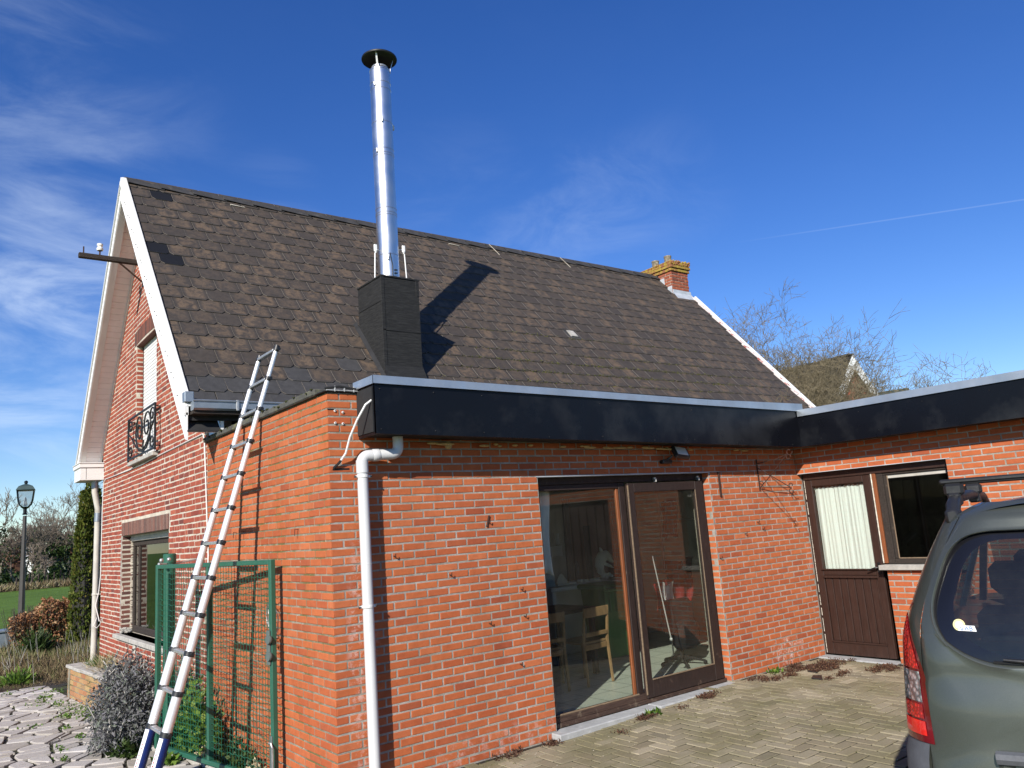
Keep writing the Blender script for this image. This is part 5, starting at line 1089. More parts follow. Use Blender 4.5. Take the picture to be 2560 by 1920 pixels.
for x,y,l in ((984,1390,'rusty hook nearest the white rain pipe in the orange front wall'),(1124,1437,'rusty hook at mid height halfway between rain pipe and glass door'),(1302,1473,'rusty hook just left of the glass door, level with the counter'),(1310,1540,'rusty hook left of the glass door, level with the chair backs'),(1220,1305,'tiny stub below the slanting flat hook left of the glass door'),(1223,1558,'lowest but one rusty hook in the wall left of the glass door'),(1300,1660,'lowest rusty hook in the wall left of the glass door'),(1893,1305,'left one of two close rusty hooks on the pier below the scroll bracket'),(1906,1322,'right one of two close rusty hooks on the pier below the scroll bracket'),(1862,1334,'rusty hook in the middle of the pier'),(1800,1395,'rusty hook close to the glass door edge of the pier')):
    q=onw(x,y); nail(q[0],q[1],l)
for y,z,l in ((2.15,1.93,'left one of two dark hooks between the ladder shadows above the gate'),(1.93,1.93,'right one of two dark hooks between the ladder shadows above the gate'),(2.55,1.90,'dark hook above the gate behind the ladder rails'),(.62,1.90,'dark hook alone in the side wall to the right of the gate top')):
    mb=MB(); mb.tube([(0,y,z+.02),(-.03,y,z+.025),(-.032,y,z-.03)],.004,4); tag(mb.build('wall_hook','rusty_iron'),l,'hook','rusty hooks in the side wall')
wc=MB()
for k in range(5):
    r_=.055+.014*k; cz=1.30-.03*k; wc.tube([(-.02-.004*k,1.18+r_*math.cos(t)+.02*k*math.sin(k),cz+r_*math.sin(t)*1.1) for t in np.linspace(0,2*PI*1.2,26)],.004,4)
wc.tube([(-.02,1.20,1.20),(-.03,1.12,1.12),(-.02,1.16,1.02),(-.03,1.08,.97),(-.02,1.15,1.10),(-.03,1.05,1.05)],.005,4); tag(wc.build('wire_coil','galvanised'),'coil of grey wire hanging on the orange wall behind the gate mesh','wire coil')
# ---------------- telescopic ladder ----------------
YR,YL=1.399,1.86; lx=lambda z:-.929+.2966*z
ld=thing('telescopic_ladder','silver telescopic ladder with blue feet leaning on the annex wall beside the gate','ladder',(-.95,1.63,-.1))
zs=[.398,.691,.987,1.282,1.576,1.864,2.154,2.449,2.735,3.03,3.317]; ends=[-.08]+zs+[3.62]
sd_=Vector((lx(1)-lx(0),0,1)).normalized()
for ry in (YR,YL):
    for i in range(len(ends)-1):
        r=.041-.0019*i; za,zb=ends[i],ends[i+1]; mb=MB(); a0=Vector((lx(za),ry,za)); b0=Vector((lx(zb),ry,zb))
        if i==0:
            mb.tube([a0,b0],r+.003,24)
            # white label strip on the side that faces the camera
            q=Vector((-.45,-.89,0)); q=(q-sd_*q.dot(sd_)).normalized(); w=sd_.cross(q)
            vs=[];fs=[]
            for j in range(2):
                for k in range(7):
                    t=R(-60+k*9); vs.append((a0+(b0-a0)*(.05+.9*j))+(q*math.cos(t)+w*math.sin(t))*(r+.0042))
            mb.add(vs,[(k,k+1,8+k,7+k) for k in range(6)],1)
            for k in range(11): c=a0+(b0-a0)*(.16+.055*k)+(q*math.cos(R(-33))+w*math.sin(R(-33)))*(r+.005); mb.cbox(c-Vector((.004,.004,.006)),c+Vector((.004,.004,.006)),.001,2)
            mb.build('foot_tube',['blue_paint','sticker_white','print_red'],ld,smooth=True)
        else: mb.tube([a0,b0],r,20); mb.build('tube_section','aluminium',ld,smooth=True)
    mb=MB(); a0=Vector((lx(-.1),ry,-.1)); mb.tube([a0,a0+sd_*.07],.045,16); mb.build('rubber_foot','black_plastic',ld)
    mb=MB(); a0=Vector((lx(3.62),ry,3.62)); mb.tube([a0-sd_*.03,a0+sd_*.02],.026,14); mb.build('end_cap','black_plastic',ld)
for i,z in enumerate(zs+[3.60]):
    r=.041-.0019*i
    for ry,sg in ((YR,-1),(YL,1)):
        c=Vector((lx(z),ry,z)); mb=MB(); mb.tube([c-sd_*.020,c+sd_*.020],r+.0055,20); mb.tube([c+Vector((.005,0,0)),c+Vector((.012,sg*(r+.028),0))],.016,8) if ry==YR else mb.tube([c,c+Vector((0,sg*(r+.008),0))],.014,8); mb.build('collar','black_plastic',ld,smooth=True)
    Mx=Matrix.Translation((lx(z),(YR+YL)/2,z)); mb=MB(); mb.cbox((-.024,YR-(YR+YL)/2+r,-.013),(.024,YL-(YR+YL)/2-r,.013),.004,mat=Mx)
    mb.build('rung','galvanised' if i%1==0 else '',ld)
    mb=MB(); mb.cbox((-.010,-.185,-.021),(.008,-.150,-.013),.002,mat=Mx); mb.build('release_catch','print_red',ld)
# ---------------- green gate ----------------
gt=thing('garden_gate','green steel gate with wire mesh, standing open against the orange side wall','gate',(-.29,2,-.05))
G0=Vector((-.10,.93,0)); GD=Vector((-.1745,.9847,0)); GN=Vector((GD.y,-GD.x,0))
GM=Matrix((GD,GN,Z3)).transposed().to_4x4(); GM.translation=G0
def gb_(name,a0,b0,mat='green_paint',c=.004,par=gt): mb=MB(); mb.cbox(a0,b0,c,mat=GM); return mb.build(name,mat,par)
gb_('stile',(0,-.022,-.05),(.045,.022,1.693)); gb_('stile',(2.165,-.022,-.05),(2.21,.022,1.693)); gb_('stile',(1.09,-.022,-.01),(1.13,.022,1.653)); gb_('top_rail',(.0455,-.022,1.653),(2.1645,.022,1.693)); gb_('bottom_rail',(.0455,-.022,-.05),(2.1645,.022,-.01))
for ta,tb_ in ((.045,1.09),(1.13,2.165)):
    mb=MB(); n=int((tb_-ta)/.0505)
    for i in range(1,n+1):
        t=ta+(tb_-ta)*i/(n+1); mb.tube([GM@Vector((t,-.002,-.01)),GM@Vector((t,-.002,1.653))],.0026,4,cap=False)
    for k in range(1,33):
        z=-.01+1.663*k/33; pts=[]
        for i in range(0,(n+1)*2+1): t=ta+(tb_-ta)*i/((n+1)*2); pts.append(GM@Vector((t,.001,z+.0045*(1 if i%4<2 else -1))))
        mb.tube(pts,.0026,4,cap=False)
    mb.build('wire_mesh','green_wire',gt,kind='stuff')
lk=gb_('lock_box',(.012,-.040,.86),(.060,-.0225,1.13),'grey_cast',.004)
for z in (1.06,.93):
    mb=MB(); c=GM@Vector((.012,-.044,z)); mb.lathe(c,[(.001,-.012),(.034,-.012),(.037,0),(.034,.012),(.001,.012)],20,axis=GN); mb.build('lock_scallop','grey_cast',lk)
gb_('bolt_plate',(.004,-.036,.02),(.040,-.0225,.32),'grey_cast'); mb=MB(); mb.tube([GM@Vector(v) for v in ((-.02,-.045,.0),(-.02,-.045,.24),(.0,-.045,.27),(.03,-.045,.27))],.008,6); mb.build('drop_bolt','galvanised',gt)
mb=MB(); mb.sph(GM@Vector((2.10,-.01,1.735)),.022,8); mb.sph(GM@Vector((1.95,0,1.742)),.020,8); mb.tube([GM@Vector((2.12,0,1.735)),GM@Vector((1.2,.1,1.75))],.006,5) if 0 else None; mb.build('hinge_bolt','galvanised',gt,smooth=True)
po=thing('gate_post','round green steel gate post with flat cap behind the gate mesh','post',(-.335,3.25,-.12))
mb=MB(); mb.tube([(-.335,3.25,-.12),(-.335,3.25,1.74)],.058,20); mb.build('tube','green_paint',po,smooth=True)
mb=MB(); mb.lathe((-.335,3.25,1.70),[(.060,0),(.064,.004),(.064,.085),(.055,.095),(.001,.098)],20,closed=False); mb.build('cap','green_paint',po,smooth=True)
mb=MB(); mb.tube([(-.38,3.2,1.69),(-.47,3.13,1.70)],.014,6); mb.tube([(-.28,3.25,1.69),(-.02,3.3,1.72)],.010,6); mb.cbox((-.40,3.16,.55),(-.385,3.175,.85),.003); mb.build('hinge_rod','galvanised',po)
# ---------------- raised planter ----------------
pl=thing('brick_planter','low yellowed brick planter wall at the far corner of the gable','planter',(-.5,7.2,-.1))
A_=Vector((-.60,7.72,0)); B_=Vector((-.36,4.3,0)); Ud=(B_-A_).normalized(); Nd=Vector((Ud.y,-Ud.x,0)); Nd=Nd if Nd.x<0 else -Nd
L_=(B_-A_).length; mb=MB(); wallback(mb,A_-Nd*.007,Ud,Nd,.0,L_,-.14,.28,[],.16); wallback(mb,Vector((-.6,7.72,0)),X3,Y3,.0,.6,-.14,.28,[],.16); pw=mb.build('wall','mortar_moss',pl)
items=[]; lay_bricks(pw,A_,Ud,Nd,items,0,L_,-.14,.28,.07,.215,.014,'planter_brick',rg,depth=.03,jit=2); lay_bricks(pw,Vector((-.6,7.727,0)),X3,Y3,items,0,.6,-.14,.28,.07,.215,.014,'planter_brick',rg,depth=.03,jit=2)
place_pieces(pw,items,[brick_unit('planter_brick',i) for i in range(5)],160,'brick','bricks','planter_brick',rg,0)
for i in range(9):
    a0=A_+Ud*(i*.40-.03); mb=MB(); Mx=Matrix((Ud,-Nd,Z3)).transposed().to_4x4(); Mx.translation=a0+Z3*.285+Z3*rg.uniform(-.004,.004); mb.cbox((0,-.025,0),(.385,.18,.045),.008,mat=Mx); mb.build('coping_stone','concrete_sill',pl)
mb=MB(); mb.cbox((-.42,7.56,.285),(.0,7.74,.33),.008); mb.build('coping_stone','concrete_sill',pl)
mb=MB(); mb.add([(-.5,7.6,.22),(-.01,7.6,.22),(-.01,4.3,.10),(-.28,4.3,.10)],[(0,1,2,3)]); mb.build('earth_fill','soil',pl)
# ---------------- crazy paving ----------------
pbase=grid_plane('path',-3.6,-.28,-1.2,9.2,lambda x,y:-.114,'path_joint',12,30)
r3=random.Random(21); seeds=[]; sp=.265
for j in range(-6,40):
    for i in range(-13,0):
        seeds.append((i*sp*1.25+r3.uniform(-.21,.21)+(.18 if j%2 else 0),j*sp*.92+r3.uniform(-.17,.17)))
def clip_poly(poly,a,b,c):   # keep a*x+b*y<=c
    out=[]
    for i in range(len(poly)):
        p,q=poly[i],poly[(i+1)%len(poly)]; dp=a*p[0]+b*p[1]-c; dq=a*q[0]+b*q[1]-c
        if dp<=0: out.append(p)
        if dp*dq<0: t=dp/(dp-dq); out.append((p[0]+(q[0]-p[0])*t,p[1]+(q[1]-p[1])*t))
    return out
stones=[]
for (sx_,sy_) in seeds:
    if not(-3.5<sx_<-.25 and -1.2<sy_<9.3): continue
    poly=[(sx_-.6,sy_-.6),(sx_+.6,sy_-.6),(sx_+.6,sy_+.6),(sx_-.6,sy_+.6)]
    for (ux,uy) in seeds:
        dx_,dy_=ux-sx_,uy-sy_; dd=math.hypot(dx_,dy_)
        if dd<1e-6 or dd>1.1: continue
        poly=clip_poly(poly,dx_/dd,dy_/dd,(dx_*(sx_+ux)+dy_*(sy_+uy))/2/dd-.014-r3.random()*.010)
        if len(poly)<3: break
    if len(poly)<3: continue
    poly=clip_poly(poly,-.05,1,9.22); 
    if len(poly)>=3: poly=clip_poly(poly,1,.055,-.18)
    if len(poly)<3: continue
    # split some stones along a line to break up the even sizes
    parts=[poly]
    if r3.random()<.5:
        a_=r3.uniform(0,PI); na,nb=math.cos(a_),math.sin(a_); cc=na*sx_+nb*sy_+r3.uniform(-.05,.05)
        parts=[clip_poly(poly,na,nb,cc-.007),clip_poly(poly,-na,-nb,-cc-.007)]
    for q in parts:
        if len(q)<3: continue
        # cut corners
        out=[]
        for i in range(len(q)):
            p0_,p_,p1_=q[i-1],q[i],q[(i+1)%len(q)]; k=r3.uniform(.08,.22)
            out+= [(p_[0]+(p0_[0]-p_[0])*k,p_[1]+(p0_[1]-p_[1])*k),(p_[0]+(p1_[0]-p_[0])*k*.8,p_[1]+(p1_[1]-p_[1])*k*.8)]
        stones.append(out)
ar=[]
for q in stones: ar.append((pxarea([Vector((a_,b_,-.09)) for a_,b_ in q]),q))
ar.sort(key=lambda t:-t[0]); rest=MB(); 
for k,(A,q) in enumerate(ar):
    zt=-.093+r3.uniform(-.005,.005); cxm=sum(p[0] for p in q)/len(q); cym=sum(p[1] for p in q)/len(q); tx,ty=r3.gauss(0,.008),r3.gauss(0,.008); mb=rest if k>=290 else MB(); n=len(q)
    zz_=lambda x,y: zt+(x-cxm)*tx+(y-cym)*ty
    top=[(cxm+(x-cxm)*.965,cym+(y-cym)*.965,zz_(x,y)) for x,y in q]; md=[(x,y,zz_(x,y)-.005) for x,y in q]; bt=[(x,y,-.12) for x,y in q]
    mb.add(top+md+bt,[tuple(range(n))]+[(i,n+i,n+(i+1)%n,(i+1)%n) for i in range(n)]+[(n+i,2*n+i,2*n+(i+1)%n,n+(i+1)%n) for i in range(n)],0,r3.random())
    if k<290: mb.build('flagstone','flagstone',pbase)
if rest.v: rest.build('flagstones','flagstone',pbase,kind='stuff')
# edging stones of the bed below the gate and the block at the left edge
mb=MB(); Mx=GM.copy(); Mx.translation=G0+Vector((0,0,-.12)); mb.cbox((.1,.03,-.02),(2.5,.09,.05),.01,mat=Mx); tag(mb.build('bed_edging','concrete_sill'),'mossy concrete edging under the open green gate','edging')
mb=MB(); Mx=Matrix.Translation((-1.86,3.55,-.12))@Matrix.Rotation(R(8),4,'Z'); mb.cbox((-.12,-.5,0),(.10,.9,.10),.025,mat=Mx); mb.cbox((-.13,-1.6,0),(.13,-.53,.10),.025,mat=Mx); tag(mb.build('kerb_stone','concrete_sill'),'weathered low kerb stone at the lower left edge of the crazy paving','kerb')
# ---------------- plants ----------------
def rnd_dir(rr,n,up=.0): v=rr.normal(size=(n,3)); v[:,2]+=up; return v/np.linalg.norm(v,axis=1,keepdims=True)
# sage shrub
sh=thing('sage_bush','grey-green sage bush spilling over the pale flagstones by the gate','shrub',(-.66,4.1,-.1))
rr=np.random.default_rng(8)
C_=[]; 
for k in range(170):
    d_=rnd_dir(rr,1)[0]; d_[2]=abs(d_[2]); s_=rr.uniform(.62,1.0); C_.append(np.array([-.56,3.95,.08])+d_*np.array([.36,.66,.66])*s_)
for k in range(50): C_.append(np.array([rr.uniform(-.92,-.6),rr.uniform(3.25,3.75),rr.uniform(-.05,.22)]))
C_=np.array(C_); C_=C_[(C_[:,0]<-.16)]
P=[];N=[]
for c in C_:
    n=46; q=c+rr.normal(size=(n,3))*np.array([.055,.06,.055]); dirn=rnd_dir(rr,n,-.15)+ (c-np.array([-.62,4.15,.15]))*.9; P.append(q); N.append(dirn)
P=np.concatenate(P);N=np.concatenate(N); leaves('foliage',P,N,rr.uniform(.035,.065,len(P)),'sage_leaf',sh,(-.66,4.1,-.1),.34,8)
A=[];B_=[]
for c in C_: A.append((-.6+rr.normal()*.06,4.1+rr.normal()*.1,-.08)); B_.append(tuple(c))
segs('stems',A,B_,np.full(len(A),.006),np.full(len(A),.003),'bark_dark',sh,(-.66,4.1,-.1),4)
# purple-grey spiky stalks on top
A=[];B_=[]
for k in range(60):
    c=C_[rr.integers(len(C_))]; A.append(c); B_.append(c+np.array([rr.normal()*.05,rr.normal()*.05,rr.uniform(.06,.14)]))
segs('flower_stalks',A,B_,np.full(60,.004),np.full(60,.006),'pipe_grey',sh,(-.66,4.1,-.1),4,kind='stuff')
def clump(name,label,cat,c,rad,h_,n,size,mat,asp=.5,up=.6,seed=1,group=None,kind=None,fill=.35):
    rr=np.random.default_rng(seed); d_=rnd_dir(rr,n); d_[:,2]=np.abs(d_[:,2]); s_=rr.uniform(fill,1,n)[:,None]; q=np.array(c)+d_*np.array([rad[0],rad[1],h_])*s_*(1+.18*np.sin(7*d_[:,0:1]*3+5*d_[:,1:2]*2))
    dirn=d_*.8+rnd_dir(rr,n,up)*.7; o=leaves(name,q,dirn,rr.uniform(size*.6,size*1.2,n),mat,None,tuple(c),asp,seed); return tag(o,label,cat,group,kind)
clump('honesty_plant','bright green leafy plant behind the gate mesh near the middle stile','plant',(-.20,2.75,-.1),(.14,.62,),.62,1500,.07,'green_leaf',.75,.2,2)
clump('ground_ivy','low mixed greenery at the foot of the wall behind the gate','plant',(-.15,1.75,-.1),(.12,.5),.24,900,.045,'dark_leaf',.7,.3,3)
clump('pale_succulent','cream and green plant cushion at the bottom rail of the gate','plant',(-.22,2.3,-.1),(.08,.18),.16,350,.05,'hay',.6,.4,4)
clump('variegated_cushion','pale cushion plant at the wall foot right of the middle stile','plant',(-.12,1.35,-.1),(.07,.2),.13,320,.045,'hay',.6,.4,5)
clump('dark_sage','dark grey-green leaves against the wall behind the gate','plant',(-.14,3.55,.05),(.11,.5),.60,1500,.06,'sage_leaf',.5,.2,6)
clump('yellow_tuft','small yellow-green tuft under the bottom rail of the gate','plant',(-.52,2.58,-.11),(.10,.12),.10,160,.07,'green_leaf',.6,.5,7)
clump('green_rosette','green rosette under the right side of the sage bush','plant',(-.72,3.3,-.11),(.13,.18),.16,420,.07,'dark_leaf',.6,.5,8)
# weeds between flagstones
rr=np.random.default_rng(12); P=[];N=[];
spots=[(-.62,6.3,.14,.8,700),(-.60,5.6,.10,.5,420),(-.78,6.9,.10,.5,320),(-.95,5.3,.05,.14,90),(-.9,4.65,.06,.14,120),(-.8,4.3,.07,.12,160),(-.85,6.1,.12,.2,150),(-1.0,7.4,.2,.2,120),(-.7,8.3,.2,.3,140),(-1.15,4.2,.04,.25,70),(-.86,7.9,.12,.3,170),(-1.2,3.7,.05,.15,60),(-1.3,5.8,.2,.1,60),(-1.4,8.9,.5,.15,260)]
for (x,y,sx,sy,n) in spots:
    q=np.stack([rr.normal(x,sx*.5,n),rr.normal(y,sy*.5,n),np.full(n,-.105)],1); q=q[q[:,0]<-.5]; P.append(q); N.append(rnd_dir(rr,len(q),.5))
P=np.concatenate(P);N=np.concatenate(N); tag(leaves('joint_weeds',P,N,rr.uniform(.015,.045,len(P)),'green_leaf',None,(0,0,0),.6,5),'green weeds spreading through the joints of the crazy paving','weeds',kind='stuff')
# grasses in the planter
tag(leaves('planter_grass',np.stack([rr.normal(-.22,.07,500),rr.normal(7.35,.14,500),np.full(500,.24)],1),rnd_dir(rr,500,1.2)+np.array([-.3,-.2,0]),rr.uniform(.12,.28,500),'fresh_grass',None,(0,0,0),.035,6),'tuft of fresh green grass in the far end of the brick planter','grass')
q=np.stack([rr.normal(-.24,.07,750),rr.normal(6.5,.40,750),np.full(750,.22)],1); tag(leaves('planter_straw',q,rnd_dir(rr,750,.7)+np.array([-.35,-.3,0]),rr.uniform(.15,.42,750),'hay',None,(0,0,0),.022,7),'dry straw-coloured grass arching out of the brick planter','grass')
# dry verge between path and hedge
n=26000; x=rr.uniform(-3.0,.9,n); y=rr.uniform(9.25,15.2,n); keep=~((x>-.15)&(y<9.6)); x=x[keep];y=y[keep];n=len(x); patch=.5+.5*np.sin(x*3.1+np.sin(y*1.7)*1.3)*np.cos(y*2.3+x)
hgt=(.10+.20*patch)*rr.uniform(.4,1.3,n)*np.clip((y-9.0)/1.2,.35,1); rv=np.clip(rr.random(n)*.75+.22*(y>12.2)*rr.random(n),0,.999); rv=np.where((y>12.5)&(rr.random(n)<.45),rr.uniform(.66,.76,n),rv)
tag(leaves('dry_verge',np.stack([x,y,np.full(n,-.12)],1),rnd_dir(rr,n,1.5),hgt,'dry_grass',None,(0,0,0),.06,9,rndv=rv,kind='stuff'),'strip of dry winter stalks and faded grass beyond the flagstones','dry plants')
A=[];B_=[];
for k in range(60):
    x0_,y0_=rr.uniform(-2.2,.45),rr.uniform(9.5,14.2); h_=rr.uniform(.25,.65); A.append((x0_,y0_,-.12)); B_.append((x0_+rr.normal()*.12,y0_+rr.normal()*.12,h_-.12))
tag(segs('tall_stalks',A,B_,np.full(60,.0045),np.full(60,.0025),'weathered_wood' if 0 else 'concrete_sill',None,(0,0,0),3,kind='stuff'),'scattered tall pale dead stalks standing in the dry strip','stalks')
clump('verge_plant','green spreading plant at the edge of the flagstones in the dry strip','plant',(-1.0,9.9,-.12),(.25,.3),.20,420,.12,'green_leaf',.22,.8,31)
clump('blue_leaf_plant','dark strap-leaved plant beside the pale box under the hedge','plant',(-.25,14.3,-.12),(.30,.35),.42,700,.22,'dark_leaf',.12,1.0,32)
clump('low_ground_cover','low bright green ground cover left of the dry strip','plant',(-1.25,14.8,-.12),(.55,.6),.16,1200,.06,'green_leaf',.6,.5,33)
# beech hedge with brown leaves
hd=thing('beech_hedge','clipped beech hedge still holding coppery brown winter leaves','hedge',(-.1,16,-.12))
n=9000; x=rr.uniform(-.62,1.75,n); y=15.6+.0*x+rr.uniform(-.38,.38,n)-.35*(x-.2)*.5; topz=.82+.10*np.sin(x*3)+.07*np.sin(x*9+1)+.05*(x>0); z=rr.uniform(-.05,1,n); z=-.08+(topz+.1)*z; keep=(rr.random(n)<np.clip(.25+z*1.3,0,1))&(z<topz-.5*np.clip(-.35-x,0,1)*1.6)
x,y,z=x[keep],y[keep],z[keep]; rv=rr.random(len(x))*.93; rv=np.where((z<.35)&(rr.random(len(x))<.3),.99,rv); leaves('foliage',np.stack([x,y,z],1),rnd_dir(rr,len(x),-.1),rr.uniform(.05,.095,len(x)),'beech_leaf',hd,(-.1,16,-.12),.62,10,rndv=rv,fold=.15)
A=[];B_=[]
for k in range(420):
    x0_=rr.uniform(-.6,1.7); A.append((x0_,15.6-.175*(x0_-.2),-.12)); B_.append((x0_+rr.normal()*.14,15.6+rr.normal()*.22-.175*(x0_-.2),rr.uniform(.3,.85)))
segs('twigs',A,B_,np.full(420,.009),np.full(420,.004),'bark_dark',hd,(-.1,16,-.12),4)
# conical conifer
tj=thing('columnar_conifer','tall dense dark green columnar conifer beside the gable corner','conifer',(.78,15.0,-.12))
P=[];N=[]; n=15000; t=rr.random(n)**.8; lob=[(.0,.0,3.05,.30),(.17,.05,3.62,.24),(-.02,.1,3.40,.22),(.36,.1,3.70,.25),(.50,.1,3.45,.26),(-.16,0,2.75,.20)]
for (ox,oy,ht,rd) in lob:
    m_=n//6; tt=rr.random(m_); z=tt*ht-.05; rad=rd*(np.clip(1-tt,0,1)**.55)*(.85+.15*np.sin(tt*40+ox*9))+.02; a_=rr.uniform(0,2*PI,m_); k_=rr.uniform(.72,1.05,m_); q=np.stack([.70+ox*.55+rad*k_*np.cos(a_),15.0+oy+rad*k_*np.sin(a_),z-.05],1); P.append(q); N.append(np.stack([np.cos(a_)*.5,np.sin(a_)*.5,np.ones(m_)],1)+rr.normal(size=(m_,3))*.4)
P=np.concatenate(P);N=np.concatenate(N); leaves('crown',P,N,rr.uniform(.05,.11,len(P)),'thuja_leaf',tj,(.78,15,-.12),.55,11,fold=.1)
mb=MB()
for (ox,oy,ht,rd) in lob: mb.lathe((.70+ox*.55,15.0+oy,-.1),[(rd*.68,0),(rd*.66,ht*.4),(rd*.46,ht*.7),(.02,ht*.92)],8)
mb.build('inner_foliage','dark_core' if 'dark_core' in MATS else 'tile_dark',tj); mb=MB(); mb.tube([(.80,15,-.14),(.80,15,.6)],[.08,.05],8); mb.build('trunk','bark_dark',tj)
# pale box, post
mb=MB(); mb.cbox((-.72,17.0,-.14),(.35,17.5,.22),.02); mb.cbox((-.76,16.96,.22),(.39,17.54,.27),.01); tag(mb.build('utility_box','zinc_old'),'low pale grey box half hidden behind the left end of the hedge','box')
mb=MB(); mb.tube([(1.55,18.5,-.16),(1.55,18.5,.92)],.055,8); tag(mb.build('hedge_post','concrete_sill'),'short weathered post rising just behind the beech hedge','post')
# ---------------- street lamp ----------------
lp=thing('street_lamp','dark street lamp with four-sided glass lantern at the edge of the field','street lamp',(.20,22,-.15))
LX,LY=.21,22.0; mb=MB(); mb.lathe((LX,LY,-.15),[(.088,0),(.085,.9),(.072,1.6),(.056,2.9),(.050,3.30)],8,closed=False); mb.build('post','lamp_post',lp)
mb=MB(); mb.lathe((LX,LY,3.18),[(.055,0),(.075,.02),(.05,.05),(.05,.17),(.075,.19),(.13,.23)],12,closed=False); mb.build('socket','car_black',lp,smooth=True)
def fsq(w,z): return [Vector((LX,LY,0))+Vector((math.cos(t)*w*1.414,math.sin(t)*w*1.414,z)) for t in (R(37),R(127),R(217),R(307))]
lev=[(.07,3.40),(.15,3.48),(.185,3.62),(.215,3.90)]
fr2=MB()
for k in range(4): fr2.tube([fsq(w,z)[k] for w,z in lev],.018,6)
for w,z in (lev[0],lev[-1]):
    q=fsq(w,z); 
    for k in range(4): fr2.tube([q[k],q[(k+1)%4]],.016,5)
fr2.build('lantern_frame','car_black',lp)
for k in range(4):
    mb=MB()
    for (w0,z0),(w1_,z1) in zip(lev,lev[1:]): a0,b0=fsq(w0*.97,z0),fsq(w1_*.97,z1); mb.add([a0[k],a0[(k+1)%4],b0[(k+1)%4],b0[k]],[(0,1,2,3)])
    mb.build('lantern_glass','lamp_glass',lp)
mb=MB()
rf=[(.24,3.905),(.24,3.92),(.18,4.02),(.08,4.07),(.05,4.08)]
for (w0,z0),(w1_,z1) in zip(rf,rf[1:]):
    a0,b0=fsq(w0,z0),fsq(w1_,z1)
    for k in range(4): mb.add([a0[k],a0[(k+1)%4],b0[(k+1)%4],b0[k]],[(0,1,2,3)])
mb.add(fsq(.24,3.905),[(3,2,1,0)]); mb.build('lantern_roof','roof_green' if 'roof_green' in MATS else 'tile_green',lp); mb=MB(); mb.lathe((LX,LY,4.07),[(.04,0),(.04,.04),(.05,.045),(.05,.10),(.001,.13)],12,closed=False); mb.build('finial','car_black',lp)
mb=MB(); mb.lathe((LX,LY,3.44),[(.04,0),(.045,.10),(.03,.22),(.001,.28)],10); mb.build('lamp_bulb','porcelain',lp)
# ---------------- bare trees ----------------
def bare_tree(name,label,cat,base,h_,spread,seed,mat,levels=5,nb=(3,5),curl=.25,r0=None,multi=1,upw=.35,lenk=.62,group=None,tw=3,ivy=0,minr=.006,leafmat_='dark_leaf'):
    rr=random.Random(seed); t=thing(name,label,cat,base,0,group); A=[];B_=[];RA=[];RB=[];TA=[];TB=[];TR=[];TR2=[]; tips=[]
    r0=r0 or h_*.022
    def grow(p,d,L,r,lv):
        n=4 if lv<3 else 3; pts=[p]; 
        for i in range(n):
            d=(d+Vector((rr.gauss(0,curl),rr.gauss(0,curl),rr.gauss(0,curl*.6)+upw*.12))).normalized(); q=p+d*(L/n); ra=r*(1-.45*i/n); rb=r*(1-.45*(i+1)/n)
            if lv<2: A.append(tuple(p));B_.append(tuple(q));RA.append(ra);RB.append(rb)
            else: TA.append(tuple(p));TB.append(tuple(q));TR.append(max(ra,minr));TR2.append(max(rb,minr*.6))
            if lv<levels and i>=(1 if lv else 1):
                for _ in range(rr.randint(*nb) if i==n-1 else rr.choice((0,1,1,2))):
                    a_=rr.uniform(0,2*PI); o=d.orthogonal().normalized(); o=o*math.cos(a_)+d.cross(o)*math.sin(a_); nd=(d*rr.uniform(.55,1.0)+o*spread*rr.uniform(.5,1.1)+Vector((0,0,upw*.5))).normalized(); grow(q,nd,L*lenk*rr.uniform(.75,1.2),rb*.62,lv+1)
            p=q
        tips.append(p)
    b=Vector(base)
    for k in range(multi):
        a_=rr.uniform(0,2*PI); d=Vector((math.cos(a_)*(.35 if multi>1 else .06),math.sin(a_)*(.35 if multi>1 else .06),1)).normalized(); grow(b+Vector((math.cos(a_)*.05*multi,math.sin(a_)*.05*multi,0)),d,h_*(.42 if multi==1 else .40)*rr.uniform(.85,1.1),r0*(1 if multi==1 else .7),0)
    segs('trunk',A,B_,RA,RB,mat,t,base,7); segs('branches',TA,TB,TR,TR2,mat,t,base,tw)
    if ivy:
        r5=np.random.default_rng(seed); idx=r5.integers(0,len(A),ivy); P=np.array(A)[idx]+(np.array(B_)[idx]-np.array(A)[idx])*r5.random((ivy,1))+r5.normal(size=(ivy,3))*h_*.035; leaves('ivy',P,rnd_dir(r5,ivy),r5.uniform(.12,.3,ivy)*h_/7,leafmat_,t,base,.8,seed)
    return t
def far(x,y,dist,zb=-.16):   # ground point seen at pixel column x, at a distance along the view
    d=AF+AR*((x-1280)/1966.8)-AU*((y-960)/1966.8); d=Vector((d.x,d.y,0)); d=d.normalized()*dist*1.15; return (CAMP.x+d.x,CAMP.y+d.y,zb)
GR='bare trees along the far side of the field'
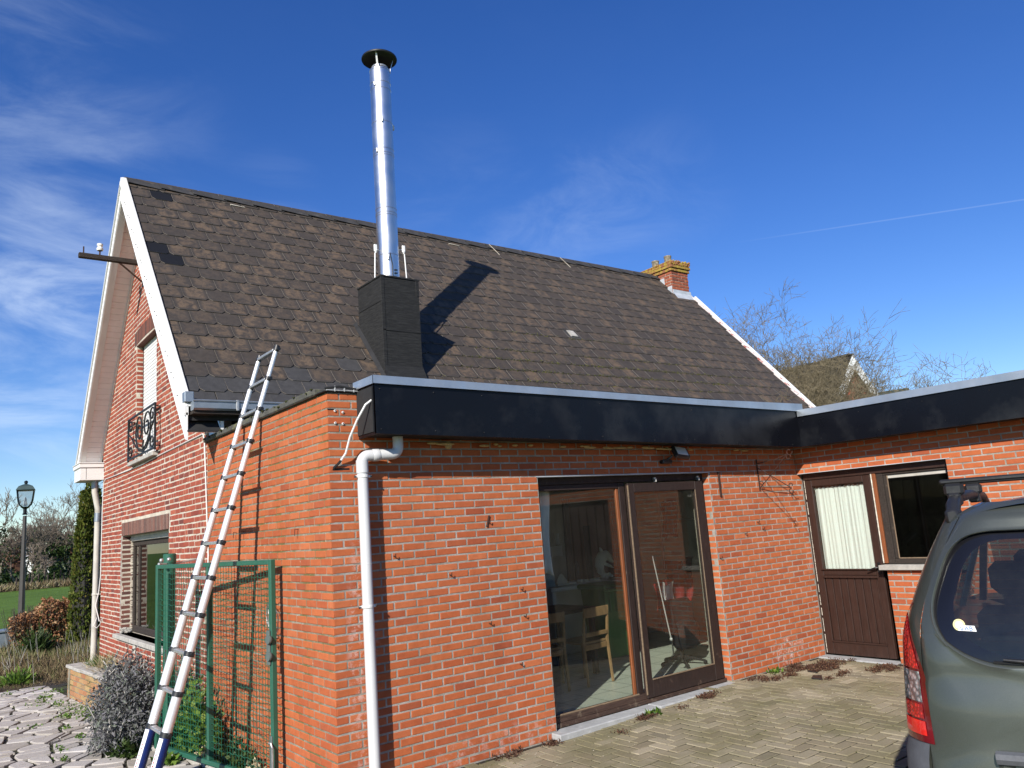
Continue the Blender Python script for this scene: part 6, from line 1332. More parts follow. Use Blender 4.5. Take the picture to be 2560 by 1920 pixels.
for (xx,dist,h_,mult,seed,ivy,lab) in ((-40,64,7.2,2,1,600,'dense bare tree cut by the left edge of the view'),(50,66,5.6,2,2,300,'bare tree standing just left of the street lamp beyond the field'),(95,78,5.4,1,13,0,'smaller bare tree directly behind the street lamp post'),(122,70,7.8,2,3,900,'tallest bare tree with ivy-clad stems right of the street lamp'),(148,72,7.4,2,4,900,'bare tree with ivied lower trunk left of the dark conifer'),(170,90,10.8,1,5,0,'slender bare tree rising above the conifer tip'),(200,86,11,1,6,0,'bare treetop just left of the grey rain pipe'),(5,80,6.4,1,7,200,'bare tree low behind the leftmost one'),(75,60,3.3,2,8,250,'low spreading bare tree at the foot of the lamp post beyond the field')):
    bare_tree('bare_tree',lab,'tree',far(xx,1450,dist),h_,.75,seed,'bark_far',4,(2,4),.16,None,mult,.30,.60,GR,3,ivy,.020)
for i,(xx,dist,w,h_) in enumerate(((15,68,2.0,1.5),(140,66,1.7,1.9),(165,67,2.2,1.6),(100,72,1.8,.9),(60,75,1.9,1.1))):
    rr=np.random.default_rng(40+i); b=far(xx,1450,dist); n=800; d_=rnd_dir(rr,n); d_[:,2]=np.abs(d_[:,2]); q=np.array(b)+d_*np.array([w*.5,w*.5,h_])*rr.uniform(.4,1.05,(n,1))
    tag(leaves('evergreen_bush',q,rnd_dir(rr,n,.2),rr.uniform(.12,.28,n),'dark_leaf',None,b,.7,i),('dark ivy thicket at the left edge beyond the field','dark green thicket under the ivy-clad trees beyond the field','round evergreen thicket beside the conifer beyond the field','low thicket under the small dark pine','thicket behind the lamp post base')[i],'bush','thickets along the far side of the field')
pn=thing('dark_pine','small dark layered pine far off between the bare trees','pine',far(108,1420,95)); rr=np.random.default_rng(77); b=np.array(far(108,1420,95)); P=[];N=[]
for k in range(9):
    z=2.2+k*.42; w=1.9*(1-k/10.5); n=170; a_=rr.uniform(0,2*PI,n); q=np.stack([b[0]+w*np.sqrt(rr.random(n))*np.cos(a_),b[1]+w*np.sqrt(rr.random(n))*np.sin(a_),z+rr.normal(0,.07,n)],1); P.append(q); N.append(np.stack([np.cos(a_),np.sin(a_),.2+0*a_],1))
P=np.concatenate(P);N=np.concatenate(N); leaves('needles',P,N,rr.uniform(.25,.5,len(P)),'dark_leaf',pn,tuple(b),.4,5); mb=MB(); mb.tube([b,b+np.array([0,0,5.8])],[.2,.05],6); mb.build('trunk','bark_dark',pn)
mb=MB()
for i in range(13):
    p=far(40+i*13+(i%3)*3,1465,57.5+.3*i); h_=.9+.15*(i%3); m2=MB(); m2.tube([p,(p[0]+.03,p[1],p[2]+h_)],.055,6); o=m2.build('fence_post','weathered_wood',origin=p); tag(o,('third','second','first')[i]+' fence post left of the street lamp at the far field edge' if i<3 else ('first','second','third','fourth','fifth','sixth','seventh','eighth','ninth','tenth')[i-3]+' fence post right of the street lamp at the far field edge','fence post','fence posts along the far edge of the field')
for nm,(x0_,x1_,dd,h_,lab) in {'a':(62,82,120,2.6,'long low white building glimpsed behind the lamp post'),'b':(100,122,115,2.4,'low whitewashed building between the far trees')}.items():
    a0=Vector(far(x0_,1450,dd)); b0=Vector(far(x1_,1450,dd)); t=thing('farm_shed',lab,'shed',tuple((a0+b0)/2)); dv=(b0-a0).normalized(); nv=Vector((-dv.y,dv.x,0)); mb=MB(); vs=[a0,b0,b0+nv*5,a0+nv*5]; mb.add(vs+[v+Z3*h_ for v in vs],[(0,1,5,4),(1,2,6,5),(2,3,7,6),(3,0,4,7)]); mb.build('wall','white_paint',t); mb=MB(); m1,m2_=(a0+nv*2.5+Z3*(h_+1.4)),(b0+nv*2.5+Z3*(h_+1.4)); mb.add([a0+Z3*h_-nv*.3,b0+Z3*h_-nv*.3,m2_,m1,b0+nv*5.3+Z3*h_,a0+nv*5.3+Z3*h_],[(0,1,2,3),(3,2,4,5)]); mb.build('roof','soffit_board',t)
rr=np.random.default_rng(5); n=5000; q=[]
for k in range(n): 
    p=far(rr.uniform(-60,260),1460,rr.uniform(57.0,59.5)); q.append(p)
tag(leaves('field_edge_grass',np.array(q),rnd_dir(rr,n,1.2),rr.uniform(.25,.7,n),'dry_grass',None,(0,0,0),.10,4,kind='stuff'),'ragged pale grass along the far edge of the field','grass')
rr=np.random.default_rng(91); n=5200; q=[]
for k in range(n):
    xx=rr.uniform(-260,330); p=far(xx,1450,rr.uniform(150,190)); q.append((p[0],p[1],rr.uniform(0,1)**1.3*(4.6+1.8*math.sin(xx*.045)+1.0*math.sin(xx*.17)) ))
tag(leaves('distant_woods',np.array(q),rnd_dir(rr,n,.3),rr.uniform(.7,1.7,n),'weed_brown',None,(0,0,0),.7,91,kind='stuff'),'low brown line of distant winter woods closing the view beyond the field','woods')
# ---------------- curly willow and neighbour houses on the right ----------------
bare_tree('curly_willow','bare curly willow with yellowish twisted branches rising behind the wing roof','tree',(15.6,6.2,-.1),8.0,.80,17,'bark_willow',6,(2,4),.42,.15,4,.42,.66,None,3,0,.0048)
def gable_house(name,label,apex,dv,half,drop,length,mats,ov=.0):
    """gable faces the viewer-side end; apex point, dv = horizontal direction of the ridge away from the gable"""
    A0=Vector(apex); dv=Vector(dv).normalized(); sv=Vector((-dv.y,dv.x,0)); t=thing(name,label,'house',(A0.x,A0.y,-.15)); e1=A0+sv*half-Z3*drop; e2=A0-sv*half-Z3*drop; zb=-.15
    g1,g2=Vector((e1.x,e1.y,zb)),Vector((e2.x,e2.y,zb)); Lv=dv*length; mb=MB(); k=.93; wa=A0-Z3*.2
    w1=A0+sv*half*k-Z3*drop*k-Z3*.2; w2=A0-sv*half*k-Z3*drop*k-Z3*.2; q=[w2,w1,Vector((w1.x,w1.y,zb)),Vector((w2.x,w2.y,zb))]; o=dv*.25
    mb.add([wa+o,w1+o,q[2]+o,q[3]+o,w2+o],[(0,1,2,3,4)]); mb.add([w1+o,q[2]+o,q[2]+Lv,w1+Lv],[(0,1,2,3)]); mb.add([w2+o,q[3]+o,q[3]+Lv,w2+Lv],[(0,1,2,3)]); mb.add([wa+Lv,w1+Lv,q[2]+Lv,q[3]+Lv,w2+Lv],[(0,1,2,3,4)]); mb.build('wall',mats[0],t)
    for s_,e_ in ((1,e1),(-1,e2)):
        mb=MB(); n=16
        for i in range(n):
            pa_=A0+(e_-A0)*(i/n); pb_=A0+(e_-A0)*((i+1.0)/n); up=(sv*s_*drop+Z3*half).normalized(); mb.add([pa_+up*.02,pa_+Lv+up*.02,pb_+Lv+up*.06,pb_+up*.06,pb_+up*.0,pb_+Lv+up*.0],[(0,1,2,3),(3,2,5,4)])
        mb.add([A0-Z3*.12,e_-Z3*.12,e_-Z3*.12+Lv,A0-Z3*.12+Lv],[(0,1,2,3)]); mb.build('roof',mats[1],t)
        mb=MB(); u=(e_-A0).normalized(); dn=Vector((0,0,-1)); mb.add([A0-dv*.04,e_-dv*.04,e_-dv*.04+dn*.5,A0-dv*.04+dn*.65],[(0,1,2,3)]); mb.build('bargeboard',mats[2],t)
    mb=MB()
    for i in range(int(length/.34)): mb.cbox(Vector((-.16,0,-.05)),Vector((.16,.31,.06)),.03,mat=Matrix.Translation(A0+dv*(.34*i))@Matrix(((dv.y,dv.x,0,0),(-dv.x,dv.y,0,0),(0,0,1,0),(0,0,0,1))))
    mb.build('ridge_tiles',mats[1],t,kind='stuff'); return t
gable_house('neighbour_house','brick house with dark tiled roof and white gable edge behind the curly willow',(29.4,11.75,8.0),(.10,1.0,0),3.9,4.7,9.0,('old_brick','tile_dark','white_paint'))
gable_house('distant_house','low grey-green tiled roof peeping over the wing roof to the right of the neighbour house',(46.0,17.5,8.35),(-.25,1,0),4.5,3.6,10.0,('old_brick','tile_green','white_paint'))
# ---------------- parked van-like car ----------------
CYAW=R(17.5); CARL=Vector((1.03,-3.62,0))   # rear left corner on the ground
cf=Vector((math.cos(CYAW),math.sin(CYAW),0)); cr=Vector((cf.y,-cf.x,0)); CO=CARL+cr*.905
car=thing('parked_car','grey-green compact van with roof bars parked facing the side wing','car',tuple(CO+Z3*.0),math.atan2(cf.y,cf.x)-PI/2)
# local frame: x right, y forward, z up ; rear bumper near y=0
WHALF=lambda z: .905-.0*z if z<.80 else .905-.030*((z-.80)/.35) if z<1.15 else .875-.235*((z-1.15)/.57)**1.4
def YR_(z):
    if z<.62: return .0
    if z<1.08: return .035+.02*((z-.62)/.46)
    return .055+.20*((z-1.08)/.62)**1.35
CR=.20
def S_(x,z,off=0):
    """rear surface: x may run past the corner; arc-length style wrap"""
    w=WHALF(z); s=abs(x); sg=1 if x>=0 else -1; y0=YR_(z); k=.055*(min(s,w)/w)**2*1.0
    w0=w-CR
    if s<=w0: return Vector((x,y0+k-off,z))
    a=min((s-w0)/CR,1.57+4)
    if a<=PI/2: p=Vector((sg*(w0+(CR+off)*math.sin(a)),y0+k+CR-(CR+off)*math.cos(a),z)); return p
    return Vector((sg*(w0+CR+off),y0+k+CR+(a-PI/2)*CR,z))
def cb_(mb,name,mat,par=car,smooth=True,kind=None):
    o=mb.build(name,mat,None,smooth=smooth,kind=kind); o.parent=par; return o
# rear window outline (rounded), in (x,z)
def rrect(pts,rad,n=7):
    out=[]
    N=len(pts)
    for i in range(N):
        p0,p,p1=Vector(pts[i-1]),Vector(pts[i]),Vector(pts[(i+1)%N]); d0=(p0-p).normalized(); d1=(p1-p).normalized(); r=rad[i] if isinstance(rad,(list,tuple)) else rad
        a_=p+d0*r; b_=p+d1*r
        for k in range(n+1): t=k/n; out.append(a_*(1-t)**2+p*2*t*(1-t)+b_*t*t)
    return out
def resample(P,n):
    L=[0]; N=len(P)
    for i in range(N): L.append(L[-1]+(P[(i+1)%N]-P[i]).length)
    out=[]
    for k in range(n):
        s=L[-1]*k/n; i=max(j for j in range(N) if L[j]<=s+1e-9); t=(s-L[i])/max(1e-9,L[i+1]-L[i]); out.append(P[i]*(1-t)+P[(i+1)%N]*t)
    return out
NW=120
win=resample(rrect([(-.60,1.645),(.60,1.645),(.745,1.26),(.60,1.095),(-.60,1.095),(-.745,1.26)],[.16,.16,.14,.16,.16,.14]),NW)
# the tailgate: rings from a recess round the glass out to the tailgate edge
def ang(p): return math.atan2(p[1]-1.32,p[0])
TG=lambda z:(.80 if z<.8 else .80-.012*(z-.8)/.4 if z<1.2 else .79-.205*((z-1.2)/.5)**1.5)
def tgedge(p,zb=.42,zt=1.725):
    d=Vector((p[0],p[1]-1.3)); d.normalize(); lo,hi=0,3
    for _ in range(40):
        m_=(lo+hi)/2; x=d.x*m_; z=1.3+d.y*m_
        if abs(x)<TG(min(max(z,.4),1.8)) and zb<z<zt: lo=m_
        else: hi=m_
    return Vector((d.x*lo,1.3+d.y*lo))
rings=[]; inner=[Vector((p[0],p[1])) for p in win]; edge=[tgedge(p) for p in inner]
def belly(x,z):  # crease: lower half of the tailgate stands out
    b=0
    if z<1.04: b=.022*min(1,(1.04-z)/.14)
    return b
mb=MB(); K=[0,.0001,.03,.07,.14,.25,.4,.6,.8,1.0]; vs=[];fs=[]
for ki,k in enumerate(K):
    for i in range(NW):
        q=inner[i]*(1-k)+edge[i]*k if k>.0 else inner[i]; off=(-.016 if ki==0 else .004 if ki==1 else .014 if ki==2 else .018 if ki==3 else .014)+ (belly(q[0],q[1]) if ki>1 else 0)*(1 if k<.9 else .5)
        if k==1.0: off=belly(q[0],q[1])*.6+.0
        vs.append(S_(q[0],q[1],off))
for ki in range(len(K)-1):
    for i in range(NW): fs.append((ki*NW+i,ki*NW+(i+1)%NW,(ki+1)*NW+(i+1)%NW,(ki+1)*NW+i))
mb.add(vs,fs); mb.m=[1 if i<NW else 0 for i in range(len(fs))]; tg_=cb_(mb,'tailgate',['car_paint','rubber'])
# glass with dark border
mb=MB(); vs=[];fs=[];mi=[]; K2=[1.0,.93,.885,.6,.3]
cen=Vector((0,1.33))
for ki,k in enumerate(K2):
    for i in range(NW): q=cen+(inner[i]-cen)*k; vs.append(S_(q[0],q[1],-.010+ (0 if ki<2 else .0)))
c0=len(vs); vs.append(S_(0,1.33,-.010))
for ki in range(len(K2)-1):
    for i in range(NW): fs.append((ki*NW+i,ki*NW+(i+1)%NW,(ki+1)*NW+(i+1)%NW,(ki+1)*NW+i)); mi.append(0 if ki>=2 else 1)
for i in range(NW): fs.append(((len(K2)-1)*NW+i,(len(K2)-1)*NW+(i+1)%NW,c0,c0)[:3]); mi.append(0)
for f,m_ in zip(fs,mi): pass
mb.v=[tuple(v) for v in vs]; mb.f=fs; mb.m=mi; mb.r=[0]*len(fs); rwin=cb_(mb,'rear_window',['car_glass','car_black'])
mb=MB()
for k in range(13):
    z=1.15+k*.036; xs=np.linspace(-.60+.06*abs(z-1.3),.60-.06*abs(z-1.3),13); mb.tube([S_(x,z,-.013) for x in xs],.0011,3,cap=False)
cb_(mb,'heating_wires','interior_door',rwin,kind='stuff')
# wiper
mb=MB(); mb.tube([S_(.02,1.075,.03),S_(-.1,1.10,.035),S_(-.46,1.118,.02)],[.016,.012,.006],8); mb.tube([S_(.03,1.10,.012),S_(-.50,1.105,.008)],.006,5); mb.sph(S_(.03,1.07,.02),.028,8); cb_(mb,'rear_wiper','black_plastic',tg_)
# body corner (left and right), bumper, sides
def strip(name,xa,xb,za,zb,off,mat,nx=18,nz=24,mask=None,par=car,sgn=(1,)):
    mb=MB(); vs=[];fs=[]
    for j in range(nz+1):
        z=za+(zb-za)*j/nz; A0,B0=(xa(z) if callable(xa) else xa),(xb(z) if callable(xb) else xb)
        for i in range(nx+1): x=A0+(B0-A0)*i/nx; vs.append(S_(x,z,off(x,z) if callable(off) else off))
    for j in range(nz):
        for i in range(nx): a_=j*(nx+1)+i; fs.append((a_,a_+1,a_+nx+2,a_+nx+1))
    mb.add(vs,fs); return cb_(mb,name,mat,par)
WRAP=lambda z: WHALF(z)-CR+CR*(PI/2)+.28
for sg in (-1,1):
    strip('corner_panel',lambda z:sg*(TG(z)+.004),lambda z:sg*WRAP(z),.60,1.725,.0,'car_paint')
    strip('panel_gap',lambda z:sg*(TG(z)-.004),lambda z:sg*(TG(z)+.008),.42,1.725,-.006,'rubber',2)
# bumper: ends under the lamps, recessed centre below
for sg in (-1,1): strip('bumper',lambda z:sg*.803,lambda z:sg*(WRAP(z)),.22,.745,lambda x,z:.030 if z<.735 else .01,'car_plastic',16,8)
strip('bumper',-.80,.80,.22,.50,.045,'car_plastic',16,4)
# tail lamps
def lamp(sg):
    t0=lambda z:(z-.745)/(1.33-.745)
    xin=lambda z: sg*(.775+.006*math.sin(PI*t0(z))+.0*z if t0(z)<.45 else .775+.0*z+(.112)*((t0(z)-.45)/.55)**1.35)
    xo=lambda z: sg*(WHALF(z)-CR+CR*(1.02+ .0*z)+.0)
    xout=lambda z: sg*(WHALF(z)-CR+CR*(1.30-.20*max(0,(t0(z)-.6)/.4)**2))
    h0=strip('tail_lamp',xin,xout,.745,1.33,lambda x,z:.016-.012*max(0,(t0(z)-.93)/.07),'lens_red_dark',14,30)
    h0['label']='red tail lamp with clear middle section'
    def sub(name,za,zb,m0,m1,mat,topcut=0):
        f0=lambda z: xin(z)+(xout(z)-xin(z))*m0(t0(z)); f1=lambda z: xin(z)+(xout(z)-xin(z))*m1(t0(z))
        return strip(name,f0,f1,za,zb,.0195,mat,10,10,par=h0)
    sub('red_lens',1.055,1.285,lambda t:.12,lambda t:.72,'lens_red'); sub('clear_lens',.915,1.045,lambda t:.14,lambda t:.86,'lens_clear'); sub('red_lens',.845,.905,lambda t:.16,lambda t:.80,'lens_red'); sub('fog_lens',.775,.835,lambda t:.14,lambda t:.84,'lens_red_bright')
lamp(-1); lamp(1)
# number plate recess and handle
mb=MB(); zc=.80; out=resample(rrect([(-.56,.735),(.56,.735),(.46,.505),(-.46,.505)],[.05,.05,.05,.05]),48); vs=[];fs=[]
for k,(sc_,of) in enumerate(((1.0,.050),(.97,.060),(.92,.052),(.86,.012),(.4,.010))):
    for q in out: p=Vector((0,.62))+(q-Vector((0,.62)))*sc_; vs.append(S_(p[0],p[1],of))
for k in range(4):
    for i in range(48): fs.append((k*48+i,k*48+(i+1)%48,(k+1)*48+(i+1)%48,(k+1)*48+i))
fs.append(tuple(range(4*48,5*48))); mb.add(vs,fs); cb_(mb,'plate_recess','car_paint',tg_); mb=MB(); 
for i in range(12): pass
mb.tube([S_(-.54+.09*i,.735+.012*math.sin(PI*i/12),.060) for i in range(13)],.028,8); cb_(mb,'tailgate_handle','car_plastic',tg_)
mb=MB(); v=[S_(-.26,.54,.0145),S_(.26,.54,.0145),S_(.26,.65,.0145),S_(-.26,.65,.0145)]; mb.add(v,[(0,1,2,3)]); cb_(mb,'number_plate','sticker_white',tg_,False)
# sides and greenhouse
def side(sg):
    w=lambda z:WHALF(z); mb=MB(); vs=[];fs=[]; ys=[.25+CR*.0+.30,1.0,1.9,2.9,3.6,4.05,4.28]; zs_=[.22,.45,.7,.95,1.06]
    for z in zs_:
        for y in ys: vs.append((sg*(w(z)-(.0 if y<3.9 else (y-3.9)*.45)),y if z<1 else min(y,4.28-.10*(z-.7)),z-(0 if y<3.0 else .10*(y-3.0)*(z-.2))))
    n=len(ys)
    for j in range(len(zs_)-1):
        for i in range(n-1): a_=j*n+i; fs.append((a_,a_+1,a_+n+1,a_+n))
    mb.add(vs,fs); cb_(mb,'side_panel','car_paint')
    mb=MB()
    for (ya,yb,tilt) in ((.62,.74,.0),(1.42,1.52,0),(2.35,2.46,0)):
        q=[(sg*w(1.06),ya,1.06),(sg*w(1.06),yb,1.06),(sg*w(1.66),yb+tilt,1.66),(sg*w(1.66),ya+.08,1.66)]; mb.add(q+[(a_-sg*.04,b_,c_) for a_,b_,c_ in q],[(0,1,2,3),(7,6,5,4),(0,4,5,1),(1,5,6,2),(2,6,7,3),(3,7,4,0)])
    q=[(sg*w(1.06)*.98,3.42,.98),(sg*w(1.06)*.98,3.50,.98),(sg*w(1.66),2.56,1.68),(sg*w(1.66),2.46,1.68)]; mb.add(q+[(a_-sg*.05,b_,c_) for a_,b_,c_ in q],[(0,1,2,3),(7,6,5,4),(0,4,5,1),(1,5,6,2),(2,6,7,3),(3,7,4,0)])
    mb.add([(sg*w(1.64),.64,1.62),(sg*w(1.64),2.6,1.62),(sg*w(1.70),2.5,1.70),(sg*w(1.70),.64,1.70)],[(0,1,2,3)]); cb_(mb,'pillars','car_paint')
    for (ya,yb) in ((.62,1.42),(1.52,2.35),(2.46,3.3)):
        mb=MB(); yt=yb if yb<3 else 2.5; mb.add([(sg*w(1.06)*.995,ya,1.05),(sg*w(1.06)*.995,yb,1.05),(sg*w(1.64)*.995,yt,1.64),(sg*w(1.64)*.995,ya,1.64)],[(0,1,2,3)]); cb_(mb,'side_window','car_glass',smooth=False)
    for yw in (.82,3.50):
        mb=MB(); mb.lathe((sg*.80,yw,.32),[(.20,-.10),(.31,-.10),(.325,-.06),(.325,.06),(.31,.10),(.20,.10)],28,closed=True,axis=(sg,0,0)); tyre=cb_(mb,'wheel','rubber'); mb=MB(); mb.lathe((sg*.80,yw,.32),[(.001,.075),(.10,.085),(.19,.10),(.205,.105)],20,closed=False,axis=(sg,0,0)); cb_(mb,'rim','galvanised',tyre)
side(-1); side(1)
mb=MB(); vs=[];fs=[]; nx,ny=16,12
for j in range(ny+1):
    y=.285+(2.52-.285)*j/ny
    for i in range(nx+1):
        u=-1+2*i/nx; w=.640; zz=1.795-.095*abs(u)**3.2-(.025*(1-min(1,j/2.0))**2)-(.04*max(0,(j-9)/3)**2); xx_=abs(u*w); ex=.0 if xx_<.44 else .20-math.sqrt(max(0,.04-(xx_-.44)**2)); vs.append((u*w,y+(ex+.05*u*u)*(1-j/ny),zz))
for j in range(ny):
    for i in range(nx): a_=j*(nx+1)+i; fs.append((a_,a_+1,a_+nx+2,a_+nx+1))
mb.add(vs,fs); cb_(mb,'roof','car_paint')
strip('roof_edge',-.60,.60,1.715,1.775,lambda x,z:.002-.05*((z-1.715)/.06)**2-.06*abs(x/.60)**4*((z-1.715)/.06),'car_paint',24,5)
mb=MB(); 
for sg in (-1,1):
    vs=[];fs=[]
    for j in range(9):
        y=.60+(2.5-.60)*j/8
        for i in range(6): t=i/5; vs.append((sg*(.615+.035*math.sin(t*PI/2)),y,1.70+.0-.07*(t)**1.5+.01))
    for j in range(8):
        for i in range(5): a_=j*6+i; fs.append((a_,a_+1,a_+7,a_+6))
    mb.add(vs,fs)
cb_(mb,'roof_flank','car_paint')
mb=MB(); mb.add([(-.70,3.42,1.0),(.70,3.42,1.0),(.66,2.50,1.70),(-.66,2.50,1.70)],[(0,1,2,3)]); cb_(mb,'windscreen','car_glass',smooth=False)
mb=MB(); vs=[(-.80,3.40,.99),(.80,3.40,.99),(.74,4.1,.86),(-.74,4.1,.86),(-.66,4.34,.66),(.66,4.34,.66),(.66,4.38,.30),(-.66,4.38,.30)]; mb.add(vs,[(0,1,2,3),(3,2,5,4),(4,5,6,7)]); cb_(mb,'bonnet','car_paint')
mb=MB(); mb.box((-.80,.25,.22),(.80,4.1,.30)); cb_(mb,'floor','rubber',smooth=False)
# interior
mb=MB(); mb.add([(-.70,.16,.80),(.70,.16,.80),(.70,.25,1.0),(-.70,.25,1.0)],[(0,1,2,3)]); mb.box((-.74,.22,1.0),(.74,1.15,1.03)); cb_(mb,'parcel_shelf','car_seat',smooth=False)
for x,y in ((-.45,1.25),(.0,1.25),(.45,1.25),(-.38,2.2),(.38,2.2)):
    mb=MB(); mb.cbox((x-.21,y-.07,.5),(x+.21,y+.07,1.20),.05); cb_(mb,'seat_back','car_seat'); mb=MB(); mb.cbox((x-.12,y-.05,1.26),(x+.12,y+.05,1.44),.04); mb.tube([(x-.06,y,1.18),(x-.06,y,1.3)],.007,5); mb.tube([(x+.06,y,1.18),(x+.06,y,1.3)],.007,5); cb_(mb,'headrest','car_seat')
mb=MB()
for sg in (-1,1): mb.add([(sg*.76,.45,1.04),(sg*.76,.60,1.04),(sg*.60,.66,1.60),(sg*.58,.52,1.60)],[(0,1,2,3)])
mb.add([(-.50,.5,1.70),(.50,.5,1.70),(.58,2.45,1.68),(-.58,2.45,1.68)],[(0,1,2,3)]); cb_(mb,'lining','car_lining',smooth=False)
# roof rails and bars
for sg in (-1,1):
    mb=MB(); mb.tube([(sg*.60,.40,1.70),(sg*.60,.48,1.765),(sg*.60,.64,1.805),(sg*.60,1.3,1.815),(sg*.60,2.0,1.80),(sg*.61,2.35,1.735)],[.030,.034,.030,.027,.027,.026],10); mb.cbox((sg*.60-.032,.38,1.68),(sg*.60+.032,.52,1.755),.015); cb_(mb,'roof_rail','black_plastic')
for y in (.62,1.55):
    mb=MB(); mb.cbox((-.66,y-.025,1.875),(.66,y+.025,1.900),.008); rb=cb_(mb,'roof_bar','black_plastic',smooth=False)
    for sg in (-1,1): mb=MB(); mb.cbox((sg*.60-.045,y-.035,1.815),(sg*.60+.045,y+.035,1.878),.014); mb.cbox((sg*.60-.03,y-.045,1.765),(sg*.60+.03,y+.045,1.83),.01); cb_(mb,'bar_foot','black_plastic',rb,False)
# sticker: round sun badge with white tab and the letters VAB
mb=MB(); q0=(-.615,1.245)
def SP(u,v,o): return S_(q0[0]+u*.68,q0[1]+v*.68,-.0085+o)
mb.add([SP(.036*math.cos(t),.036*math.sin(t)+.008,0) for t in np.linspace(0,2*PI,25)[:-1]],[tuple(range(24))],1); mb.add([SP(.022*math.cos(t),.022*math.sin(t)+.008,.0008) for t in np.linspace(0,2*PI,25)[:-1]],[tuple(range(24))],0)
for k in range(20):
    t=PI*.35+PI*1.35*k/19; mb.add([SP(.025*math.cos(t-.05),.025*math.sin(t-.05)+.008,.001),SP(.025*math.cos(t+.05),.025*math.sin(t+.05)+.008,.001),SP(.033*math.cos(t+.04),.033*math.sin(t+.04)+.008,.001),SP(.033*math.cos(t-.04),.033*math.sin(t-.04)+.008,.001)],[(0,1,2,3)],3)
mb.add([SP(-.01,-.026,.0012),SP(.098,-.030,.0012),SP(.088,.004,.0012),SP(.0,.006,.0012)],[(0,1,2,3)],0)
def stroke(p,q,w=.0042):
    a_=Vector(p);b_=Vector(q);d_=(b_-a_).normalized(); n2=Vector((-d_.y,d_.x))*w/2; mb.add([SP(*(a_-n2),.002),SP(*(b_-n2),.002),SP(*(b_+n2),.002),SP(*(a_+n2),.002)],[(0,1,2,3)],2)
ox,oy,hh=.004,-.024,.024
for st in (((0,1),(.40,0)),((.40,0),(.80,1))): stroke((ox+st[0][0]*.026,oy+st[0][1]*hh),(ox+st[1][0]*.026,oy+st[1][1]*hh))
ox+=.027
for st in (((0,0),(.42,1)),((.42,1),(.84,0)),((.18,.34),(.66,.34))): stroke((ox+st[0][0]*.026,oy+st[0][1]*hh),(ox+st[1][0]*.026,oy+st[1][1]*hh))
ox+=.029
for st in (((0,0),(0,1)),((0,1),(.45,.95)),((.45,.95),(.55,.75)),((.55,.75),(.4,.53)),((0,.52),(.4,.53)),((.4,.53),(.62,.28)),((.62,.28),(.5,.04)),((.5,.04),(0,0))): stroke((ox+st[0][0]*.026,oy+st[0][1]*hh),(ox+st[1][0]*.026,oy+st[1][1]*hh))
simple('badge_yellow',(.72,.66,.30),.5,0,var=.05); simple('badge_blue',(.03,.12,.42),.5,0,var=.05); simple('badge_grey',(.30,.33,.30),.5,0)
stk=cb_(mb,'window_sticker',['sticker_white','badge_yellow','badge_blue','badge_grey'],rwin,False); stk['label']='round sun badge sticker with the letters VAB'
# ---------------- small stuff on the ground ----------------
rr=np.random.default_rng(55)
def weedpatch(name,label,cx_,cy_,sx,sy,n,size,mat,seed,dens=1.):
    r4=np.random.default_rng(seed); k=max(3,n//60); cs=np.stack([r4.normal(cx_,sx*.6,k),r4.normal(cy_,sy*.6,k)],1); ix=r4.integers(0,k,n); q=np.stack([cs[ix,0]+r4.normal(0,.035,n),cs[ix,1]+r4.normal(0,.025,n),np.zeros(n)],1)
    q[:,1]=np.minimum(q[:,1],-.008); q[:,2]=[gz(x)+.002+abs(r4.normal())*.012 for x in q[:,0]]
    return tag(leaves(name,q,rnd_dir(r4,n,.6),r4.uniform(size*.5,size*1.3,n),mat,None,(0,0,0),.5,seed),label,'weed')
for i,(x,y,sx,sy,n,lab) in enumerate(((5.55,-.36,.32,.13,2600,'largest mat of reddish-brown dried stonecrop before the brown door'),(5.75,-.95,.16,.10,900,'brown dried stonecrop mat right of the brown door, by the car'),(5.25,-.14,.18,.06,500,'brown dried moss along the foot of the pier'),(4.85,-.30,.20,.07,650,'patch of brown dried weeds in front of the pier'),(3.75,-.22,.10,.05,520,'dark reddish weed clump at the middle of the bluestone door sill'),(2.85,-.24,.08,.045,300,'dark weed clump before the left part of the door sill'),(1.86,-.10,.06,.03,260,'reddish withered sprig at the left end of the door sill'),(1.45,-.08,.10,.03,260,'withered brown scraps at the wall foot left of the door sill'),(4.55,-.15,.08,.03,160,'few brown scraps at the left foot of the pier'),(5.2,-.75,.25,.08,260,'thin brown weeds in the paving joints before the brown door'),(3.3,-.26,.05,.03,60,'tiny dark tuft in the paving near the sill'),(2.45,-.36,.05,.03,60,'tiny brown tuft on the paving left of the yellow seedling'))):
    weedpatch('dried_weeds',lab,x,y,sx,sy,n,.022,'weed_brown',100+i)
weedpatch('green_seedling','small yellow-green seedling before the bluestone door sill',3.02,-.19,.012,.012,60,.05,'green_leaf',140); weedpatch('green_seedling','bright green sprig at the foot of the pier near the brown door',5.02,-.10,.012,.012,60,.05,'green_leaf',141)
for i in range(1): pass
r4=np.random.default_rng(9); n=9000; x=r4.uniform(.2,6.0,n); y=-np.abs(r4.normal(0,.9,n))-.03; 
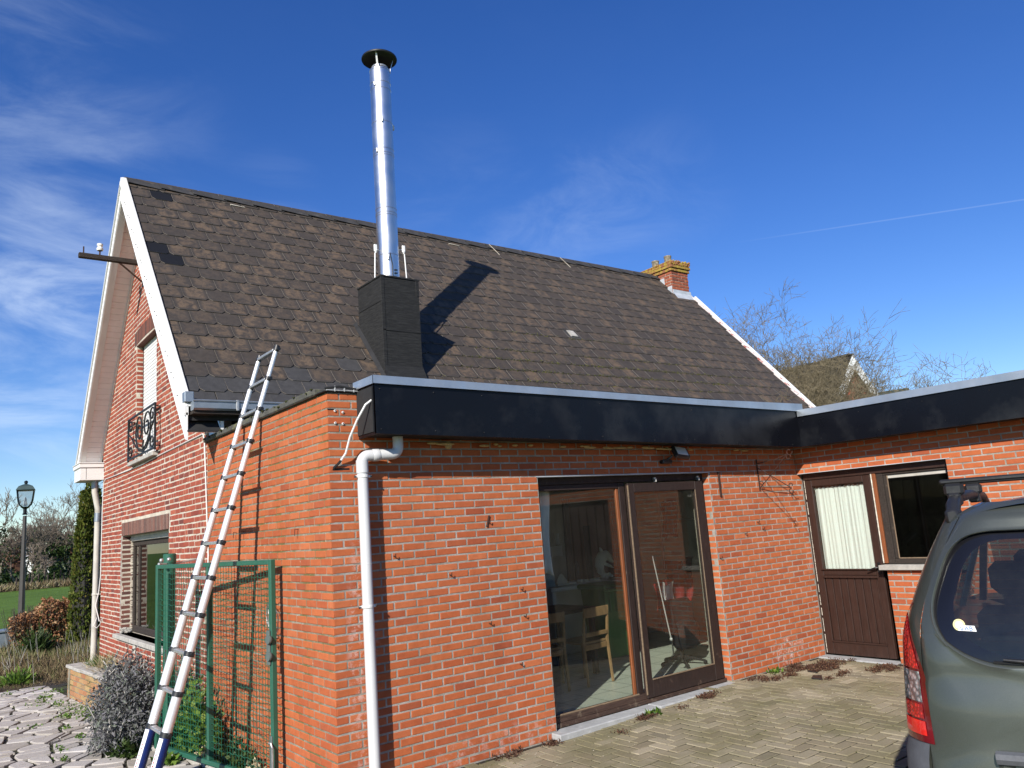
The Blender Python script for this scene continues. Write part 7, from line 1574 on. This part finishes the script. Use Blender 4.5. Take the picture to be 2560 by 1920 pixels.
jx=np.round((x)/.105)*.105; jy=np.round((y+.05)/.105)*.105-.05; sel=r4.random(n)<.5; x=np.where(sel,jx+r4.normal(0,.004,n),x); y=np.where(~sel,jy+r4.normal(0,.004,n),y); keep=(np.sin(x*2.3)+np.sin(y*3.1+1)>.1); x,y=x[keep],y[keep]
tag(leaves('joint_moss',np.stack([x,y,[gz(a_)-.006 for a_ in x]],1),rnd_dir(r4,len(x),.4),r4.uniform(.006,.014,len(x)),'moss',None,(0,0,0),.9,9,kind='stuff'),'moss in the joints of the herringbone brick paving','moss')
for i,(x,y,rz0,l) in enumerate(((5.02,-.62,.5,.20),(5.28,-.42,.2,.14))):
    mb=MB(); Mx=Matrix.Translation((x,y,gz(x)+.004))@Matrix.Rotation(rz0,4,'Z')@Matrix.Rotation(R(5),4,'X'); vs=[(-l/2,-.05,0),(l/2,-.03,0),(l*.3,.05,0),(-l*.4,.06,0)]; mb.add([Mx@Vector(v) for v in vs]+[Mx@Vector((v[0],v[1],.008)) for v in vs],[(3,2,1,0),(4,5,6,7),(0,1,5,4),(1,2,6,5),(2,3,7,6),(3,0,4,7)]); tag(mb.build('slate_fragment','slate_new' if 0 else 'black_plastic'),('broken piece of dark slate lying on the open paving','smaller dark slate fragment among the dried weeds by the door')[i],'slate fragment')
r6=random.Random(3); mb=MB()
for i in range(140): x,y=r6.uniform(.6,6.0),-abs(r6.gauss(.2,1.2))-.1; mb.sph((x,y,gz(x)+.003),r6.uniform(.0025,.005),4,0,(1,1,.6))
tag(mb.build('grit','mortar_white',kind='stuff'),'pale grit and mortar crumbs scattered over the paving','grit')
# lamp inside the wing window
dl=thing('desk_lamp','black lamp head tilted inside the dark window beside the brown door','lamp',(6.35,-1.15,1.3))
Mx=Matrix.Translation((6.32,-1.16,1.37))@Matrix.Rotation(R(60),4,'Y')@Matrix.Rotation(R(20),4,'X'); o_=MB(); o_.lathe((0,0,0),[(.03,-.12),(.045,-.08),(.05,0),(.065,.02),(.07,.06),(.06,.06)],18,closed=False); o_.v=[tuple(Mx@Vector(v)) for v in o_.v]; o_.build('lamp_head','black_plastic',dl,smooth=True)
mb=MB(); mb.tube([(6.38,-1.2,1.30),(6.45,-1.35,1.15),(6.4,-1.4,1.06)],.02,8); mb.build('arm','black_plastic',dl)
